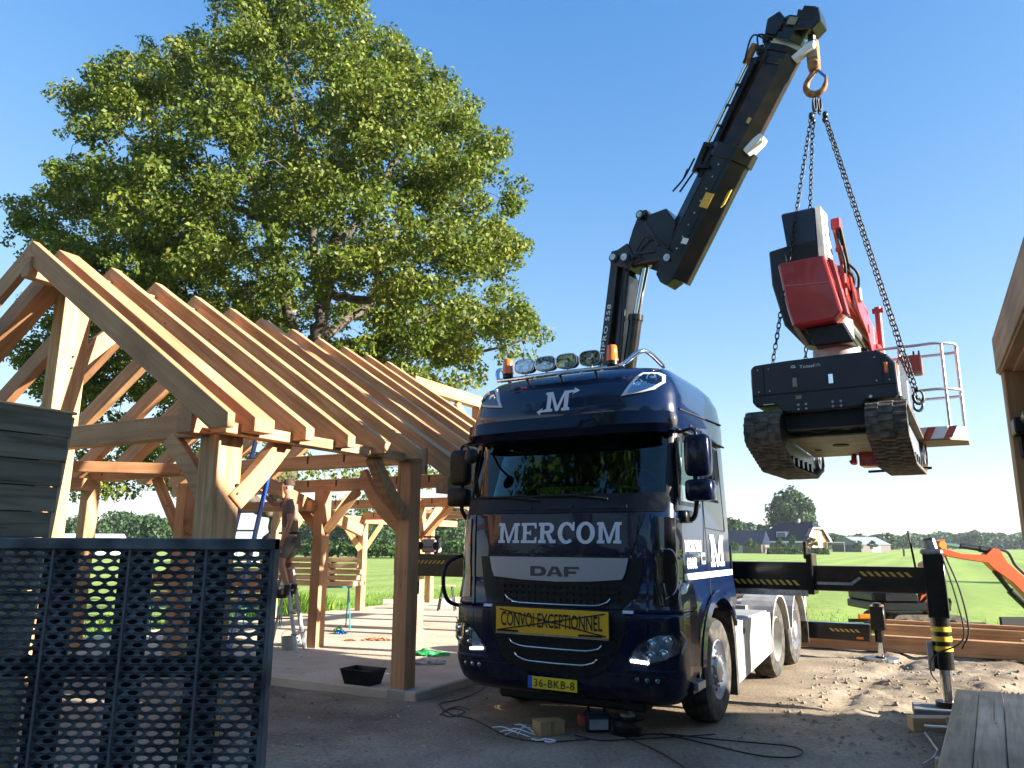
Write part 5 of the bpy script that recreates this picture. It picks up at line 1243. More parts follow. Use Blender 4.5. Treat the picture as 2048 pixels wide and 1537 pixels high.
# headlights
for sd in (1, -1):
    ho = [(sd*.75, .70), (sd*.79, .80), (sd*.90, .91), (sd*1.02, .975), (sd*1.17, .98), (sd*1.215, .9), (sd*1.20, .80), (sd*1.10, .73), (sd*.95, .695)]
    hl = surf_poly('headlight', ho[::sd], fpt, .006, BLK, T, .02, step=.04)
    hi = [(sd*.775, .715), (sd*.81, .80), (sd*.91, .895), (sd*1.03, .955), (sd*1.155, .96), (sd*1.19, .89), (sd*1.18, .81), (sd*1.09, .75), (sd*.95, .715)]
    surf_poly('lamp_bowl', hi[::sd], fpt, .009, mat('headlamp_bowl', (.38, .45, .58), .14, metal=.8, col2=(.06, .07, .10), scale=26, lo=.42, hi=.58), hl, .01, step=.04)
    for cx, cz, r in ((.99, .87, .055), (1.11, .90, .05), (.97, .78, .045), (1.08, .795, .045)):
        c = Vector(fpt(sd*cx, cz, .012)); MB().lathe([(r, -.01), (r, .012), (r*.85, .014), (r*.55, .0), (r*.5, .016), (.001, .022)], c, (sd*.25, -1, 0), 20).build('projector', CHR, hl, smooth=40)
    for k in range(6):
        c = Vector(fpt(sd*(.80+.028*k), .727-.002*k, .016)); MB().ball(c, .017, 8).build('running_lamp', mat('lit_running_lamp', (1, 1, 1), .3, emit=1), hl, smooth=True)
    surf_poly('lamp_glass', hi[::sd], fpt, .03, LENS, hl, .003, step=.04)
    part(MB().tube([fpt(sd*1.20, .80, .02), fpt(sd*1.222, .90, .02), fpt(sd*1.20, .99, .02)], .006, 5), 'lamp_edge', SILV, hl)
    surf_poly('fog_lamp', [(sd*.77, .535), (sd*1.06, .535), (sd*1.09, .60), (sd*.79, .60)][::sd], fpt, .01, BLK, T, .02, step=.05)
    for cx in (.84, .93, 1.02): part(MB().ball(fpt(sd*cx, .567, .004), .026, 10, (1, .6, 1)), 'fog_bulb', MATS['headlamp_bowl'], T, smooth=True)
    surf_poly('bumper_fold', [(sd*.73, .655), (sd*1.18, .655), (sd*1.17, .64), (sd*.74, .64)][::sd], fpt, .012, NAVY, T, .01, step=.05)
part(MB().box(-.8, .8, .32, .55, .22, .36), 'under_run_bar', BLKM, T, bevel=.03)
mrl = MATS['lit_running_lamp']; bb = mrl.node_tree.nodes['Principled BSDF']; bb.inputs['Emission Color'].default_value = (.9, .95, 1, 1); bb.inputs['Emission Strength'].default_value = 2.2

# mirrors
def rbox(mb, c, sx, sy, sz, e=.35, n=14):
    """rounded block (superellipsoid)"""
    c = Vector(c); vs = []; m = 9
    P = lambda t: math.copysign(abs(t)**e, t)
    for j in range(m):
        ph = -math.pi/2+math.pi*j/(m-1)
        for i in range(n):
            th = 2*math.pi*i/n; vs.append((c.x+sx*P(math.cos(ph))*P(math.cos(th)), c.y+sy*P(math.cos(ph))*P(math.sin(th)), c.z+sz*P(math.sin(ph))))
    fs = [(j*n+i, j*n+(i+1) % n, (j+1)*n+(i+1) % n, (j+1)*n+i) for j in range(m-1) for i in range(n)]
    return mb.add(vs, fs)
for sd in (1, -1):
    mx_ = sd*1.37; my = .40
    mi = part(rbox(MB(), (mx_, my+.02, 2.60), .125, .085, .205), 'mirror', NAVYD if sd > 0 else BLK, T, smooth=50)
    part(MB().box(mx_-.10, mx_+.10, my+.10, my+.108, 2.42, 2.78), 'mirror_glass', CHR, mi)
    m2 = part(rbox(MB(), (mx_+sd*.01, my+.02, 2.265), .135, .10, .105), 'mirror', NAVYD if sd > 0 else BLK, T, smooth=50)
    part(MB().box(mx_-.09, mx_+.09, my+.118, my+.126, 2.18, 2.34), 'mirror_glass', CHR, m2)
    part(MB().tube(bez([(mx_-sd*.03, my, 2.40), (mx_-sd*.03, my, 2.2), (mx_-sd*.03, my, 2.12), (mx_-sd*.07, my+.05, 2.02), (mx_-sd*.12, my+.05, 1.99), (sd*1.18, my+.06, 2.02)], 5), .024, 8), 'mirror_arm', BLK, T, smooth=True)
    part(MB().tube(bez([(mx_, my, 2.78), (mx_-sd*.02, my, 2.84), (mx_-sd*.08, my+.04, 2.865), (sd*1.17, my+.05, 2.84)], 5), .016, 8), 'mirror_arm', BLK, T, smooth=True)
    part(rbox(MB(), (sd*1.21, .46, 2.02), .05, .12, .06), 'mirror_foot', BLK, T, smooth=50)
# front kerb mirror hanging from the visor on the left
part(MB().tube(bez([(-1.10, .25, 2.86), (-1.05, .02, 2.80), (-.93, -.10, 2.74)], 5), .014, 6), 'mirror_arm', BLK, T, smooth=True)
part(MB().ball((-.90, -.10, 2.66), .085, 14, (1, .5, 1)), 'mirror', BLK, T, smooth=True)
# front left grab loop
part(MB().tube(bez([(-1.27, .45, 1.65), (-1.38, .20, 1.55), (-1.40, .15, 1.35), (-1.36, .2, 1.15), (-1.25, .40, 1.08)], 6), .022, 8), 'grab_rail', BLK, T, smooth=True)

# side lettering (visible flank)
sp = lambda u, v, o: spt(u, v, o, 1)
serif('MERCOM', WHT, T, sp, .46, 1.0, 1.69, 1.80, .006, 'door_letter')
serif('GOO', WHT, T, sp, .50, .72, 1.53, 1.63, .006, 'door_letter'); serif('R', WHT, T, sp, .74, .82, 1.53, 1.63, .006, 'door_letter')
serif('M', WHT, T, sp, 1.32, 1.85, 1.53, 1.86, .006, 'flank_letter')

# --- chassis
for sd in (1, -1):
    part(MB().box(sd*.36, sd*.45, 1.2, 7.0, .72, .98), 'chassis_rail', BLK, T)
    wheel(T, sd*1.06, 1.38, side=sd); 
    wheel(T, sd*1.04, 4.42, w=.30, side=sd, steer=False); wheel(T, sd*1.03, 5.78, w=.30, side=sd, steer=True)
    for y in (4.42, 5.78):
        mb = MB()
        for i in range(16):
            a0, a1 = R(8+164*i/16), R(8+164*(i+1)/16); q = []
            for a in (a0, a1):
                for rr in (.565, .60):
                    for xx in (.80, 1.245): q.append((sd*xx, y+rr*math.cos(a), .50+rr*math.sin(a)))
            mb.add(q, [(0, 1, 5, 4), (2, 6, 7, 3), (1, 3, 7, 5), (0, 4, 6, 2)])
        mb.build('wheel_guard', GRYD, T, smooth=40)
    part(MB().prism([(2.0, .92), (3.80, .90), (3.80, .40), (2.04, .27)], (sd*1.235-.03*(sd > 0), 0, 0), (0, 1, 0), (0, 0, 1), 0, .03), 'side_skirt', GRY, T, bevel=.006)
    part(MB().box(sd*1.20, sd*.6, 2.06, 3.78, .86, .92), 'side_deck', GRYD, T, bevel=.01)
    part(MB().box(sd*1.18, sd*.62, 2.15, 3.6, .38, .86), 'side_tank', BLK, T, bevel=.03)
    part(MB().box(sd*1.248, sd*1.0, 6.42, 6.46, .25, .7), 'mud_flap', RUB, T)
    part(MB().box(sd*1.22, sd*.75, 6.50, 6.62, .78, 1.02), 'tail_lamp_box', GRYD, T, bevel=.01)
    part(MB().box(sd*1.2, sd*.8, 6.62, 6.63, .82, .98), 'tail_grille', BLKM, T)
    part(MB().box(sd*.9, sd*.5, 3.9, 6.3, .9, .96), 'rear_guard_deck', GRYD, T)
part(MB().cyl((1.238, 2.36, .80), (1.246, 2.36, .80), .035, n=16), 'filler_hole', BLKM, T)
part(MB().box(1.02, 1.2, 1.98, 2.12, .88, 1.02).cyl((1.1, 2.05, .95), (1.22, 2.05, .95), .05, n=12), 'tank_cap', mat('blue_cap', (.02, .15, .4), .35), T, bevel=.01)
part(MB().box(-.5, .5, 4.5, 5.4, .98, 1.10).cyl((0, 4.95, 1.1), (0, 4.95, 1.16), .45, n=24), 'fifth_wheel', CRND, T, bevel=.02)
part(MB().box(-1.1, 1.1, 4.35, 4.5, .4, .6).box(-1.1, 1.1, 5.7, 5.85, .4, .6).box(-1.0, 1.0, 1.3, 1.46, .4, .56), 'axle', BLKM, T)
part(MB().box(.50, .85, 3.0, 3.5, .98, 1.05).box(.55, .8, 2.9, 3.2, 1.05, 1.10), 'deck_box', CRND, T, bevel=.01)
part(MB().tube(bez([(.9, 2.5, 1.15), (1.0, 2.9, 1.02), (.8, 3.1, 1.0), (.7, 3.3, 1.06)], 5), .02, 6).tube(bez([(.95, 2.5, 1.1), (1.05, 2.7, .98), (.95, 3.0, .98)], 5), .015, 6), 'air_hose', CABL, T, smooth=True)

# ============================================================ CRANE (bolted to the truck)
# column and base
part(MB().box(-.55, .55, 2.25, 3.05, .98, 1.60), 'crane_base', CRN, T, bevel=.03)
part(MB().cyl((0, 2.75, 1.7), (0, 2.75, 3.0), .30, .26, n=20), 'crane_column', CRN, T, smooth=40)
part(MB().box(1.30-.16, 1.30-.12, 2.2, 2.24, 1.0, 1.75).box(.9, 1.14, 2.08, 2.14, 1.0, 2.4), 'cab_guard', BLK, T)
# outrigger beams
def hazard(name, x0, x1, y, z, h, lean=1):
    for k in range(int(abs(x1-x0)/.075)):
        x = min(x0, x1)+k*.075
        part(MB().add([(x, y, z), (x+.036, y, z), (x+.036+lean*.05, y, z+h), (x+lean*.05, y, z+h), (x, y+.003, z), (x+.036, y+.003, z), (x+.036+lean*.05, y+.003, z+h), (x+lean*.05, y+.003, z+h)], [(0, 1, 2, 3), (7, 6, 5, 4), (0, 4, 5, 1), (2, 6, 7, 3)]), name, HAZ, T)
yb = 2.9
part(MB().box(-1.75, 1.93, yb-.13, yb+.13, 1.24, 1.56), 'outrigger_box', CRN, T, bevel=.012)
part(MB().box(1.90, 1.97, yb-.17, yb+.17, 1.20, 1.66).box(1.88, 1.92, yb-.18, yb-.12, 1.60, 1.80), 'outrigger_collar', CRN, T, bevel=.01)
part(MB().box(.9, 1.9, yb-.15, yb-.13, 1.18, 1.245), 'outrigger_rail', STL, T)
part(MB().box(1.5, 3.12, yb-.10, yb+.10, 1.245, 1.525), 'outrigger_beam', CRND, T, bevel=.012)
part(MB().beam((2.0, yb-.115, 1.33), (2.38, yb-.115, 1.33), .02, .03).beam((2.36, yb-.115, 1.33), (2.46, yb-.115, 1.40), .02, .03), 'beam_handle', STL, T)
hazard('hazard_stripe', 1.10, 1.86, yb-.135, 1.30, .055, -1); hazard('hazard_stripe', 2.50, 3.05, yb-.104, 1.42, .05, -1)
# right leg
def leg(x, y, top, zt, zs, foot, r=.075, pad=True, stripes=()):
    g = part(MB().cyl((x, y, zs), (x, y, top), r, n=20).box(x-.10, x+.10, y-.11, y+.13, zt, top-.05), 'outrigger_leg', CRN, T, smooth=35, bevel=.008)
    for z0, z1 in stripes: MB().cyl((x, y, z0), (x, y, z1), r+.004, n=20).build('yellow_band', mat('band_yellow', (.75, .52, .02), .5), g, smooth=35)
    MB().cyl((x, y, foot), (x, y, zs), r*.62, n=16).build('leg_rod', CHR, g, smooth=35)
    MB().cyl((x, y, foot), (x, y, foot+.05), r*1.3, n=16).build('leg_foot', BLK, g, smooth=35)
    return g
leg(3.2, yb, 1.72, 1.0, .47, .10, .095, stripes=((.86, .91), (.76, .81), (.66, .71)))
part(MB().beam((3.2, yb, 1.70), (3.17, yb, 1.84), .14, .12).box(3.08, 3.30, yb-.12, yb+.12, 1.66, 1.72), 'leg_head', STL, T, bevel=.02)
part(MB().cyl((3.02, yb, 1.5), (2.98, yb, 1.92), .012, n=6), 'leg_sensor', BLK, T)
part(MB().tube(bez([(3.32, yb-.1, 1.65), (3.42, yb-.12, 1.3), (3.46, yb-.1, .9), (3.38, yb-.1, .7)], 6), .010, 5).tube(bez([(3.30, yb-.12, 1.6), (3.38, yb-.14, 1.2), (3.40, yb-.12, .8), (3.12, yb-.12, .62), (3.07, yb-.12, .45), (3.12, yb-.1, .35)], 6), .009, 5), 'leg_hose', CABL, T, smooth=True)
part(MB().box(3.05, 3.11, yb-.08, yb+.05, .45, .75), 'leg_valve', GRYD, T, bevel=.01)
# left outrigger
yl = 2.70
part(MB().box(-4.05, -1.6, yl-.11, yl+.11, 1.28, 1.60), 'outrigger_beam', CRND, T, bevel=.012)
hazard('hazard_stripe', -3.70, -3.02, yl-.115, 1.46, .05, 1)
leg(-3.82, yl, 1.72, 1.0, .55, .10, .08)
# rear outriggers
part(MB().box(-2.1, 2.1, 6.86, 7.08, .27, .53), 'rear_outrigger_beam', CRN, T, bevel=.012)
hazard('hazard_stripe', 1.55, 2.05, 6.855, .40, .045, -1)
for sd in (1, -1):
    leg(sd*2.22, 6.97, .86, .45, .26, .0, .065, stripes=((.62, .66),) if sd > 0 else ())
    part(MB().cyl((sd*2.22, 6.97, -.01), (sd*2.22, 6.97, .03), .26, n=20), 'foot_plate', STL, T)
part(MB().box(1.9, 2.0, 6.85, 6.857, .30, .335), 'orange_sticker', AMB, T)

# boom plane: s along (.989,-.147) from the column axis
CD = Vector((.989, -.147, 0)); CN = Vector((.147, .989, 0)); CO = Vector((0, 2.75, 0))     # CN points away from the camera
def cp(s, z, t=0): return CO+CD*s+CN*t+Vector((0, 0, z))
def plate(name, poly, t0, t1, m=CRN, bevel=.01, parent=None):
    n = len(poly); mb = MB(); mb.add([cp(s, z, t0) for s, z in poly]+[cp(s, z, t1) for s, z in poly], [tuple(range(n)), tuple(range(n, 2*n))[::-1]]+[(i, (i+1) % n, n+(i+1) % n, n+i) for i in range(n)])
    return mb.build(name, m, parent or T, bevel=bevel)
# first boom: channel section standing up behind the cab
plate('main_boom', [(-.84, 2.75), (-.56, 2.75), (-.14, 5.42), (-.28, 5.72), (-.36, 5.70)], -.08, .20)
plate('boom_flange', [(-.86, 2.75), (-.70, 2.75), (-.26, 5.66), (-.37, 5.72)], -.17, -.08, CRN)
plate('boom_flange', [(-.86, 2.75), (-.70, 2.75), (-.26, 5.66), (-.37, 5.72)], .20, .27, CRN)
def along(p0, p1, t, lat):   # text map along the flange face
    p0 = Vector(p0); p1 = Vector(p1); d = (p1-p0).normalized(); n = Vector((-d.y, d.x)); return d, n, p0
d_, n_, p_ = along((-.67, 3.7), (-.33, 5.45), 0, 0)
lettering('boom_lettering', 'X-HIPRO 558', WHT, T, lambda u, v, o: cp((p_+d_*(.88+u)+n_*(v-.0)).x, (p_+d_*(.88+u)+n_*v).y, -.172-o), .95, .062, .006, spacing=1.15)
part(MB().cyl(cp(-.42, 3.0, -.02), cp(-.09, 4.80, -.02), .092, n=20).cyl(cp(-.095, 4.77, -.02), cp(-.085, 4.85, -.02), .105, n=20), 'lift_cylinder', CRN, T, smooth=35)
part(MB().cyl(cp(-.09, 4.80, -.02), cp(.11, 5.62, -.02), .055, n=16), 'cylinder_rod', CHR, T, smooth=35)
part(MB().beam(cp(-.24, 4.55, -.13), cp(-.20, 4.75, -.13), .01, .02), 'white_tag', WHT, T)
# elbow
plate('elbow_block', [(-.13, 5.58), (.35, 5.52), (.50, 5.55), (.64, 5.98), (.50, 6.22), (.24, 6.20), (.20, 6.29), (.10, 6.29), (-.02, 6.06), (-.12, 5.80)], -.16, .22, CRN)
plate('elbow_arm', [(-.38, 5.62), (-.10, 5.48), (.02, 5.60), (-.10, 5.86), (-.26, 5.80), (-.36, 5.80)], -.19, .24, CRN)
for s, z, r in ((.13, 6.21, .042), (-.13, 5.65, .05), (-.31, 5.69, .045)):
    part(MB().cyl(cp(s, z, -.22), cp(s, z, .26), r*1.5, n=20), 'pivot_boss', CRN, T, smooth=35)
    part(MB().cyl(cp(s, z, -.235), cp(s, z, -.21), r, n=20), 'pivot_pin', STL, T, smooth=35)
part(MB().cyl(cp(-.05, 5.56, -.1), cp(.55, 5.52, -.1), .06, n=14), 'link_arm', CRN, T, smooth=35)
part(MB().cyl(cp(.50, 5.50, -.20), cp(.50, 5.50, .2), .05, n=14), 'pivot_pin', STL, T, smooth=35)
# second boom: hexagonal outer section
def hexboom(name, p0, p1, hp, wt, m, parent=None, lift=0., b=.008, cut=None):
    """boom from p0 to p1 (s,z), in-plane height hp, out-of-plane width wt"""
    p0, p1 = Vector(p0), Vector(p1); d = (p1-p0).normalized(); n = Vector((-d.y, d.x)); prof = [(-.5, -.16), (-.5, .16), (-.22, .5), (.24, .5), (.5, .26), (.5, -.26), (.24, -.5), (-.22, -.5)]
    V = []
    for p in (p0, p1):
        for a, t in prof: q = p+n*a*hp; V.append(cp(q.x, q.y, t*wt+lift))
    k = len(prof); mb = MB().add(V, [tuple(range(k)), tuple(range(k, 2*k))[::-1]]+[(i, (i+1) % k, k+(i+1) % k, k+i) for i in range(k)])
    return mb.build(name, m, parent or T, bevel=b)
hexboom('jib_boom', (.45, 5.28), (1.42, 6.80), .60, .34, CRN)
plate('jib_heel', [(.30, 5.33), (.36, 5.20), (.44, 5.14), (.60, 5.22), (.72, 5.45), (.55, 5.85), (.42, 5.6)], -.14, .14, CRN)
hexboom('jib_collar', (1.34, 6.67), (1.44, 6.83), .66, .40, CRN)
plate('collar_lug', [(1.66, 6.62), (1.84, 6.74), (1.88, 6.80), (1.85, 6.84), (1.76, 6.80), (1.62, 6.69)], -.20, .0, WHT)
hexboom('inner_boom', (1.38, 6.74), (2.14, 7.90), .52, .27, CRND)
# extension cylinder on top edge
part(MB().cyl(cp(.93, 6.62, -.12), cp(1.12, 6.98, -.12), .055, n=14), 'extension_cylinder', BLK, T, smooth=35)
part(MB().cyl(cp(1.12, 6.98, -.12), cp(1.78, 8.02, -.12), .026, n=12), 'extension_rod', CHR, T, smooth=35)
part(MB().cyl(cp(1.70, 7.92, -.12), cp(1.84, 8.14, -.12), .05, n=12), 'extension_head', RUST, T, smooth=35)
plate('cable_tray', [(.96, 6.55), (1.03, 6.52), (1.84, 7.86), (1.77, 7.90)], -.16, -.02, BLK)
# nested extension heads
for i, (s, z) in enumerate(((2.02, 7.78), (2.11, 7.92), (2.20, 8.05), (2.28, 8.18))):
    d = Vector((.55, .835)); sc = .50-.035*i
    hexboom('extension_section', (s, z), (s+d.x*.09, z+d.y*.09), sc, .32-.02*i, BLK if i % 2 else CRN, b=.006)
    n = Vector((-d.y, d.x)); q = Vector((s, z))+n*.27
    part(MB().box(-.05, .05, -.05, .05, -.06, .06), 'guide_block', CRN, T, bevel=.01).location = cp(q.x, q.y, -.05)
hexboom('boom_tip', (2.24, 8.10), (2.38, 8.32), .34, .25, CRN)
plate('tip_plate', [(1.98, 8.22), (2.12, 8.14), (2.26, 8.32), (2.19, 8.46), (2.03, 8.42)], -.15, -.02, CRN)
plate('tip_plate', [(2.34, 8.12), (2.56, 8.02), (2.68, 8.10), (2.66, 8.30), (2.54, 8.28), (2.42, 8.38)], -.15, .12, CRN)
plate('tip_inside', [(2.40, 8.22), (2.58, 8.14), (2.64, 8.30), (2.50, 8.38)], -.154, -.15, BLKM, bevel=0)
plate('worn_pad', [(2.27, 8.22), (2.37, 8.16), (2.42, 8.24), (2.32, 8.30)], -.17, -.155, PLT, bevel=0)
plate('tip_lug', [(2.32, 7.70), (2.56, 7.80), (2.58, 7.88), (2.48, 7.87), (2.28, 7.77)], -.13, -.02, WHT)
plate('warning_label', [(.98, 6.10), (1.09, 6.04), (1.20, 6.21), (1.09, 6.27)], -.176, -.173, mat('label_orange', (.75, .42, .04), .5), bevel=0)
plate('warning_label', [(1.26, 6.02), (1.31, 6.05), (1.42, 6.22), (1.37, 6.2)], -.14, -.12, MATS['label_orange'], bevel=0)
for (s0, z0), (s1, z1), (s2, z2) in (((.62, 6.42), (.80, 6.55), (.95, 6.80)), ((.72, 6.38), (.95, 6.6), (1.05, 6.72)), ((1.7, 7.9), (1.84, 8.22), (2.0, 8.12)), ((1.9, 8.0), (1.92, 8.2), (2.1, 8.1)), ((1.9, 7.76), (2.0, 7.95), (1.88, 8.05))):
    part(MB().tube(bez([cp(s0, z0, -.18), cp(s1, z1, -.2), cp(s2, z2, -.17)], 6), .013, 6), 'hydraulic_hose', CABL, T, smooth=True)
part(MB().beam(cp(1.0, 6.66, -.2), cp(1.16, 6.60, -.2), .03, .05).beam(cp(.86, 6.66, -.2), cp(.80, 6.55, -.2), .02, .02), 'hose_clamp', BLK, T)
# seams, bolts, hoses and labels along the boom
for k in range(9):
    q = Vector((.62, 5.62))+Vector((.537, .843))*(.17*k); part(MB().cyl(cp(q.x+.02, q.y-.02, -.178), cp(q.x+.02, q.y-.02, -.168), .012, n=8), 'boom_bolt', STL, T)
for s0, z0, s1, z1 in ((.66, 5.50, 1.52, 6.84), (.50, 5.62, 1.30, 6.88)):
    part(MB().beam(cp(s0, z0, -.172), cp(s1, z1, -.172), .006, .014), 'weld_seam', CRN, T)
for k, (a, b_) in enumerate((((-.30, 4.2), (-.16, 5.3)), ((-.34, 4.2), (-.21, 5.35)))):
    part(MB().tube(bez([cp(a[0], a[1], -.12), cp((a[0]+b_[0])/2+.02, (a[1]+b_[1])/2, -.14), cp(b_[0], b_[1], -.13), cp(b_[0]+.12, b_[1]+.22, -.2), cp(b_[0]+.30, b_[1]+.30, -.2)], 6), .012, 6), 'hydraulic_hose', CABL, T, smooth=True)
part(MB().tube(bez([cp(.05, 5.70, -.2), cp(.22, 5.85, -.24), cp(.40, 5.75, -.24), cp(.55, 5.60, -.22)], 6), .014, 6), 'hydraulic_hose', CABL, T, smooth=True)
plate('elbow_rib', [(-.02, 5.66), (.32, 5.62), (.33, 5.67), (0, 5.71)], -.175, -.16)
plate('elbow_rib', [(.16, 6.10), (.20, 6.12), (.42, 5.72), (.37, 5.70)], -.175, -.16)
plate('boom_label', [(.70, 5.66), (.78, 5.62), (.82, 5.69), (.74, 5.73)], -.176, -.173, WHT, bevel=0)
plate('boom_label', [(1.66, 7.08), (1.70, 7.05), (1.74, 7.11), (1.70, 7.14)], -.140, -.136, HAZ, bevel=0)
for k in range(5):
    q = Vector((1.02, 6.66))+Vector((.51, .86))*(.28*k); part(MB().beam(cp(q.x-.02, q.y+.02, -.17), cp(q.x+.05, q.y-.02, -.17), .03, .03), 'tray_clip', BLK, T)
# hook block
HK = Vector((3.75, 8.43, 0)); hk = Vector(((HK-TO).dot(TL), (HK-TO).dot(TB), 0))
def hz(x, z, y=0): return Vector((hk.x+x, hk.y+y, z))
hb = part(MB().box(hk.x-.075, hk.x+.075, hk.y-.05, hk.y+.05, 7.62, 7.95).cyl(hz(0, 7.60, -.07), hz(0, 7.60, .07), .075, n=16), 'hook_block', RUST, T, bevel=.02)
part(MB().box(hk.x-.055, hk.x+.055, hk.y-.06, hk.y-.052, 7.70, 7.93), 'hook_plate', PLT, hb)
part(MB().beam(hz(0, 7.95), cp(2.52, 8.16, 0), .05, .08), 'hook_link', BLK, T)
hook = [hz(.01, 7.60), hz(-.02, 7.52), hz(-.09, 7.42), hz(-.115, 7.33), hz(-.08, 7.25), hz(0, 7.22), hz(.08, 7.26), hz(.115, 7.34), hz(.125, 7.44)]
P = bez(hook, 5); n_h = len(P); rr = [float(np.interp(i/(n_h-1), [0, .2, .55, .85, 1], [.032, .034, .045, .03, .008])) for i in range(n_h)]
part(MB().tube(P, rr, 10), 'hook', RUST, hb, smooth=True)
part(MB().beam(hz(.02, 7.56), hz(.118, 7.42), .015, .03), 'safety_latch', BLUT, hb)

# ============================================================ TRACKED LIFT hanging from the hook
LYAW = .56
LC = Vector((3.78, 8.41, 0))+Vector((math.cos(LYAW), -math.sin(LYAW), 0))*-.15
ZB = 2.55
def lift():
    L = empty('tracked_lift', 'red and black tracked boom lift hanging from the crane chains', 'tracked lift', (LC.x, LC.y, ZB), -LYAW)
    O = (0, 0, ZB)
    def mb(): return MB(off=O)
    PLB = mat('lift_black_cover', (.012, .014, .02), .42, col2=(.018, .02, .028), scale=3)
    # chassis front cover
    fr = [(-.74, 3.70), (-.70, 3.74), (-.35, 3.755), (.56, 3.76), (.66, 3.70), (.73, 3.60), (.74, 3.28), (.70, 3.24), (.42, 3.24), (.38, 3.18), (.28, 3.17), (-.38, 3.17), (-.44, 3.20), (-.47, 3.26), (-.70, 3.26), (-.74, 3.32)]
    part(mb().prism(fr, (0, -.62, 0), (1, 0, 0), (0, 0, 1), -.35, 0), 'front_cover', PLB, L, bevel=.02, seg=2)
    part(mb().box(-.72, .73, -.632, -.618, 3.385, 3.393), 'cover_seam', BLKM, L)
    part(mb().prism([(-.70, 3.3), (.70, 3.3), (.70, 3.62), (.60, 3.70), (-.60, 3.70), (-.70, 3.62)], (0, -.3, 0), (1, 0, 0), (0, 0, 1), -1.2, 0), 'chassis', PLB, L, bevel=.02)
    part(mb().box(-.42, .42, -.5, .95, 3.0, 3.3), 'underframe', BLKM, L)
    part(mb().add([(-.46, -.25, 2.93), (.46, -.25, 2.93), (.46, 1.2, 2.86), (-.46, 1.2, 2.86), (-.46, -.25, 2.95), (.46, -.25, 2.95), (.46, 1.2, 2.88), (-.46, 1.2, 2.88)], [(0, 3, 2, 1), (4, 5, 6, 7), (0, 1, 5, 4), (1, 2, 6, 5), (2, 3, 7, 6), (3, 0, 4, 7)]), 'underbody_plate', PLT, L, bevel=.005)
    part(mb().cyl((.0, .35, 2.893), (.0, .35, 2.91), .09, n=20), 'drain_opening', BLKM, L)
    part(mb().cyl((-.30, .62, 2.880), (-.30, .62, 2.90), .04, n=14), 'drain_opening', BLKM, L)
    for x in (-.25, -.17, .10, .18):
        for z in (3.20, 3.25): part(mb().cyl((x, -.63, z), (x, -.615, z), .013, n=8), 'cover_bolt', ALU, L)
    for x, z, c in ((-.27, 3.50, PLT), (.10, 3.50, CHR)): part(mb().box(x-.022, x+.022, -.628, -.618, z-.05, z+.05), 'cover_slot', c, L)
    part(mb().box(-.27, -.21, -.628, -.618, 3.31, 3.35), 'cover_slot', PLT, L)
    part(mb().box(-.62, -.50, -.63, -.618, 3.275, 3.285), 'tie_down_eye', CHR, L); part(mb().ball((.47, -.62, 3.27), .018, 8), 'work_lamp', WHT, L)
    for sx in (-1, 1):
        part(mb().box(sx*.745, sx*.715, -.60, -.52, 3.47, 3.60), 'side_marker', AMB, L, bevel=.01)
    part(mb().box(.62, .66, -.635, -.60, 3.50, 3.62), 'side_marker', AMB, L, bevel=.01)
    lettering('cover_lettering', 'Totaal', WHT, L, lambda u, v, o: (-.135+u, -.622-o, 3.665+v-ZB), .15, .034, .004)
    lettering('cover_lettering', 'lift', GRYD, L, lambda u, v, o: (-.02+u, -.622-o, 3.667+v-ZB), .065, .036, .002)
    part(mb().tube([(-.275+.022*math.cos(a), -.624, 3.665+.022*math.sin(a)) for a in [.8*k for k in range(5)]], .005, 5).box(-.285, -.255, -.626, -.622, 3.66, 3.668), 'cover_logo', WHT, L)
    for x in (-.60, .60): part(mb().box(x-.003, x+.003, -.628, -.618, 3.40, 3.72), 'cover_seam', BLKM, L)
    for x in (-.66, -.54, .54, .66):
        for z in (3.43, 3.68): part(mb().cyl((x, -.628, z), (x, -.618, z), .008, n=6), 'cover_bolt', STL, L)
    part(mb().tube(bez([(-.3, -.30, 3.05), (-.1, -.34, 2.98), (.1, -.30, 3.04), (.3, -.33, 2.99)], 6), .014, 6), 'hydraulic_hose', CABL, L, smooth=True)
    part(mb().beam((-.35, -.3, 3.12), (.2, -.28, 3.0), .02, .03), 'cross_tube', STL, L)
    # tracks
    def track(sx):
        x0, x1 = (.42, .80) if sx > 0 else (-.80, -.42)
        y0, y1, zb, zt = -.62, 1.50, 2.62, 3.20
        # belt outline in (y, z)
        out = []
        def arc(cy, cz, r, a0, a1, n=8):
            for i in range(n+1): a = R(a0+(a1-a0)*i/n); out.append((cy+r*math.cos(a), cz+r*math.sin(a)))
        arc(y0+.02, 2.97, .225, 90, 215, 10); arc(y0+.50, 2.66, .06, 240, 270, 3); arc(y1-.35, 2.66, .06, 270, 300, 3); arc(y1, 2.86, .17, -50, 90, 10)
        n = len(out); P = [Vector((p[0], p[1])) for p in out]
        # resample the belt and raise lugs
        seg = []; tot = 0
        for i in range(n):
            a, b = P[i], P[(i+1) % n]; d = (b-a).length; k = max(1, round(d/.012))
            for j in range(k): seg.append(a+(b-a)*j/k)
        m = len(seg); b_ = mb(); V = []
        cen = sum(seg, Vector((0, 0)))/m; acc = 0.
        for i, p in enumerate(seg):
            t = (seg[(i+1) % m]-seg[i-1]).normalized(); nn = Vector((t.y, -t.x))
            if nn.dot(p-cen) < 0: nn = -nn
            acc += (seg[i]-seg[i-1]).length if i else 0
            for xx, ph in ((x0, 0), (x0+.12, 0), (x0+.125, .5), (x1-.125, .5), (x1-.12, 0), (x1, 0)):
                lug = .016 if ((acc/.086+ph) % 1) < .55 else 0
                q = p+nn*lug; V.append((xx, q.x, q.y))
            for xx in (x1, x0): q = p-nn*.025; V.append((xx, q.x, q.y))
        F = []
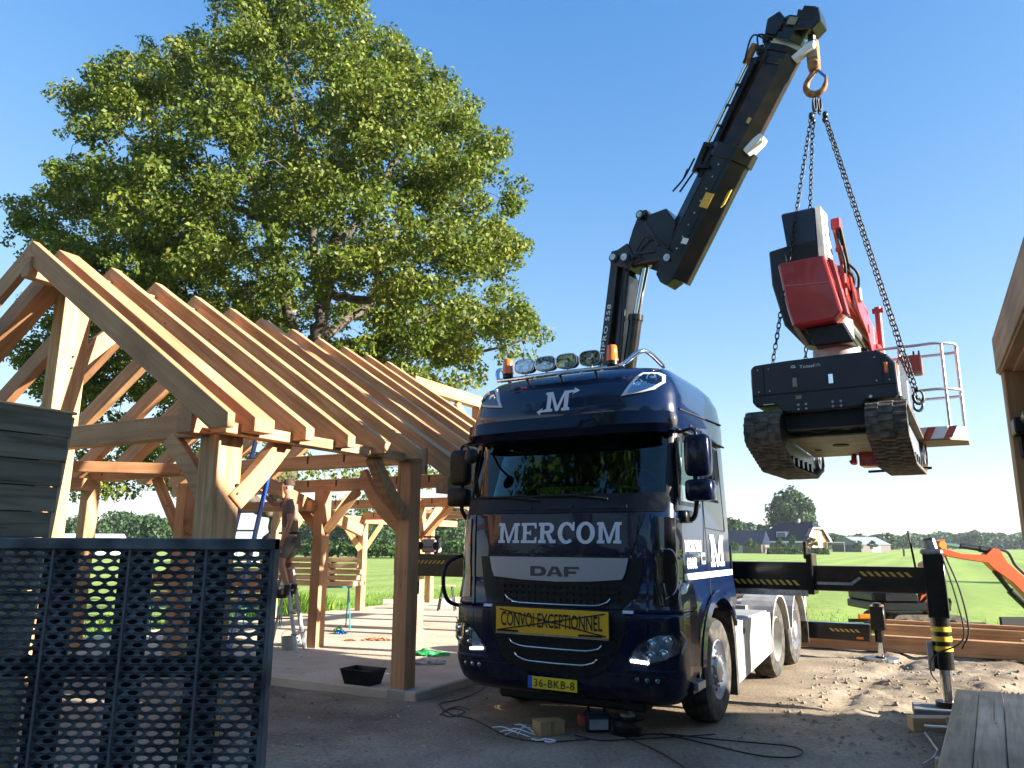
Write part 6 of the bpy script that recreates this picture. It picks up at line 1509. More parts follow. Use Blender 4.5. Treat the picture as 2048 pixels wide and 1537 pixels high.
        for i in range(m):
            j = (i+1) % m
            for k in range(8): F.append((i*8+k, i*8+(k+1) % 8, j*8+(k+1) % 8, j*8+k))
        b_.add(V, F); tr = b_.build('track', TRK, L)
        # frame inside the belt
        fo = mb(); fo.prism([(y0+.2, 2.78), (y1-.15, 2.72), (y1-.1, 2.98), (y0+.25, 3.10)], (x0+.06, 0, 0), (0, 1, 0), (0, 0, 1), 0, x1-x0-.12)
        fo.build('track_frame', mat('track_frame_grey', (.20, .22, .25), .4, metal=.4), tr, bevel=.01)
        for i in range(5): MB(off=O).cyl((x0+.02, y0+.5+.26*i, 2.70), (x1-.02, y0+.5+.26*i, 2.70), .055, n=14).build('road_wheel', BLK, tr, smooth=35)
        MB(off=O).cyl((x0+.02, y0+.04, 2.97), (x1-.02, y0+.04, 2.97), .17, n=20).build('idler_wheel', BLK, tr, smooth=35)
        MB(off=O).cyl((x0+.02, y1-.02, 2.86), (x1-.02, y1-.02, 2.86), .125, n=20).cyl((x0+.01, y1-.02, 2.86), (x1-.01, y1-.02, 2.86), .06, n=12).build('drive_sprocket', STL, tr, smooth=35)
    track(1); track(-1)
    # outrigger stub (red) seen below at the back
    part(mb().box(.10, .50, .95, 1.25, 2.70, 2.92).cyl((.06, 1.1, 2.8), (.0, 1.1, 2.8), .07, n=12), 'rear_bracket', RED, L, bevel=.015)
    part(mb().tube([(.05, 1.1, 2.80), (-.02, 1.1, 2.76)], .03, 8).beam((.15, 1.3, 2.66), (.85, 1.35, 2.68), .03, .03), 'tow_bar', BLK, L)
    # right flank (visible side): grey cover, black boxes
    part(mb().prism([(-.55, 3.25), (1.0, 3.2), (1.0, 3.66), (-.3, 3.7), (-.52, 3.6)], (.715, 0, 0), (0, 1, 0), (0, 0, 1), 0, .035), 'flank_cover', PLB, L, bevel=.015)
    part(mb().box(.70, .76, .3, .95, 3.25, 3.6), 'flank_hatch', mat('blue_grey_hatch', (.12, .17, .24), .3, coat=.4), L, bevel=.02)
    # turntable
    part(mb().cyl((.02, .35, 3.72), (.02, .35, 3.80), .46, n=32), 'slew_plate', RED, L, smooth=35, bevel=.01)
    part(mb().prism([(-.50, -.2), (.45, -.28), (.5, .9), (-.5, .9)], (0, 0, 3.76), (1, 0, 0), (0, 1, 0), 0, .03), 'deck_plate', RED, L)
    part(mb().cyl((.06, .2, 3.78), (.06, .2, 4.0), .26, n=28).cyl((.10, .25, 4.0), (.10, .25, 4.35), .16, n=24), 'turret', GRYD, L, smooth=35)
    part(mb().cyl((-.30, .0, 3.80), (-.30, .12, 3.80), .075, n=16).box(-.34, -.05, -.02, .12, 3.76, 3.88), 'slew_motor', BLK, L, smooth=35)
    # rear counterweight shells: tall curved black shell on the left
    sh = [(-.56, 5.25), (-.55, 4.82), (-.44, 4.30), (-.26, 4.06), (-.06, 3.98), (.16, 4.02), (.16, 5.0), (-.2, 5.3)]
    part(mb().prism(sh, (0, .10, 0), (1, 0, 0), (0, 0, 1), -.16, .22), 'counterweight_shell', PLB, L, bevel=.02, seg=2)
    part(mb().beam((-.345, -.13, 5.20), (-.33, -.14, 4.98), .05, .03), 'pale_strut', PLT, L); part(mb().beam((-.28, -.30, 4.20), (-.20, -.12, 4.02), .04, .03), 'pale_strut', PLT, L)
    # upper black box
    bxm = mb()
    A = [(-.37, -.22, 5.66), (.02, -.22, 5.66), (.02, -.22, 5.02), (-.31, -.22, 5.0)]
    Bq = [(-.34, .12, 5.66), (.10, .12, 5.64), (.14, .12, 5.0), (-.28, .12, 5.0)]
    bxm.add(A+Bq, [(0, 1, 2, 3), (7, 6, 5, 4), (0, 4, 5, 1), (1, 5, 6, 2), (2, 6, 7, 3), (3, 7, 4, 0)]); part(bxm, 'upper_box', mat('box_dark_blue', (.010, .016, .035), .3, coat=.3), L, bevel=.02)
    part(mb().add([(.02, -.225, 5.66), (.075, -.20, 5.66), (.085, -.20, 5.0), (.02, -.225, 5.0), (.10, .1, 5.66), (.13, .1, 5.0)], [(0, 1, 2, 3), (1, 4, 5, 2)]), 'box_edge', GRYD, L)
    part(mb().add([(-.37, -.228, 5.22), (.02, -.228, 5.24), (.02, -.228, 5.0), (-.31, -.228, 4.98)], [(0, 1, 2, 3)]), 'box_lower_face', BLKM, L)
    # red moulded cover
    rc = [(-.42, 4.99), (.10, 5.00), (.24, 4.30), (.15, 4.22), (-.30, 4.20), (-.35, 4.42)]
    part(mb().prism(rc, (0, -.32, 0), (1, 0, 0), (0, 0, 1), -.22, .04), 'red_cover', RED, L, bevel=.03, seg=2)
    part(mb().beam((-.36, -.365, 4.70), (.12, -.365, 4.66), .006, .012), 'cover_crease', mat('red_worn', (.55, .16, .12), .5), L)
    part(mb().prism([(.13, 4.98), (.19, 4.92), (.30, 4.26), (.24, 4.28)], (0, -.30, 0), (1, 0, 0), (0, 0, 1), -.1, .02), 'red_cover_edge', RED, L, bevel=.01)
    part(mb().prism([(-.22, 4.22), (.22, 4.22), (.32, 3.98), (-.12, 3.98)], (0, -.10, 0), (1, 0, 0), (0, 0, 1), -.25, .1), 'turret_guard', BLK, L, bevel=.02)
    # booms running back over the chassis
    part(mb().beam((.16, .0, 4.72), (.20, 2.2, 4.55), .20, .30), 'lower_boom', RED, L, bevel=.015)
    part(mb().prism([(-.15, 4.78), (.55, 4.70), (2.1, 4.62), (2.2, 4.2), (1.8, 4.30), (1.55, 4.10), (1.1, 4.38), (.4, 4.5)], (.30, 0, 0), (0, 1, 0), (0, 0, 1), 0, .02), 'boom_side_plate', RED, L, bevel=.004)
    part(mb().cyl((.322, 1.2, 4.47), (.328, 1.2, 4.47), .06, n=14), 'plate_hole', BLKM, L)
    part(mb().beam((.16, .2, 4.96), (.2, 1.9, 4.82), .12, .16), 'upper_boom', RED, L, bevel=.01)
    part(mb().cyl((.12, .15, 4.42), (.24, 1.8, 4.32), .06, n=14), 'boom_cylinder', STL, L, smooth=35)
    part(mb().cyl((.24, 1.2, 4.20), (.30, 1.7, 4.05), .045, n=12), 'small_cylinder', BLK, L, smooth=35)
    part(mb().cyl((.22, .10, 5.45), (.26, .35, 4.9), .038, n=12), 'knuckle_cylinder', BLK, L, smooth=35)
    part(mb().box(.13, .24, .10, .24, 5.46, 5.60).cyl((.16, .1, 5.2), (.24, .1, 5.2), .04, n=10).beam((.17, .14, 5.5), (.22, .3, 4.9), .05, .07), 'knuckle', RED, L, bevel=.012)
    for k, pts in enumerate((((.20, .05, 5.3), (.26, .0, 5.0), (.24, .1, 4.75)), ((.26, .2, 5.05), (.36, .25, 4.9), (.33, .4, 4.72)), ((.24, .1, 4.95), (.33, .1, 4.8), (.25, .25, 4.62)), ((.1, .3, 4.4), (.22, .8, 4.28), (.26, 1.5, 4.2)))):
        part(mb().tube(bez(pts, 8), .016, 7), 'hydraulic_hose', CABL, L, smooth=True)
    part(mb().ball((.27, .28, 4.85), .09, 10, (.7, 1, 1.3)), 'hose_bundle', BLKM, L)
    part(mb().box(.28, .36, .35, .5, 4.62, 4.78), 'valve_block', GRYD, L, bevel=.01)
    # standing red stabiliser legs folded upright
    for x, y, z0, z1, r in ((.22, 1.62, 3.75, 4.35, .045), (.34, 2.30, 3.75, 5.05, .045), (.30, 1.9, 3.75, 4.1, .055)):
        part(mb().cyl((x, y, z0), (x, y, z1), r, n=14).cyl((x-.07, y, z1-.05), (x+.07, y, z1-.05), .04, n=10), 'stabiliser', RED if r < .05 else BLK, L, smooth=35)
    # basket behind, on the right
    G = mat('basket_galvanised', (.50, .50, .50), .38, metal=.7)
    bx0, bx1, by0, by1 = .50, 1.25, 1.35, 2.05; z0 = 3.02
    toe = mb().prism([(bx0, by0), (bx1-.18, by0), (bx1, by0+.2), (bx1, by1), (bx0, by1)], (0, 0, z0), (1, 0, 0), (0, 1, 0), 0, .16)
    t = part(toe, 'basket_tray', WHT, L, bevel=.008)
    part(mb().prism([(bx0-.01, by0-.01), (bx1-.17, by0-.01), (bx1+.01, by0+.2), (bx1+.01, by1), (bx0, by1)], (0, 0, z0-.012), (1, 0, 0), (0, 1, 0), 0, .02), 'tray_floor', mat('brown_tray', (.16, .09, .05), .6), L)
    for k in range(3):
        x = bx0+.05+k*.23; MB(off=(O[0], O[1], O[2])).add([(x, by0-.004, z0+.01), (x+.09, by0-.004, z0+.01), (x+.16, by0-.004, z0+.155), (x+.07, by0-.004, z0+.155)], [(0, 1, 2, 3)]).build('tray_stripe', RED, t).location = (0, 0, 0)
    MB(off=O).add([(bx1+.004, by0+.3, z0+.01), (bx1+.004, by0+.42, z0+.01), (bx1+.004, by0+.34, z0+.155), (bx1+.004, by0+.24, z0+.155)], [(0, 1, 2, 3)]).build('tray_stripe', RED, t)
    def rail(z, gap=True, r=.019):
        pts = [(bx0-.15, by0+.02, z), (bx0+.35, by0+.02, z), (bx1-.22, by0+.02, z), (bx1-.06, by0+.12, z), (bx1-.01, by0+.26, z), (bx1-.01, by1-.1, z), (bx1-.1, by1, z), (bx0-.1, by1, z)]
        part(mb().tube(bez(pts, 5), r, 8), 'basket_rail', G, L, smooth=True)
    rail(4.22); rail(3.64)
    for x, y in ((bx0+.12, by0+.02), (bx1-.16, by0+.05), (bx1-.01, by0+.35), (bx1-.02, by1-.1), (bx0+.1, by1)):
        part(mb().cyl((x, y, z0+.16), (x, y, 4.22), .019, n=10), 'basket_post', G, L, smooth=35)
    part(mb().box(.60, .86, 1.34, 1.55, 3.86, 4.10), 'control_box', mat('control_box_red', (.28, .06, .04), .5), L, bevel=.015)
    part(mb().box(.60, .86, 1.32, 1.36, 3.84, 3.88), 'control_tray', PLT, L)
    for x in (.68, .78, .84): part(mb().cyl((x, 1.42, 4.1), (x, 1.42, 4.16), .012, n=8), 'joystick', BLK, L)
    part(mb().box(.40, .62, 1.35, 1.5, 3.2, 3.6), 'basket_mount', BLK, L, bevel=.01)
    part(mb().beam((.30, 1.9, 4.4), (.50, 1.8, 3.7), .1, .12), 'basket_arm', RED, L, bevel=.01)
    return L
lift()

# chain sling
def sling():
    top = Vector((3.75, 8.43, 7.24)); S_ = empty('chain_sling', 'four legged black lifting chain hanging from the crane hook', 'chain', top, 0)
    D_ = MAT_CH = mat('chain_steel', (.035, .038, .045), .4, metal=.7)
    lm = MB().tube([(.021*math.copysign(abs(math.cos(a))**.8, math.cos(a)), 0, .040*math.copysign(abs(math.sin(a))**.7, math.sin(a))) for a in [2*math.pi*k/12 for k in range(12)]], .0075, 5, closed=True).mesh('link')
    lm.materials.append(D_); lm.polygons.foreach_set('use_smooth', [True]*len(lm.polygons))
    def lw(x, y, z): return LC+Vector((math.cos(LYAW), -math.sin(LYAW), 0))*x+Vector((math.sin(LYAW), math.cos(LYAW), 0))*y+Vector((0, 0, z))-top
    ends = [(lw(-.53, -.45, 3.76), (-.03, .0, -.06), 'fixed'), (lw(-.45, .75, 3.45), (-.02, .05, -.06), 'fixed'), (lw(.86, -.05, 3.40), (.03, .0, -.06), 'hook'), (lw(.80, .75, 3.45), (.045, .06, -.06), 'hook')]
    for e, s0, kind in ends:
        s = Vector(s0); up = s+(e-s).normalized()*.30
        m = MB(); 
        m.tube([s+Vector((.018*math.cos(a), 0, -.10+.10*math.sin(a))) for a in [2*math.pi*k/14 for k in range(14)]], .011, 6, closed=True)
        m.ball(up-(up-s)*.1, .035, 8, (1, 1, 1.5))
        d = (e-s).normalized()
        if kind == 'hook':
            c = e+d*.06; MB().tube([c+Vector((.055*math.cos(a), 0, .075*math.sin(a)-.02)) for a in [R(120-320*k/14) for k in range(15)]], [.012]*6+[.018]*9, 7).ball(e, .03, 8).build('chain_hook', D_, S_, smooth=True)
        ch = m.build('chain', D_, S_, smooth=True)
        L = (e-up).length; pitch = .063; n = int(L/pitch)
        q = Vector((0, 0, 1)).rotation_difference(d).to_matrix().to_4x4()
        for i in range(n):
            o = bpy.data.objects.new('link', lm); COL.objects.link(o); o.parent = ch
            mt = Matrix.Translation(up+(e-up)*((i+.5)/n)) @ q @ Matrix.Rotation(R(90 if i % 2 else 0)+.15*math.sin(i), 4, 'Z'); o.matrix_local = mt
sling()

# ============================================================ EXCAVATOR
def excavator():
    c = unproj(1790, 1235, 17.0); E_ = empty('mini_excavator', 'orange mini excavator standing on the meadow edge behind the outrigger', 'excavator', (c.x, 17.0, -.05), 0)
    cx = c.x; z0 = -.05
    def P(px, py, d=0): v = unproj(px, py, 17.0+d); return (v.x-cx, d, v.z-z0)
    def b(px0, px1, pyt, pyb, d0, d1):
        a = P(px0, pyb); q = P(px1, pyt); return MB().box(a[0], q[0], d0, d1, a[2], q[2])
    for s, y0, y1 in ((1, -.7, -.4), (-1, .4, .7)):
        out = []; x0, x1 = -.2, .95
        for i in range(9): a = R(90+180*i/8); out.append((x0+.2*math.cos(a), .2+.2*math.sin(a)))
        for i in range(9): a = R(-90+180*i/8); out.append((x1+.2*math.cos(a), .2+.2*math.sin(a)))
        part(MB().prism(out, (0, y1, 0), (1, 0, 0), (0, 0, 1), 0, y1-y0), 'crawler_track', TRK, E_)
        for k in range(4): part(MB().cyl((x0+.05+k*.33, y0-.01, .2), (x0+.05+k*.33, y1+.01, .2), .11, n=12), 'roller', BLK, E_)
    part(MB().box(-.1, .9, -.45, .45, .15, .4), 'undercarriage', BLK, E_)
    part(MB().box(1.0, 1.9, -.1, -.02, .12, .2).box(1.9, 2.45, -.62, -.54, .0, .36), 'dozer_blade', BLKM, E_, bevel=.01)
    part(MB().prism([(-.75, -.65), (-.55, -.75), (.85, -.7), (.9, .7), (-.6, .75), (-.75, .6)], (0, 0, .48), (1, 0, 0), (0, 1, 0), 0, .16), 'turntable_deck', BLK, E_, bevel=.02)
    part(MB().prism([(-.72, -.6), (-.5, -.72), (.2, -.7), (.2, .7), (-.5, .72), (-.72, .6)], (0, 0, .64), (1, 0, 0), (0, 1, 0), 0, .20), 'engine_cover', BLK, E_, bevel=.04)
    part(MB().prism([(-.70, .82), (-.65, 1.05), (.3, 1.02), (.62, 1.0), (.8, .82)], (0, .6, 0), (1, 0, 0), (0, 0, 1), 0, 1.2), 'hood', mat('excavator_grey', (.32, .36, .42), .3, coat=.4), E_, bevel=.03)
    for x, z in ((-.42, .93), (-.72, .56), (-.98, .05+.32)): part(MB().box(x-.14, x+.14, -.78, -.70, z-.05, z+.05), 'orange_panel', AMB, E_, bevel=.02)
    part(MB().box(-1.3, -.1, -.72, -.66, .25, .32), 'dark_bar', BLK, E_)
    part(MB().tube(bez([(.3, -.5, .6), (.5, -.6, .8), (.7, -.5, .6), (.9, -.6, .7), (.8, -.5, .3)], 6), .035, 6), 'hose_loop', CABL, E_, smooth=True)
    for x in (-.5, .7):
        part(MB().cyl((x, .55, .9), (x, .55, 1.25), .025, n=8), 'roll_bar', BLK, E_)
    # boom: rises behind the outrigger leg then reaches to the right, arm folded down
    part(MB().beam(P(1842, 1222), P(1868, 1120), .16, .26), 'boom_foot', ORG, E_, bevel=.02)
    def flat(name, pts, w, m, d=0):
        part(MB().prism([(P(a, b2)[0], P(a, b2)[2]) for a, b2 in pts], (0, d+w/2, 0), (1, 0, 0), (0, 0, 1), 0, w), name, m, E_, bevel=.012)
    flat('boom', [(1868, 1082), (1884, 1079), (1888, 1098), (1920, 1108), (1966, 1110), (1980, 1096), (1995, 1100), (2010, 1125), (2060, 1168), (2060, 1205), (2020, 1165), (1985, 1140), (1970, 1126), (1930, 1120), (1888, 1112), (1872, 1104)], .20, ORG)
    flat('boom_base', [(1840, 1128), (1858, 1118), (1885, 1112), (1880, 1128), (1862, 1150), (1842, 1152)], .24, ORG)
    part(MB().cyl(P(1878, 1090)[:1]+(-.16,)+P(1878, 1090)[2:], P(1878, 1090)[:1]+(.16,)+P(1878, 1090)[2:], .085, n=14), 'work_light', mat('yellow_lamp', (.45, .22, .03), .4), E_)
    part(MB().cyl(P(1920, 1092), P(1958, 1098), .055, n=10).cyl(P(1958, 1098), P(1980, 1102), .07, n=10), 'arm_cylinder', BLK, E_)
    part(MB().cyl(P(1890, 1088), P(1922, 1092), .025, n=8), 'cylinder_rod', CHR, E_)
    part(MB().cyl(P(1988, 1142), P(2025, 1188), .05, n=10).cyl(P(2020, 1182), P(2055, 1215), .08, n=10), 'boom_cylinder', BLK, E_)
    part(MB().tube(bez([P(1990, 1098), P(2015, 1105), P(2030, 1130), P(2050, 1150)], 6), .03, 6), 'hydraulic_hose', CABL, E_)
    part(MB().box(P(1935, 0)[0], P(1966, 0)[0], -.125, -.10, P(0, 1120)[2]+.01, P(0, 1112)[2]), 'name_strip', BLKM, E_)
    x0_, x1_ = P(1938, 0)[0], P(1964, 0)[0]; zc = (P(0, 1120)[2]+P(0, 1112)[2])/2+.005
    lettering('strip_lettering', 'DOOSAN', WHT, E_, lambda u, v, o: ((x0_+x1_)/2+u, -.127-o, zc+v), x1_-x0_, .045, .02, spacing=1.1)
excavator()

# ============================================================ TIMBER LYING ABOUT
def lumber():
    """three squared beams lying towards the camera, bottom right"""
    LY = .555; d = Vector((math.sin(LY), math.cos(LY), 0)); BLl = Vector((math.cos(LY), -math.sin(LY), 0)); h = .35
    far = [unproj_g for unproj_g in ()]
    def gp(px, py, z): a = unproj(px, py, 1.0)-Vector((0, 0, EYE)); t = (z-EYE)/a.z; return Vector((a.x*t, a.y*t, z))
    labs = ['leftmost beam of the lumber stack at the bottom right corner', 'middle beam of the lumber stack, knotty and grey, bottom right', 'beam right of the middle one in the lumber stack at the right edge', 'rightmost beam of the lumber stack, cut by the right edge']
    xs = [1911, 1957, 2004, 2052]
    for i in range(4):
        a = gp(xs[i], [1378, 1380, 1384, 1387][i], h); w = .205
        o = MB().box(-2.4, 2.4, -w/2+.006, w/2-.006, -.17, 0).build('lumber_beam', WOODG if i else WOODB, bevel=.008)
        c = a-d*2.4+BLl*(w/2)
        o.matrix_world = Matrix.Translation(c+Vector((0, 0, -.004*i))) @ Matrix.Rotation(R(90)-LY, 4, 'Z')
        tag(o, labs[i], 'beam', 'stacked lumber at the lower right')
    a = gp(1911, 1378, h)
    for k, y in enumerate((.5, 2.2, 4.0)):
        c = a-d*y+BLl*.42; o = MB().box(-.5, .5, -.05, .05, 0, .172).build('bearer', WOODG, bevel=.005); o.matrix_world = Matrix.Translation(c+Vector((0, 0, -h))) @ Matrix.Rotation(-LY, 4, 'Z')
        tag(o, ['bearer block under the far end of the lumber stack', 'bearer block under the middle of the lumber stack', 'bearer block under the near end of the lumber stack'][k], 'bearer')
lumber()
def ground_beam(label, p0, p1, w, h, z=0., m=WOOD, name='ground_beam', group=None):
    p0 = Vector(p0); p1 = Vector(p1); L = (p1-p0).length; a = math.atan2(p1.y-p0.y, p1.x-p0.x)
    o = MB().box(-L/2, L/2, -w/2, w/2, z, z+h).build(name, m, bevel=.008); o.matrix_world = Matrix.Translation((p0+p1)/2) @ Matrix.Rotation(a, 4, 'Z'); tag(o, label, 'beam', group); return o
ground_beam('long orange beam on the sand running to the right edge', (4.6, 14.3, 0), (8.6, 12.0, 0), .2, .26, z=.02, group='beams on the sand behind the truck')
ground_beam('shorter beam lying behind the long orange beam', (6.6, 14.2, 0), (8.95, 12.9, 0), .18, .24, z=.14, group='beams on the sand behind the truck')
ground_beam('thin plank on top of the rear beam near the outrigger', (6.8, 14.3, 0), (8.7, 13.1, 0), .12, .06, z=.385, group='beams on the sand behind the truck')
o = ground_beam('low block end beside the leg with a notch in it', (8.4, 13.1, 0), (9.2, 12.75, 0), .3, .22, z=.04, m=WOODB)
ground_beam('dark sleeper lying flat by the edge of the grass', (7.9, 12.7, 0), (10.5, 11.6, 0), .25, .06, z=.0, m=WOODG)

# trestles with a pile of planks behind the man
def trestle(name, label, x, y, rz, h=.82, w=.8):
    t = empty(name, label, 'trestle', (x, y, .1), rz, 'teal trestles under the planks')
    part(MB().box(-w/2, w/2, -.025, .025, h-.04, h), 'top_bar', TEAL, t, bevel=.004)
    for sx in (-1, 1):
        for sy in (-1, 1): part(MB().tube([(sx*w*.42, 0, h-.03), (sx*w*.42+sx*.02, sy*.30, .0)], .013, 6), 'leg', TEAL, t)
        part(MB().tube([(sx*w*.42, -.2, .28), (sx*w*.42, .2, .28)], .009, 5), 'brace', TEAL, t)
    return t
trestle('trestle', 'teal steel trestle just right of the middle post under the planks', -3.55, 15.5, .35)
trestle('trestle', 'teal steel trestle behind the man under the planks', -5.0, 15.9, .35)
labs = ['bottom plank of the pile on the trestles', 'second plank from the bottom on the trestles', 'middle plank of the pile on the trestles', 'fourth plank from the bottom on the trestles', 'top plank of the pile on the trestles', 'rear plank on the same pile by the trestles']
for i in range(6):
    z = .925+(i % 5)*.115; yy = .0 if i < 5 else .25
    ground_beam(labs[i], (-6.0+.03*i, 16.0+yy, 0), (-3.05+.05*(i % 3), 15.35+yy, 0), .2, .085, z=z, m=WOODB, name='plank', group='planks piled on the trestles')
    if i < 4: ground_beam(['spacer lath above the lowest plank', 'spacer lath above the second plank', 'spacer lath above the third plank', 'spacer lath above the fourth plank'][i], (-3.6, 15.34, 0), (-3.52, 15.66, 0), .05, .028, z=z+.086, m=WOODG, name='lath')

# blue ladder leaning on the frame
def ladder():
    a = Vector((-4.08, 11.0, .1)); b = Vector((-3.82, 11.7, 3.3)); L = (b-a).length; e = empty('blue_ladder', 'tall blue fibreglass ladder leaning against the timber frame', 'ladder', a, 0)
    sd = Vector((.97, -.25, 0)).normalized()*.18; v = b-a; nrm = v.cross(sd).normalized()
    for s in (-1, 1): part(MB().beam(sd*s, v+sd*s, .03, .08, up=tuple(nrm)), 'rail', BLUL, e)
    for k in range(int(L/.28)):
        t = (k+.7)*.28/L
        if t < 1: part(MB().cyl(v*t-sd, v*t+sd, .014, n=8), 'rung', ALU, e)
ladder()
def step_ladder():
    c = Vector((-3.56, 12.50, .1)); e = empty('step_ladder', 'grey aluminium step ladder carrying the man in shorts', 'step ladder', c, 0)
    H = 1.32; 
    for s in (-1, 1):
        part(MB().beam((s*.05-.04+.02, -.12*s*0-.0, H), (.27, -.26+s*.0+(s+1)*.24, 0), .03, .06), 'front_rail', ALU, e)
        part(MB().beam((-.04, (s)*.16, H), (-.28, s*.24, 0), .025, .04), 'rear_rail', ALU, e)
    for k in range(4):
        t = k/4+.06; z = H*(1-t)
        part(MB().box(-.02+.28*t-.05, -.02+.28*t+.05, -.18-.07*t, .18+.07*t, z-.0, z+.025), 'tread', ALU, e)
    part(MB().box(-.12, .10, -.2, .2, H-.01, H+.02), 'top_cap', mat('red_cap', (.4, .05, .05), .5), e)
    [part(MB().beam((-.2, y, .5), (.15, y, .5), .02, .02), 'stay', ALU, e) for y in (-.2, .2)]
step_ladder()
def low_steps():
    c = Vector((-1.62, 19.9, .1)); e = empty('folding_steps', 'small folding steps standing open near the left mirror of the truck', 'step stool', c, 0)
    for sx in (-1, 1):
        for sy in (-1, 1): part(MB().beam((sx*.12, sy*.03, .58), (sx*.21+.0, sy*.2, 0), .03, .05), 'leg', BLK, e)
    part(MB().box(-.2, .2, -.12, .12, .58, .61), 'top_tread', WOODG, e)
    part(MB().box(-.16, .16, -.18, -.06, .30, .325), 'tread', ALU, e)
low_steps()

# site radio on the outrigger
p = tw(-3.42, 2.7, 1.60); r = empty('site_radio', 'grey site radio with roll cage standing on the left outrigger beam', 'radio', p, -TYAW)
part(MB().box(-.13, .13, -.09, .09, .02, .22), 'body', mat('radio_grey', (.33, .33, .32), .5), r, bevel=.02)
for x in (-1, 1):
    part(MB().tube(bez([(x*.14, -.12, .01), (x*.19, -.12, .05), (x*.19, -.12, .20), (x*.14, -.12, .25)], 5), .018, 6), 'cage_bar', BLK, r, smooth=True)
    part(MB().cyl((x*.15, -.10, .12), (x*.15, -.06, .12), .06, n=14), 'speaker', BLKM, r)
part(MB().tube([(-.15, 0, .25), (.15, 0, .25)], .014, 6), 'handle', BLK, r); part(MB().tube([(.06, 0, .22), (.12, 0, .42)], .004, 4), 'aerial', BLK, r)
for k in range(4): part(MB().cyl((-.06+.04*k, -.095, .10), (-.06+.04*k, -.088, .10), .012, n=8), 'knob', BLKM, r)
p = tw(-3.98, 2.7, 1.60); o = MB().box(-.05, .05, -.05, .05, 0, .10).cyl((0, 0, .1), (0, 0, .28), .03, n=10).cyl((-.04, 0, .1), (-.04, 0, .22), .015, n=8).build('grease_pump', BLK, bevel=.005); o.location = p; tag(o, 'small black pump standing beside the radio on the outrigger beam', 'pump')

# tub, box, straps, tools, cables
def gpt(px, py, z=0): a = unproj(px, py, 1.0)-Vector((0, 0, EYE)); t = (z-EYE)/a.z; return Vector((a.x*t, a.y*t, z))
def tub():
    c = gpt(725, 1368, .1); e = empty('mortar_tub', 'black plastic mortar tub standing on the concrete floor edge', 'tub', c, -.5)
    h = .17; w0, w1, d0, d1 = .19, .23, .11, .15; b = MB()
    o = [(-w0, -d0, 0), (w0, -d0, 0), (w0, d0, 0), (-w0, d0, 0), (-w1, -d1, h), (w1, -d1, h), (w1, d1, h), (-w1, d1, h)]; i_ = [(x*.95, y*.93, z+.012) for x, y, z in o]
    b.add(o+i_, [(0, 3, 2, 1), (0, 1, 5, 4), (1, 2, 6, 5), (2, 3, 7, 6), (3, 0, 4, 7), (8, 9, 10, 11), (8, 12, 13, 9), (9, 13, 14, 10), (10, 14, 15, 11), (11, 15, 12, 8)])
    part(b, 'shell', BLK, e)
    part(MB().tube([(-w1, -d1, h), (w1, -d1, h), (w1, d1, h), (-w1, d1, h)], .010, 6, closed=True), 'rim', BLK, e)
tub()
c = gpt(1097, 1468); e = empty('cardboard_box', 'small brown cardboard box on the ground in front of the truck', 'box', c, .45)
part(MB().box(-.13, .13, -.085, .085, 0, .125), 'carton', CARD, e, bevel=.004)
part(MB().box(-.02, .02, -.087, .087, 0, .1268), 'tape_strip', mat('kraft_tape', (.35, .20, .08), .4), e)
part(MB().add([(-.13, -.086, .126), (0, -.086, .127), (0, .086, .127), (-.13, .086, .132)], [(0, 1, 2, 3)]), 'flap', CARD, e)
def strands():
    g = np.random.default_rng(4); b = MB()
    for (x0, y0), (x1, y1) in (((985, 1455), (1040, 1468)), ((1010, 1470), (1065, 1458)), ((1020, 1460), (1070, 1470)), ((1030, 1450), (1068, 1465)), ((1000, 1464), (1060, 1474)), ((1035, 1470), (1060, 1452))):
        a = gpt(x0, y0, .02); q = gpt(x1, y1, .03); m = (a+q)/2+Vector((g.normal()*.03, g.normal()*.04, .03)); P = bez([a, m, q], 6); b.tube(P, .006, 4)
    P = [gpt(1063+25*t+3*math.sin(t*9), 1478+3*math.sin(t*3.1), .02) for t in np.linspace(0, 1, 8)]+[gpt(1110-20*t, 1482+3*math.sin(t*3), .02) for t in np.linspace(0, 1, 6)]
    b.tube(bez(P, 3), .008, 5)
    o = b.build('strapping_offcuts', CORD, smooth=True); tag(o, 'white plastic strapping offcuts tangled beside the cardboard box', 'strapping', kind='stuff')
strands()
c = gpt(1190, 1462); e = empty('tool_case', 'dark blue battery tool case with red end on the ground under the bumper', 'tool', c, .1)
part(MB().box(-.10, .14, -.09, .09, 0, .17), 'body', mat('tool_navy', (.012, .02, .05), .5), e, bevel=.02)
part(MB().box(-.16, -.10, -.07, .07, .05, .15), 'red_end', mat('tool_red', (.35, .05, .03), .5), e, bevel=.01)
part(MB().tube(bez([(-.06, 0, .16), (-.05, 0, .24), (.08, 0, .24), (.10, 0, .16)], 5), .014, 6), 'handle', BLK, e)
part(MB().box(-.07, .11, -.095, -.09, .03, .12), 'label_plate', GRYD, e)
c = gpt(1256, 1466); e = empty('cable_reel', 'black cable reel lying flat behind the tool case', 'cable reel', c, 0)
part(MB().lathe([(.17, 0), (.17, .015), (.06, .015)], (0, 0, 0), (0, 0, 1), 28), 'lower_flange', BLK, e)
part(MB().lathe([(.165, .13), (.17, .145), (.02, .15)], (0, 0, 0), (0, 0, 1), 28), 'upper_flange', BLK, e, smooth=30)
part(MB().lathe([(.13, .015), (.14, .07), (.13, .13)], (0, 0, 0), (0, 0, 1), 24), 'wound_cable', CABL, e)
part(MB().cyl((0, 0, .15), (0, 0, .175), .07, n=20), 'hub', GRYD, e); part(MB().cyl((.03, 0, .175), (.03, 0, .21), .02, n=8), 'plug', mat('plug_blue', (.3, .45, .6), .5), e)
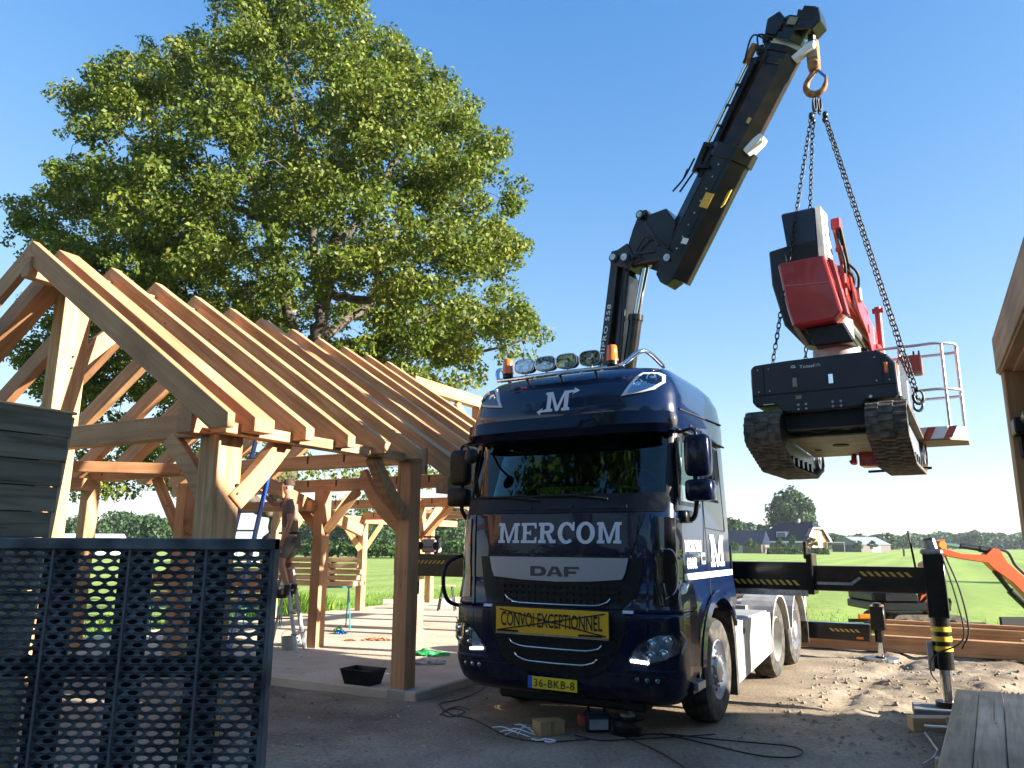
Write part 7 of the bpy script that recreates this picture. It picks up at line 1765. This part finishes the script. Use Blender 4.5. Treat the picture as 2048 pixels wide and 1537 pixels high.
def cable(label, pts, r=.007, name='power_cable'):
    P = bez([gpt(x, y, .012) for x, y in pts], 8)
    P = [Vector((p.x, p.y, max(.008, float(tyards(np.array([p.x]), np.array([p.y]))[0])+.01))) for p in P]
    o = MB().tube(P, r, 6).build(name, CABL, smooth=True); tag(o, label, 'cable', 'black cables on the yard')
cable('black cable snaking right from the reel to a long loop', [(1240, 1470), (1330, 1468), (1430, 1478), (1520, 1486), (1580, 1492), (1606, 1502), (1590, 1513), (1540, 1513), (1480, 1503), (1400, 1484), (1320, 1466)])
cable('thin black cable running left from under the bumper past the post', [(1180, 1478), (1080, 1483), (1010, 1470), (950, 1440), (900, 1428), (880, 1408), (920, 1398), (960, 1380), (1000, 1350)], .006)
cable('black cable curving toward the camera from the reel', [(1250, 1474), (1290, 1490), (1330, 1510), (1370, 1536), (1400, 1560)], .006)
cable('black cable behind the cardboard box', [(1150, 1470), (1200, 1480), (1260, 1478), (1340, 1474), (1430, 1468)], .006)
cable('tangle of dark cable beside the foot of the near post', [(880, 1430), (905, 1418), (930, 1424), (900, 1434), (885, 1424), (915, 1414), (940, 1420)], .005)
# props on the slab
def rumple(name, label, cat, px, py, w, d, h, m, seed, z=.1):
    g = np.random.default_rng(seed); c = gpt(px, py, z); n = 16; b = MB(); V = []
    for j in range(n):
        for i in range(n):
            u, v = i/(n-1)*2-1, j/(n-1)*2-1; e = max(0, 1-(u*u+v*v)*.8); V.append((u*w*(1+.05*g.normal()), v*d+.02*g.normal(), .006+h*e*float(vnoise(np.array([u*3.1+seed*9]), np.array([v*3.1]))[0])*1.3+.006*g.normal()))
    b.add(V, [(j*n+i, j*n+i+1, (j+1)*n+i+1, (j+1)*n+i) for j in range(n-1) for i in range(n-1) if (i-7.5)**2+(j-7.5)**2 < 64+g.normal()*8])
    o = b.build(name, m, smooth=True); o.location = c; tag(o, label, cat)
rumple('green_net', 'crumpled green netting on the slab beside the truck bumper', 'netting', 862, 1310, .28, .22, .09, GRN, 1)
rumple('rope_bundle', 'small green and blue rope bundle lying under the planks', 'rope', 681, 1268, .13, .10, .08, BLUT, 2)
rumple('rope_bundle', 'bright green piece of rope on the blue bundle', 'rope', 676, 1264, .10, .07, .10, mat('lime', (.2, .5, .05), .5), 3)
rumple('sheet_scrap', 'torn orange paper scraps in the middle of the slab', 'scrap', 755, 1281, .28, .10, .035, ORSC, 5)
rumple('sheet_scrap', 'small orange paper scrap left of the larger torn one', 'scrap', 700, 1282, .10, .06, .03, ORSC, 6)
rumple('tarpaulin', 'pale crumpled sheet with dark edge lying behind the near post', 'sheet', 845, 1326, .33, .22, .03, GRYD, 7)
rumple('bag', 'small pale bag near the foot of the step ladder', 'bag', 590, 1288, .13, .12, .12, mat('pale_green_bag', (.35, .45, .38), .6), 9)
c = gpt(575, 1300, .1); e = empty('paint_bucket', 'small pale bucket at the foot of the step ladder', 'bucket', c, 0)
part(MB().lathe([(.09, 0), (.11, .2), (.10, .2), (.085, .02), (.001, .02)], (0, 0, 0), (0, 0, 1), 20), 'shell', GRY, e); part(MB().tube([(.11*math.cos(a), 0, .2+.1*math.sin(a)) for a in np.linspace(0, math.pi, 9)], .004, 4), 'handle', STL, e)
c = gpt(1778, 1305, 0)
# steel plate, foot pad, bent bar by the lumber
p = tw(3.12, 2.85, 0); o = MB().box(-.26, .26, -.22, .22, 0, .09).build('outrigger_pad', mat('pad_grey', (.16, .16, .17), .7), bevel=.01); o.location = p; o.rotation_euler.z = -TYAW+.1; tag(o, 'thick grey pad under the right outrigger foot', 'pad')
p = gpt(1868, 1462, 0); o = MB().box(-.22, .22, -.07, .07, 0, .13).build('timber_offcut', WOODB, bevel=.006); o.location = p; o.rotation_euler.z = -.05; tag(o, 'short squared offcut lying just left of the lumber stack', 'offcut')
o = MB().tube([gpt(1850, 1466, .03), gpt(1876, 1502, .05), gpt(1868, 1515, .02), gpt(1845, 1530, .02)], .010, 6).build('bent_bar', ALU); tag(o, 'thin bent metal bar leaning beside the lumber stack', 'bar')
o = MB().beam(gpt(1850, 1452, .15), gpt(1905, 1455, .15), .05, .012).build('pale_lath', WHT); tag(o, 'short pale lath lying across the offcut', 'lath')
# concrete kerb pieces along the far slab edge
for k, (px, py) in enumerate(((790, 1208), (905, 1212))):
    o = MB().box(-.35, .35, -.09, .09, 0, .12).build('kerb_stone', CONC, bevel=.01); o.location = gpt(px, py, .1); o.rotation_euler.z = .2; tag(o, ['loose grey block on the far slab edge left of the near post', 'loose concrete kerb beside the folding steps'][k], 'kerb stone')
# orange stack seen through the mesh ramp
for k in range(5):
    o = ground_beam(['lowest orange batten of the pile behind the mesh ramp', 'second orange batten behind the mesh ramp', 'third orange batten behind the mesh ramp', 'fourth orange batten behind the mesh ramp', 'top orange batten behind the mesh ramp'][k], (-6.1, 13.4, 0), (-4.1, 12.9, 0), .16, .08, z=.75+k*.10, m=ORSC, name='batten', group='orange battens behind the mesh ramp')
e = trestle('trestle', 'teal trestle under the orange battens behind the mesh ramp', -4.5, 13.0, .3, .64); e = trestle('trestle', 'rear teal trestle under the orange battens at the left', -5.7, 13.3, .3, .64)

# ============================================================ THE MAN
def skin_body(name, joints, bones, rad, root, m, parent, sub=2):
    me = bpy.data.meshes.new(name); me.from_pydata([Vector(j) for j in joints], bones, []); o = bpy.data.objects.new(name, me); COL.objects.link(o)
    sk = o.modifiers.new('skin', 'SKIN'); sk.use_smooth_shade = True
    for i, r in enumerate(rad):
        v = me.skin_vertices[0].data[i]; v.radius = r if isinstance(r, tuple) else (r, r); v.use_root = (i == root)
    s = o.modifiers.new('sub', 'SUBSURF'); s.levels = sub; s.render_levels = sub
    bpy.context.view_layer.update()
    m2 = bpy.data.meshes.new_from_object(o.evaluated_get(bpy.context.evaluated_depsgraph_get())); bpy.data.objects.remove(o)
    m2.materials.clear(); m2.materials.append(m); return link(name, m2, parent, smooth=True)
def man():
    # facing left (towards -x) and a little away; feet on the ladder treads, right arm raised to the beam
    base = Vector((-3.54, 12.35, .1+.84)); P = empty('person', 'man in brown t-shirt and grey work shorts standing on the step ladder reaching up', 'person', base, .15)
    J = [(0, 0, .93), (0, 0, 1.08), (-.02, 0, 1.28), (-.03, 0, 1.45), (-.05, 0, 1.54), (-.07, 0, 1.60),      # pelvis..neck
         (-.03, -.10, .90), (-.10, -.11, .52), (.04, -.11, .10), (-.05, -.11, .04), (-.15, -.11, .03),          # near leg (towards camera)
         (.02, .10, .90), (-.02, .11, .50), (.10, .11, .10), (.02, .11, .04), (-.06, .11, .03),                  # far leg
         (-.03, -.18, 1.42), (.03, -.24, 1.14), (-.06, -.20, .90), (-.09, -.18, .82),                              # near arm hanging
         (-.06, .17, 1.43), (-.32, .20, 1.42), (-.50, .14, 1.62), (-.55, .12, 1.70)]                                # far arm raised forward
    E_ = [(0, 1), (1, 2), (2, 3), (3, 4), (4, 5), (0, 6), (6, 7), (7, 8), (8, 9), (9, 10), (0, 11), (11, 12), (12, 13), (13, 14), (14, 15), (3, 16), (16, 17), (17, 18), (18, 19), (3, 20), (20, 21), (21, 22), (22, 23)]
    rad = [(.15, .12), (.135, .11), (.15, .12), (.13, .11), (.06, .06), (.055, .055), .095, .062, .042, .045, .035, .095, .062, .042, .045, .035, .055, .044, .030, .03, .055, .044, .030, .03]
    skin_body('body', J, E_, rad, 0, SKIN, P)
    # head
    b = MB().ball((-.09, 0, 1.69), .1, 18, (1.0, .80, 1.22)); hd = part(b, 'head', SKIN, P, smooth=True)
    part(MB().ball((-.185, 0, 1.675), .02, 8, (1, .7, 1.2)), 'nose', SKIN, hd, smooth=True)
    for s in (-1, 1):
        part(MB().ball((-.07, s*.083, 1.685), .024, 8, (.7, .4, 1.2)), 'ear', SKIN, hd, smooth=True)
        part(MB().ball((-.175, s*.032, 1.71), .011, 8), 'eye', BLKM, hd)
    part(MB().box(-.178, -.172, -.025, .025, 1.628, 1.636), 'mouth', mat('lip', (.3, .1, .08), .6), hd)
    hr = MB().ball((-.065, 0, 1.735), .102, 18, (.98, .84, .98)); hr.f = [f for f in hr.f if sum(hr.v[i][2] for i in f)/len(f) > 1.712]; hr.m = hr.m[:len(hr.f)]
    part(hr, 'hair', mat('short_hair', (.06, .035, .02), .8), P, smooth=True)
    # clothes follow the body
    skin_body('shirt', [(0, 0, .90), (0, 0, 1.05), (-.02, 0, 1.26), (-.03, 0, 1.43), (-.04, 0, 1.50), (-.03, -.17, 1.42), (.015, -.225, 1.24), (-.05, .17, 1.42), (-.22, .20, 1.42)], [(0, 1), (1, 2), (2, 3), (3, 4), (3, 5), (5, 6), (3, 7), (7, 8)],
              [(.165, .135), (.155, .13), (.175, .14), (.15, .125), (.075, .08), .082, .070, .082, .070], 2, SHIRT, P)
    skin_body('shorts', [(0, 0, .96), (0, 0, .86), (-.03, -.10, .82), (-.085, -.11, .56), (.02, .10, .82), (-.015, .11, .56)], [(0, 1), (1, 2), (2, 3), (1, 4), (4, 5)], [(.16, .135), (.16, .14), .12, .098, .12, .098], 0, SHORT, P)
    part(MB().tube([(.165*math.cos(a), .14*math.sin(a), .965) for a in [2*math.pi*k/24 for k in range(24)]], .018, 6, closed=True), 'belt', BLKM, P)
    part(MB().box(.10, .20, -.17, -.10, .72, .92), 'tool_pouch', SHORT, P, bevel=.02)
    for (x, y) in ((-.06, -.11), (.01, .11)):
        part(MB().box(x-.15, x+.08, y-.05, y+.05, -.03, .02).ball((x-.06, y, .04), .075, 12, (1.5, .7, .8)).cyl((x+.07, y, .02), (x+.09, y, .17), .055, .058, n=12), 'boot', BOOT, P, smooth=40)
        part(MB().cyl((x+.085, y, .15), (x+.09, y, .20), .056, n=12), 'sock', GRYD, P, smooth=40)
    # hands: palm and five fingers
    def hand(c, d, up, curl):
        c = Vector(c); d = Vector(d).normalized(); up = Vector(up).normalized(); s = d.cross(up)
        b = MB().beam(c-d*.01, c+d*.085, .075, .028, up=tuple(up))
        for i, l in enumerate((.068, .078, .072, .056)):
            o = c+d*.085+s*(.028-.019*i); b.tube([o, o+d*l*.45-up*curl*.010, o+d*l*.8-up*curl*.03, o+d*l*.95-up*curl*.055], [.0095, .009, .008, .006], 6)
        o = c+d*.02+s*.038; b.tube([o, o+s*.025+d*.025, o+s*.032+d*.05-up*.01], [.012, .010, .008], 6)
        part(b, 'hand', SKIN, P, smooth=True, bevel=0)
    hand((-.09, -.18, .82), (-.15, 0, -1), (-.2, 1, 0), 1.); hand((-.545, .12, 1.70), (-.35, -.05, .8), (.8, 0, .35), 1.2)
man()
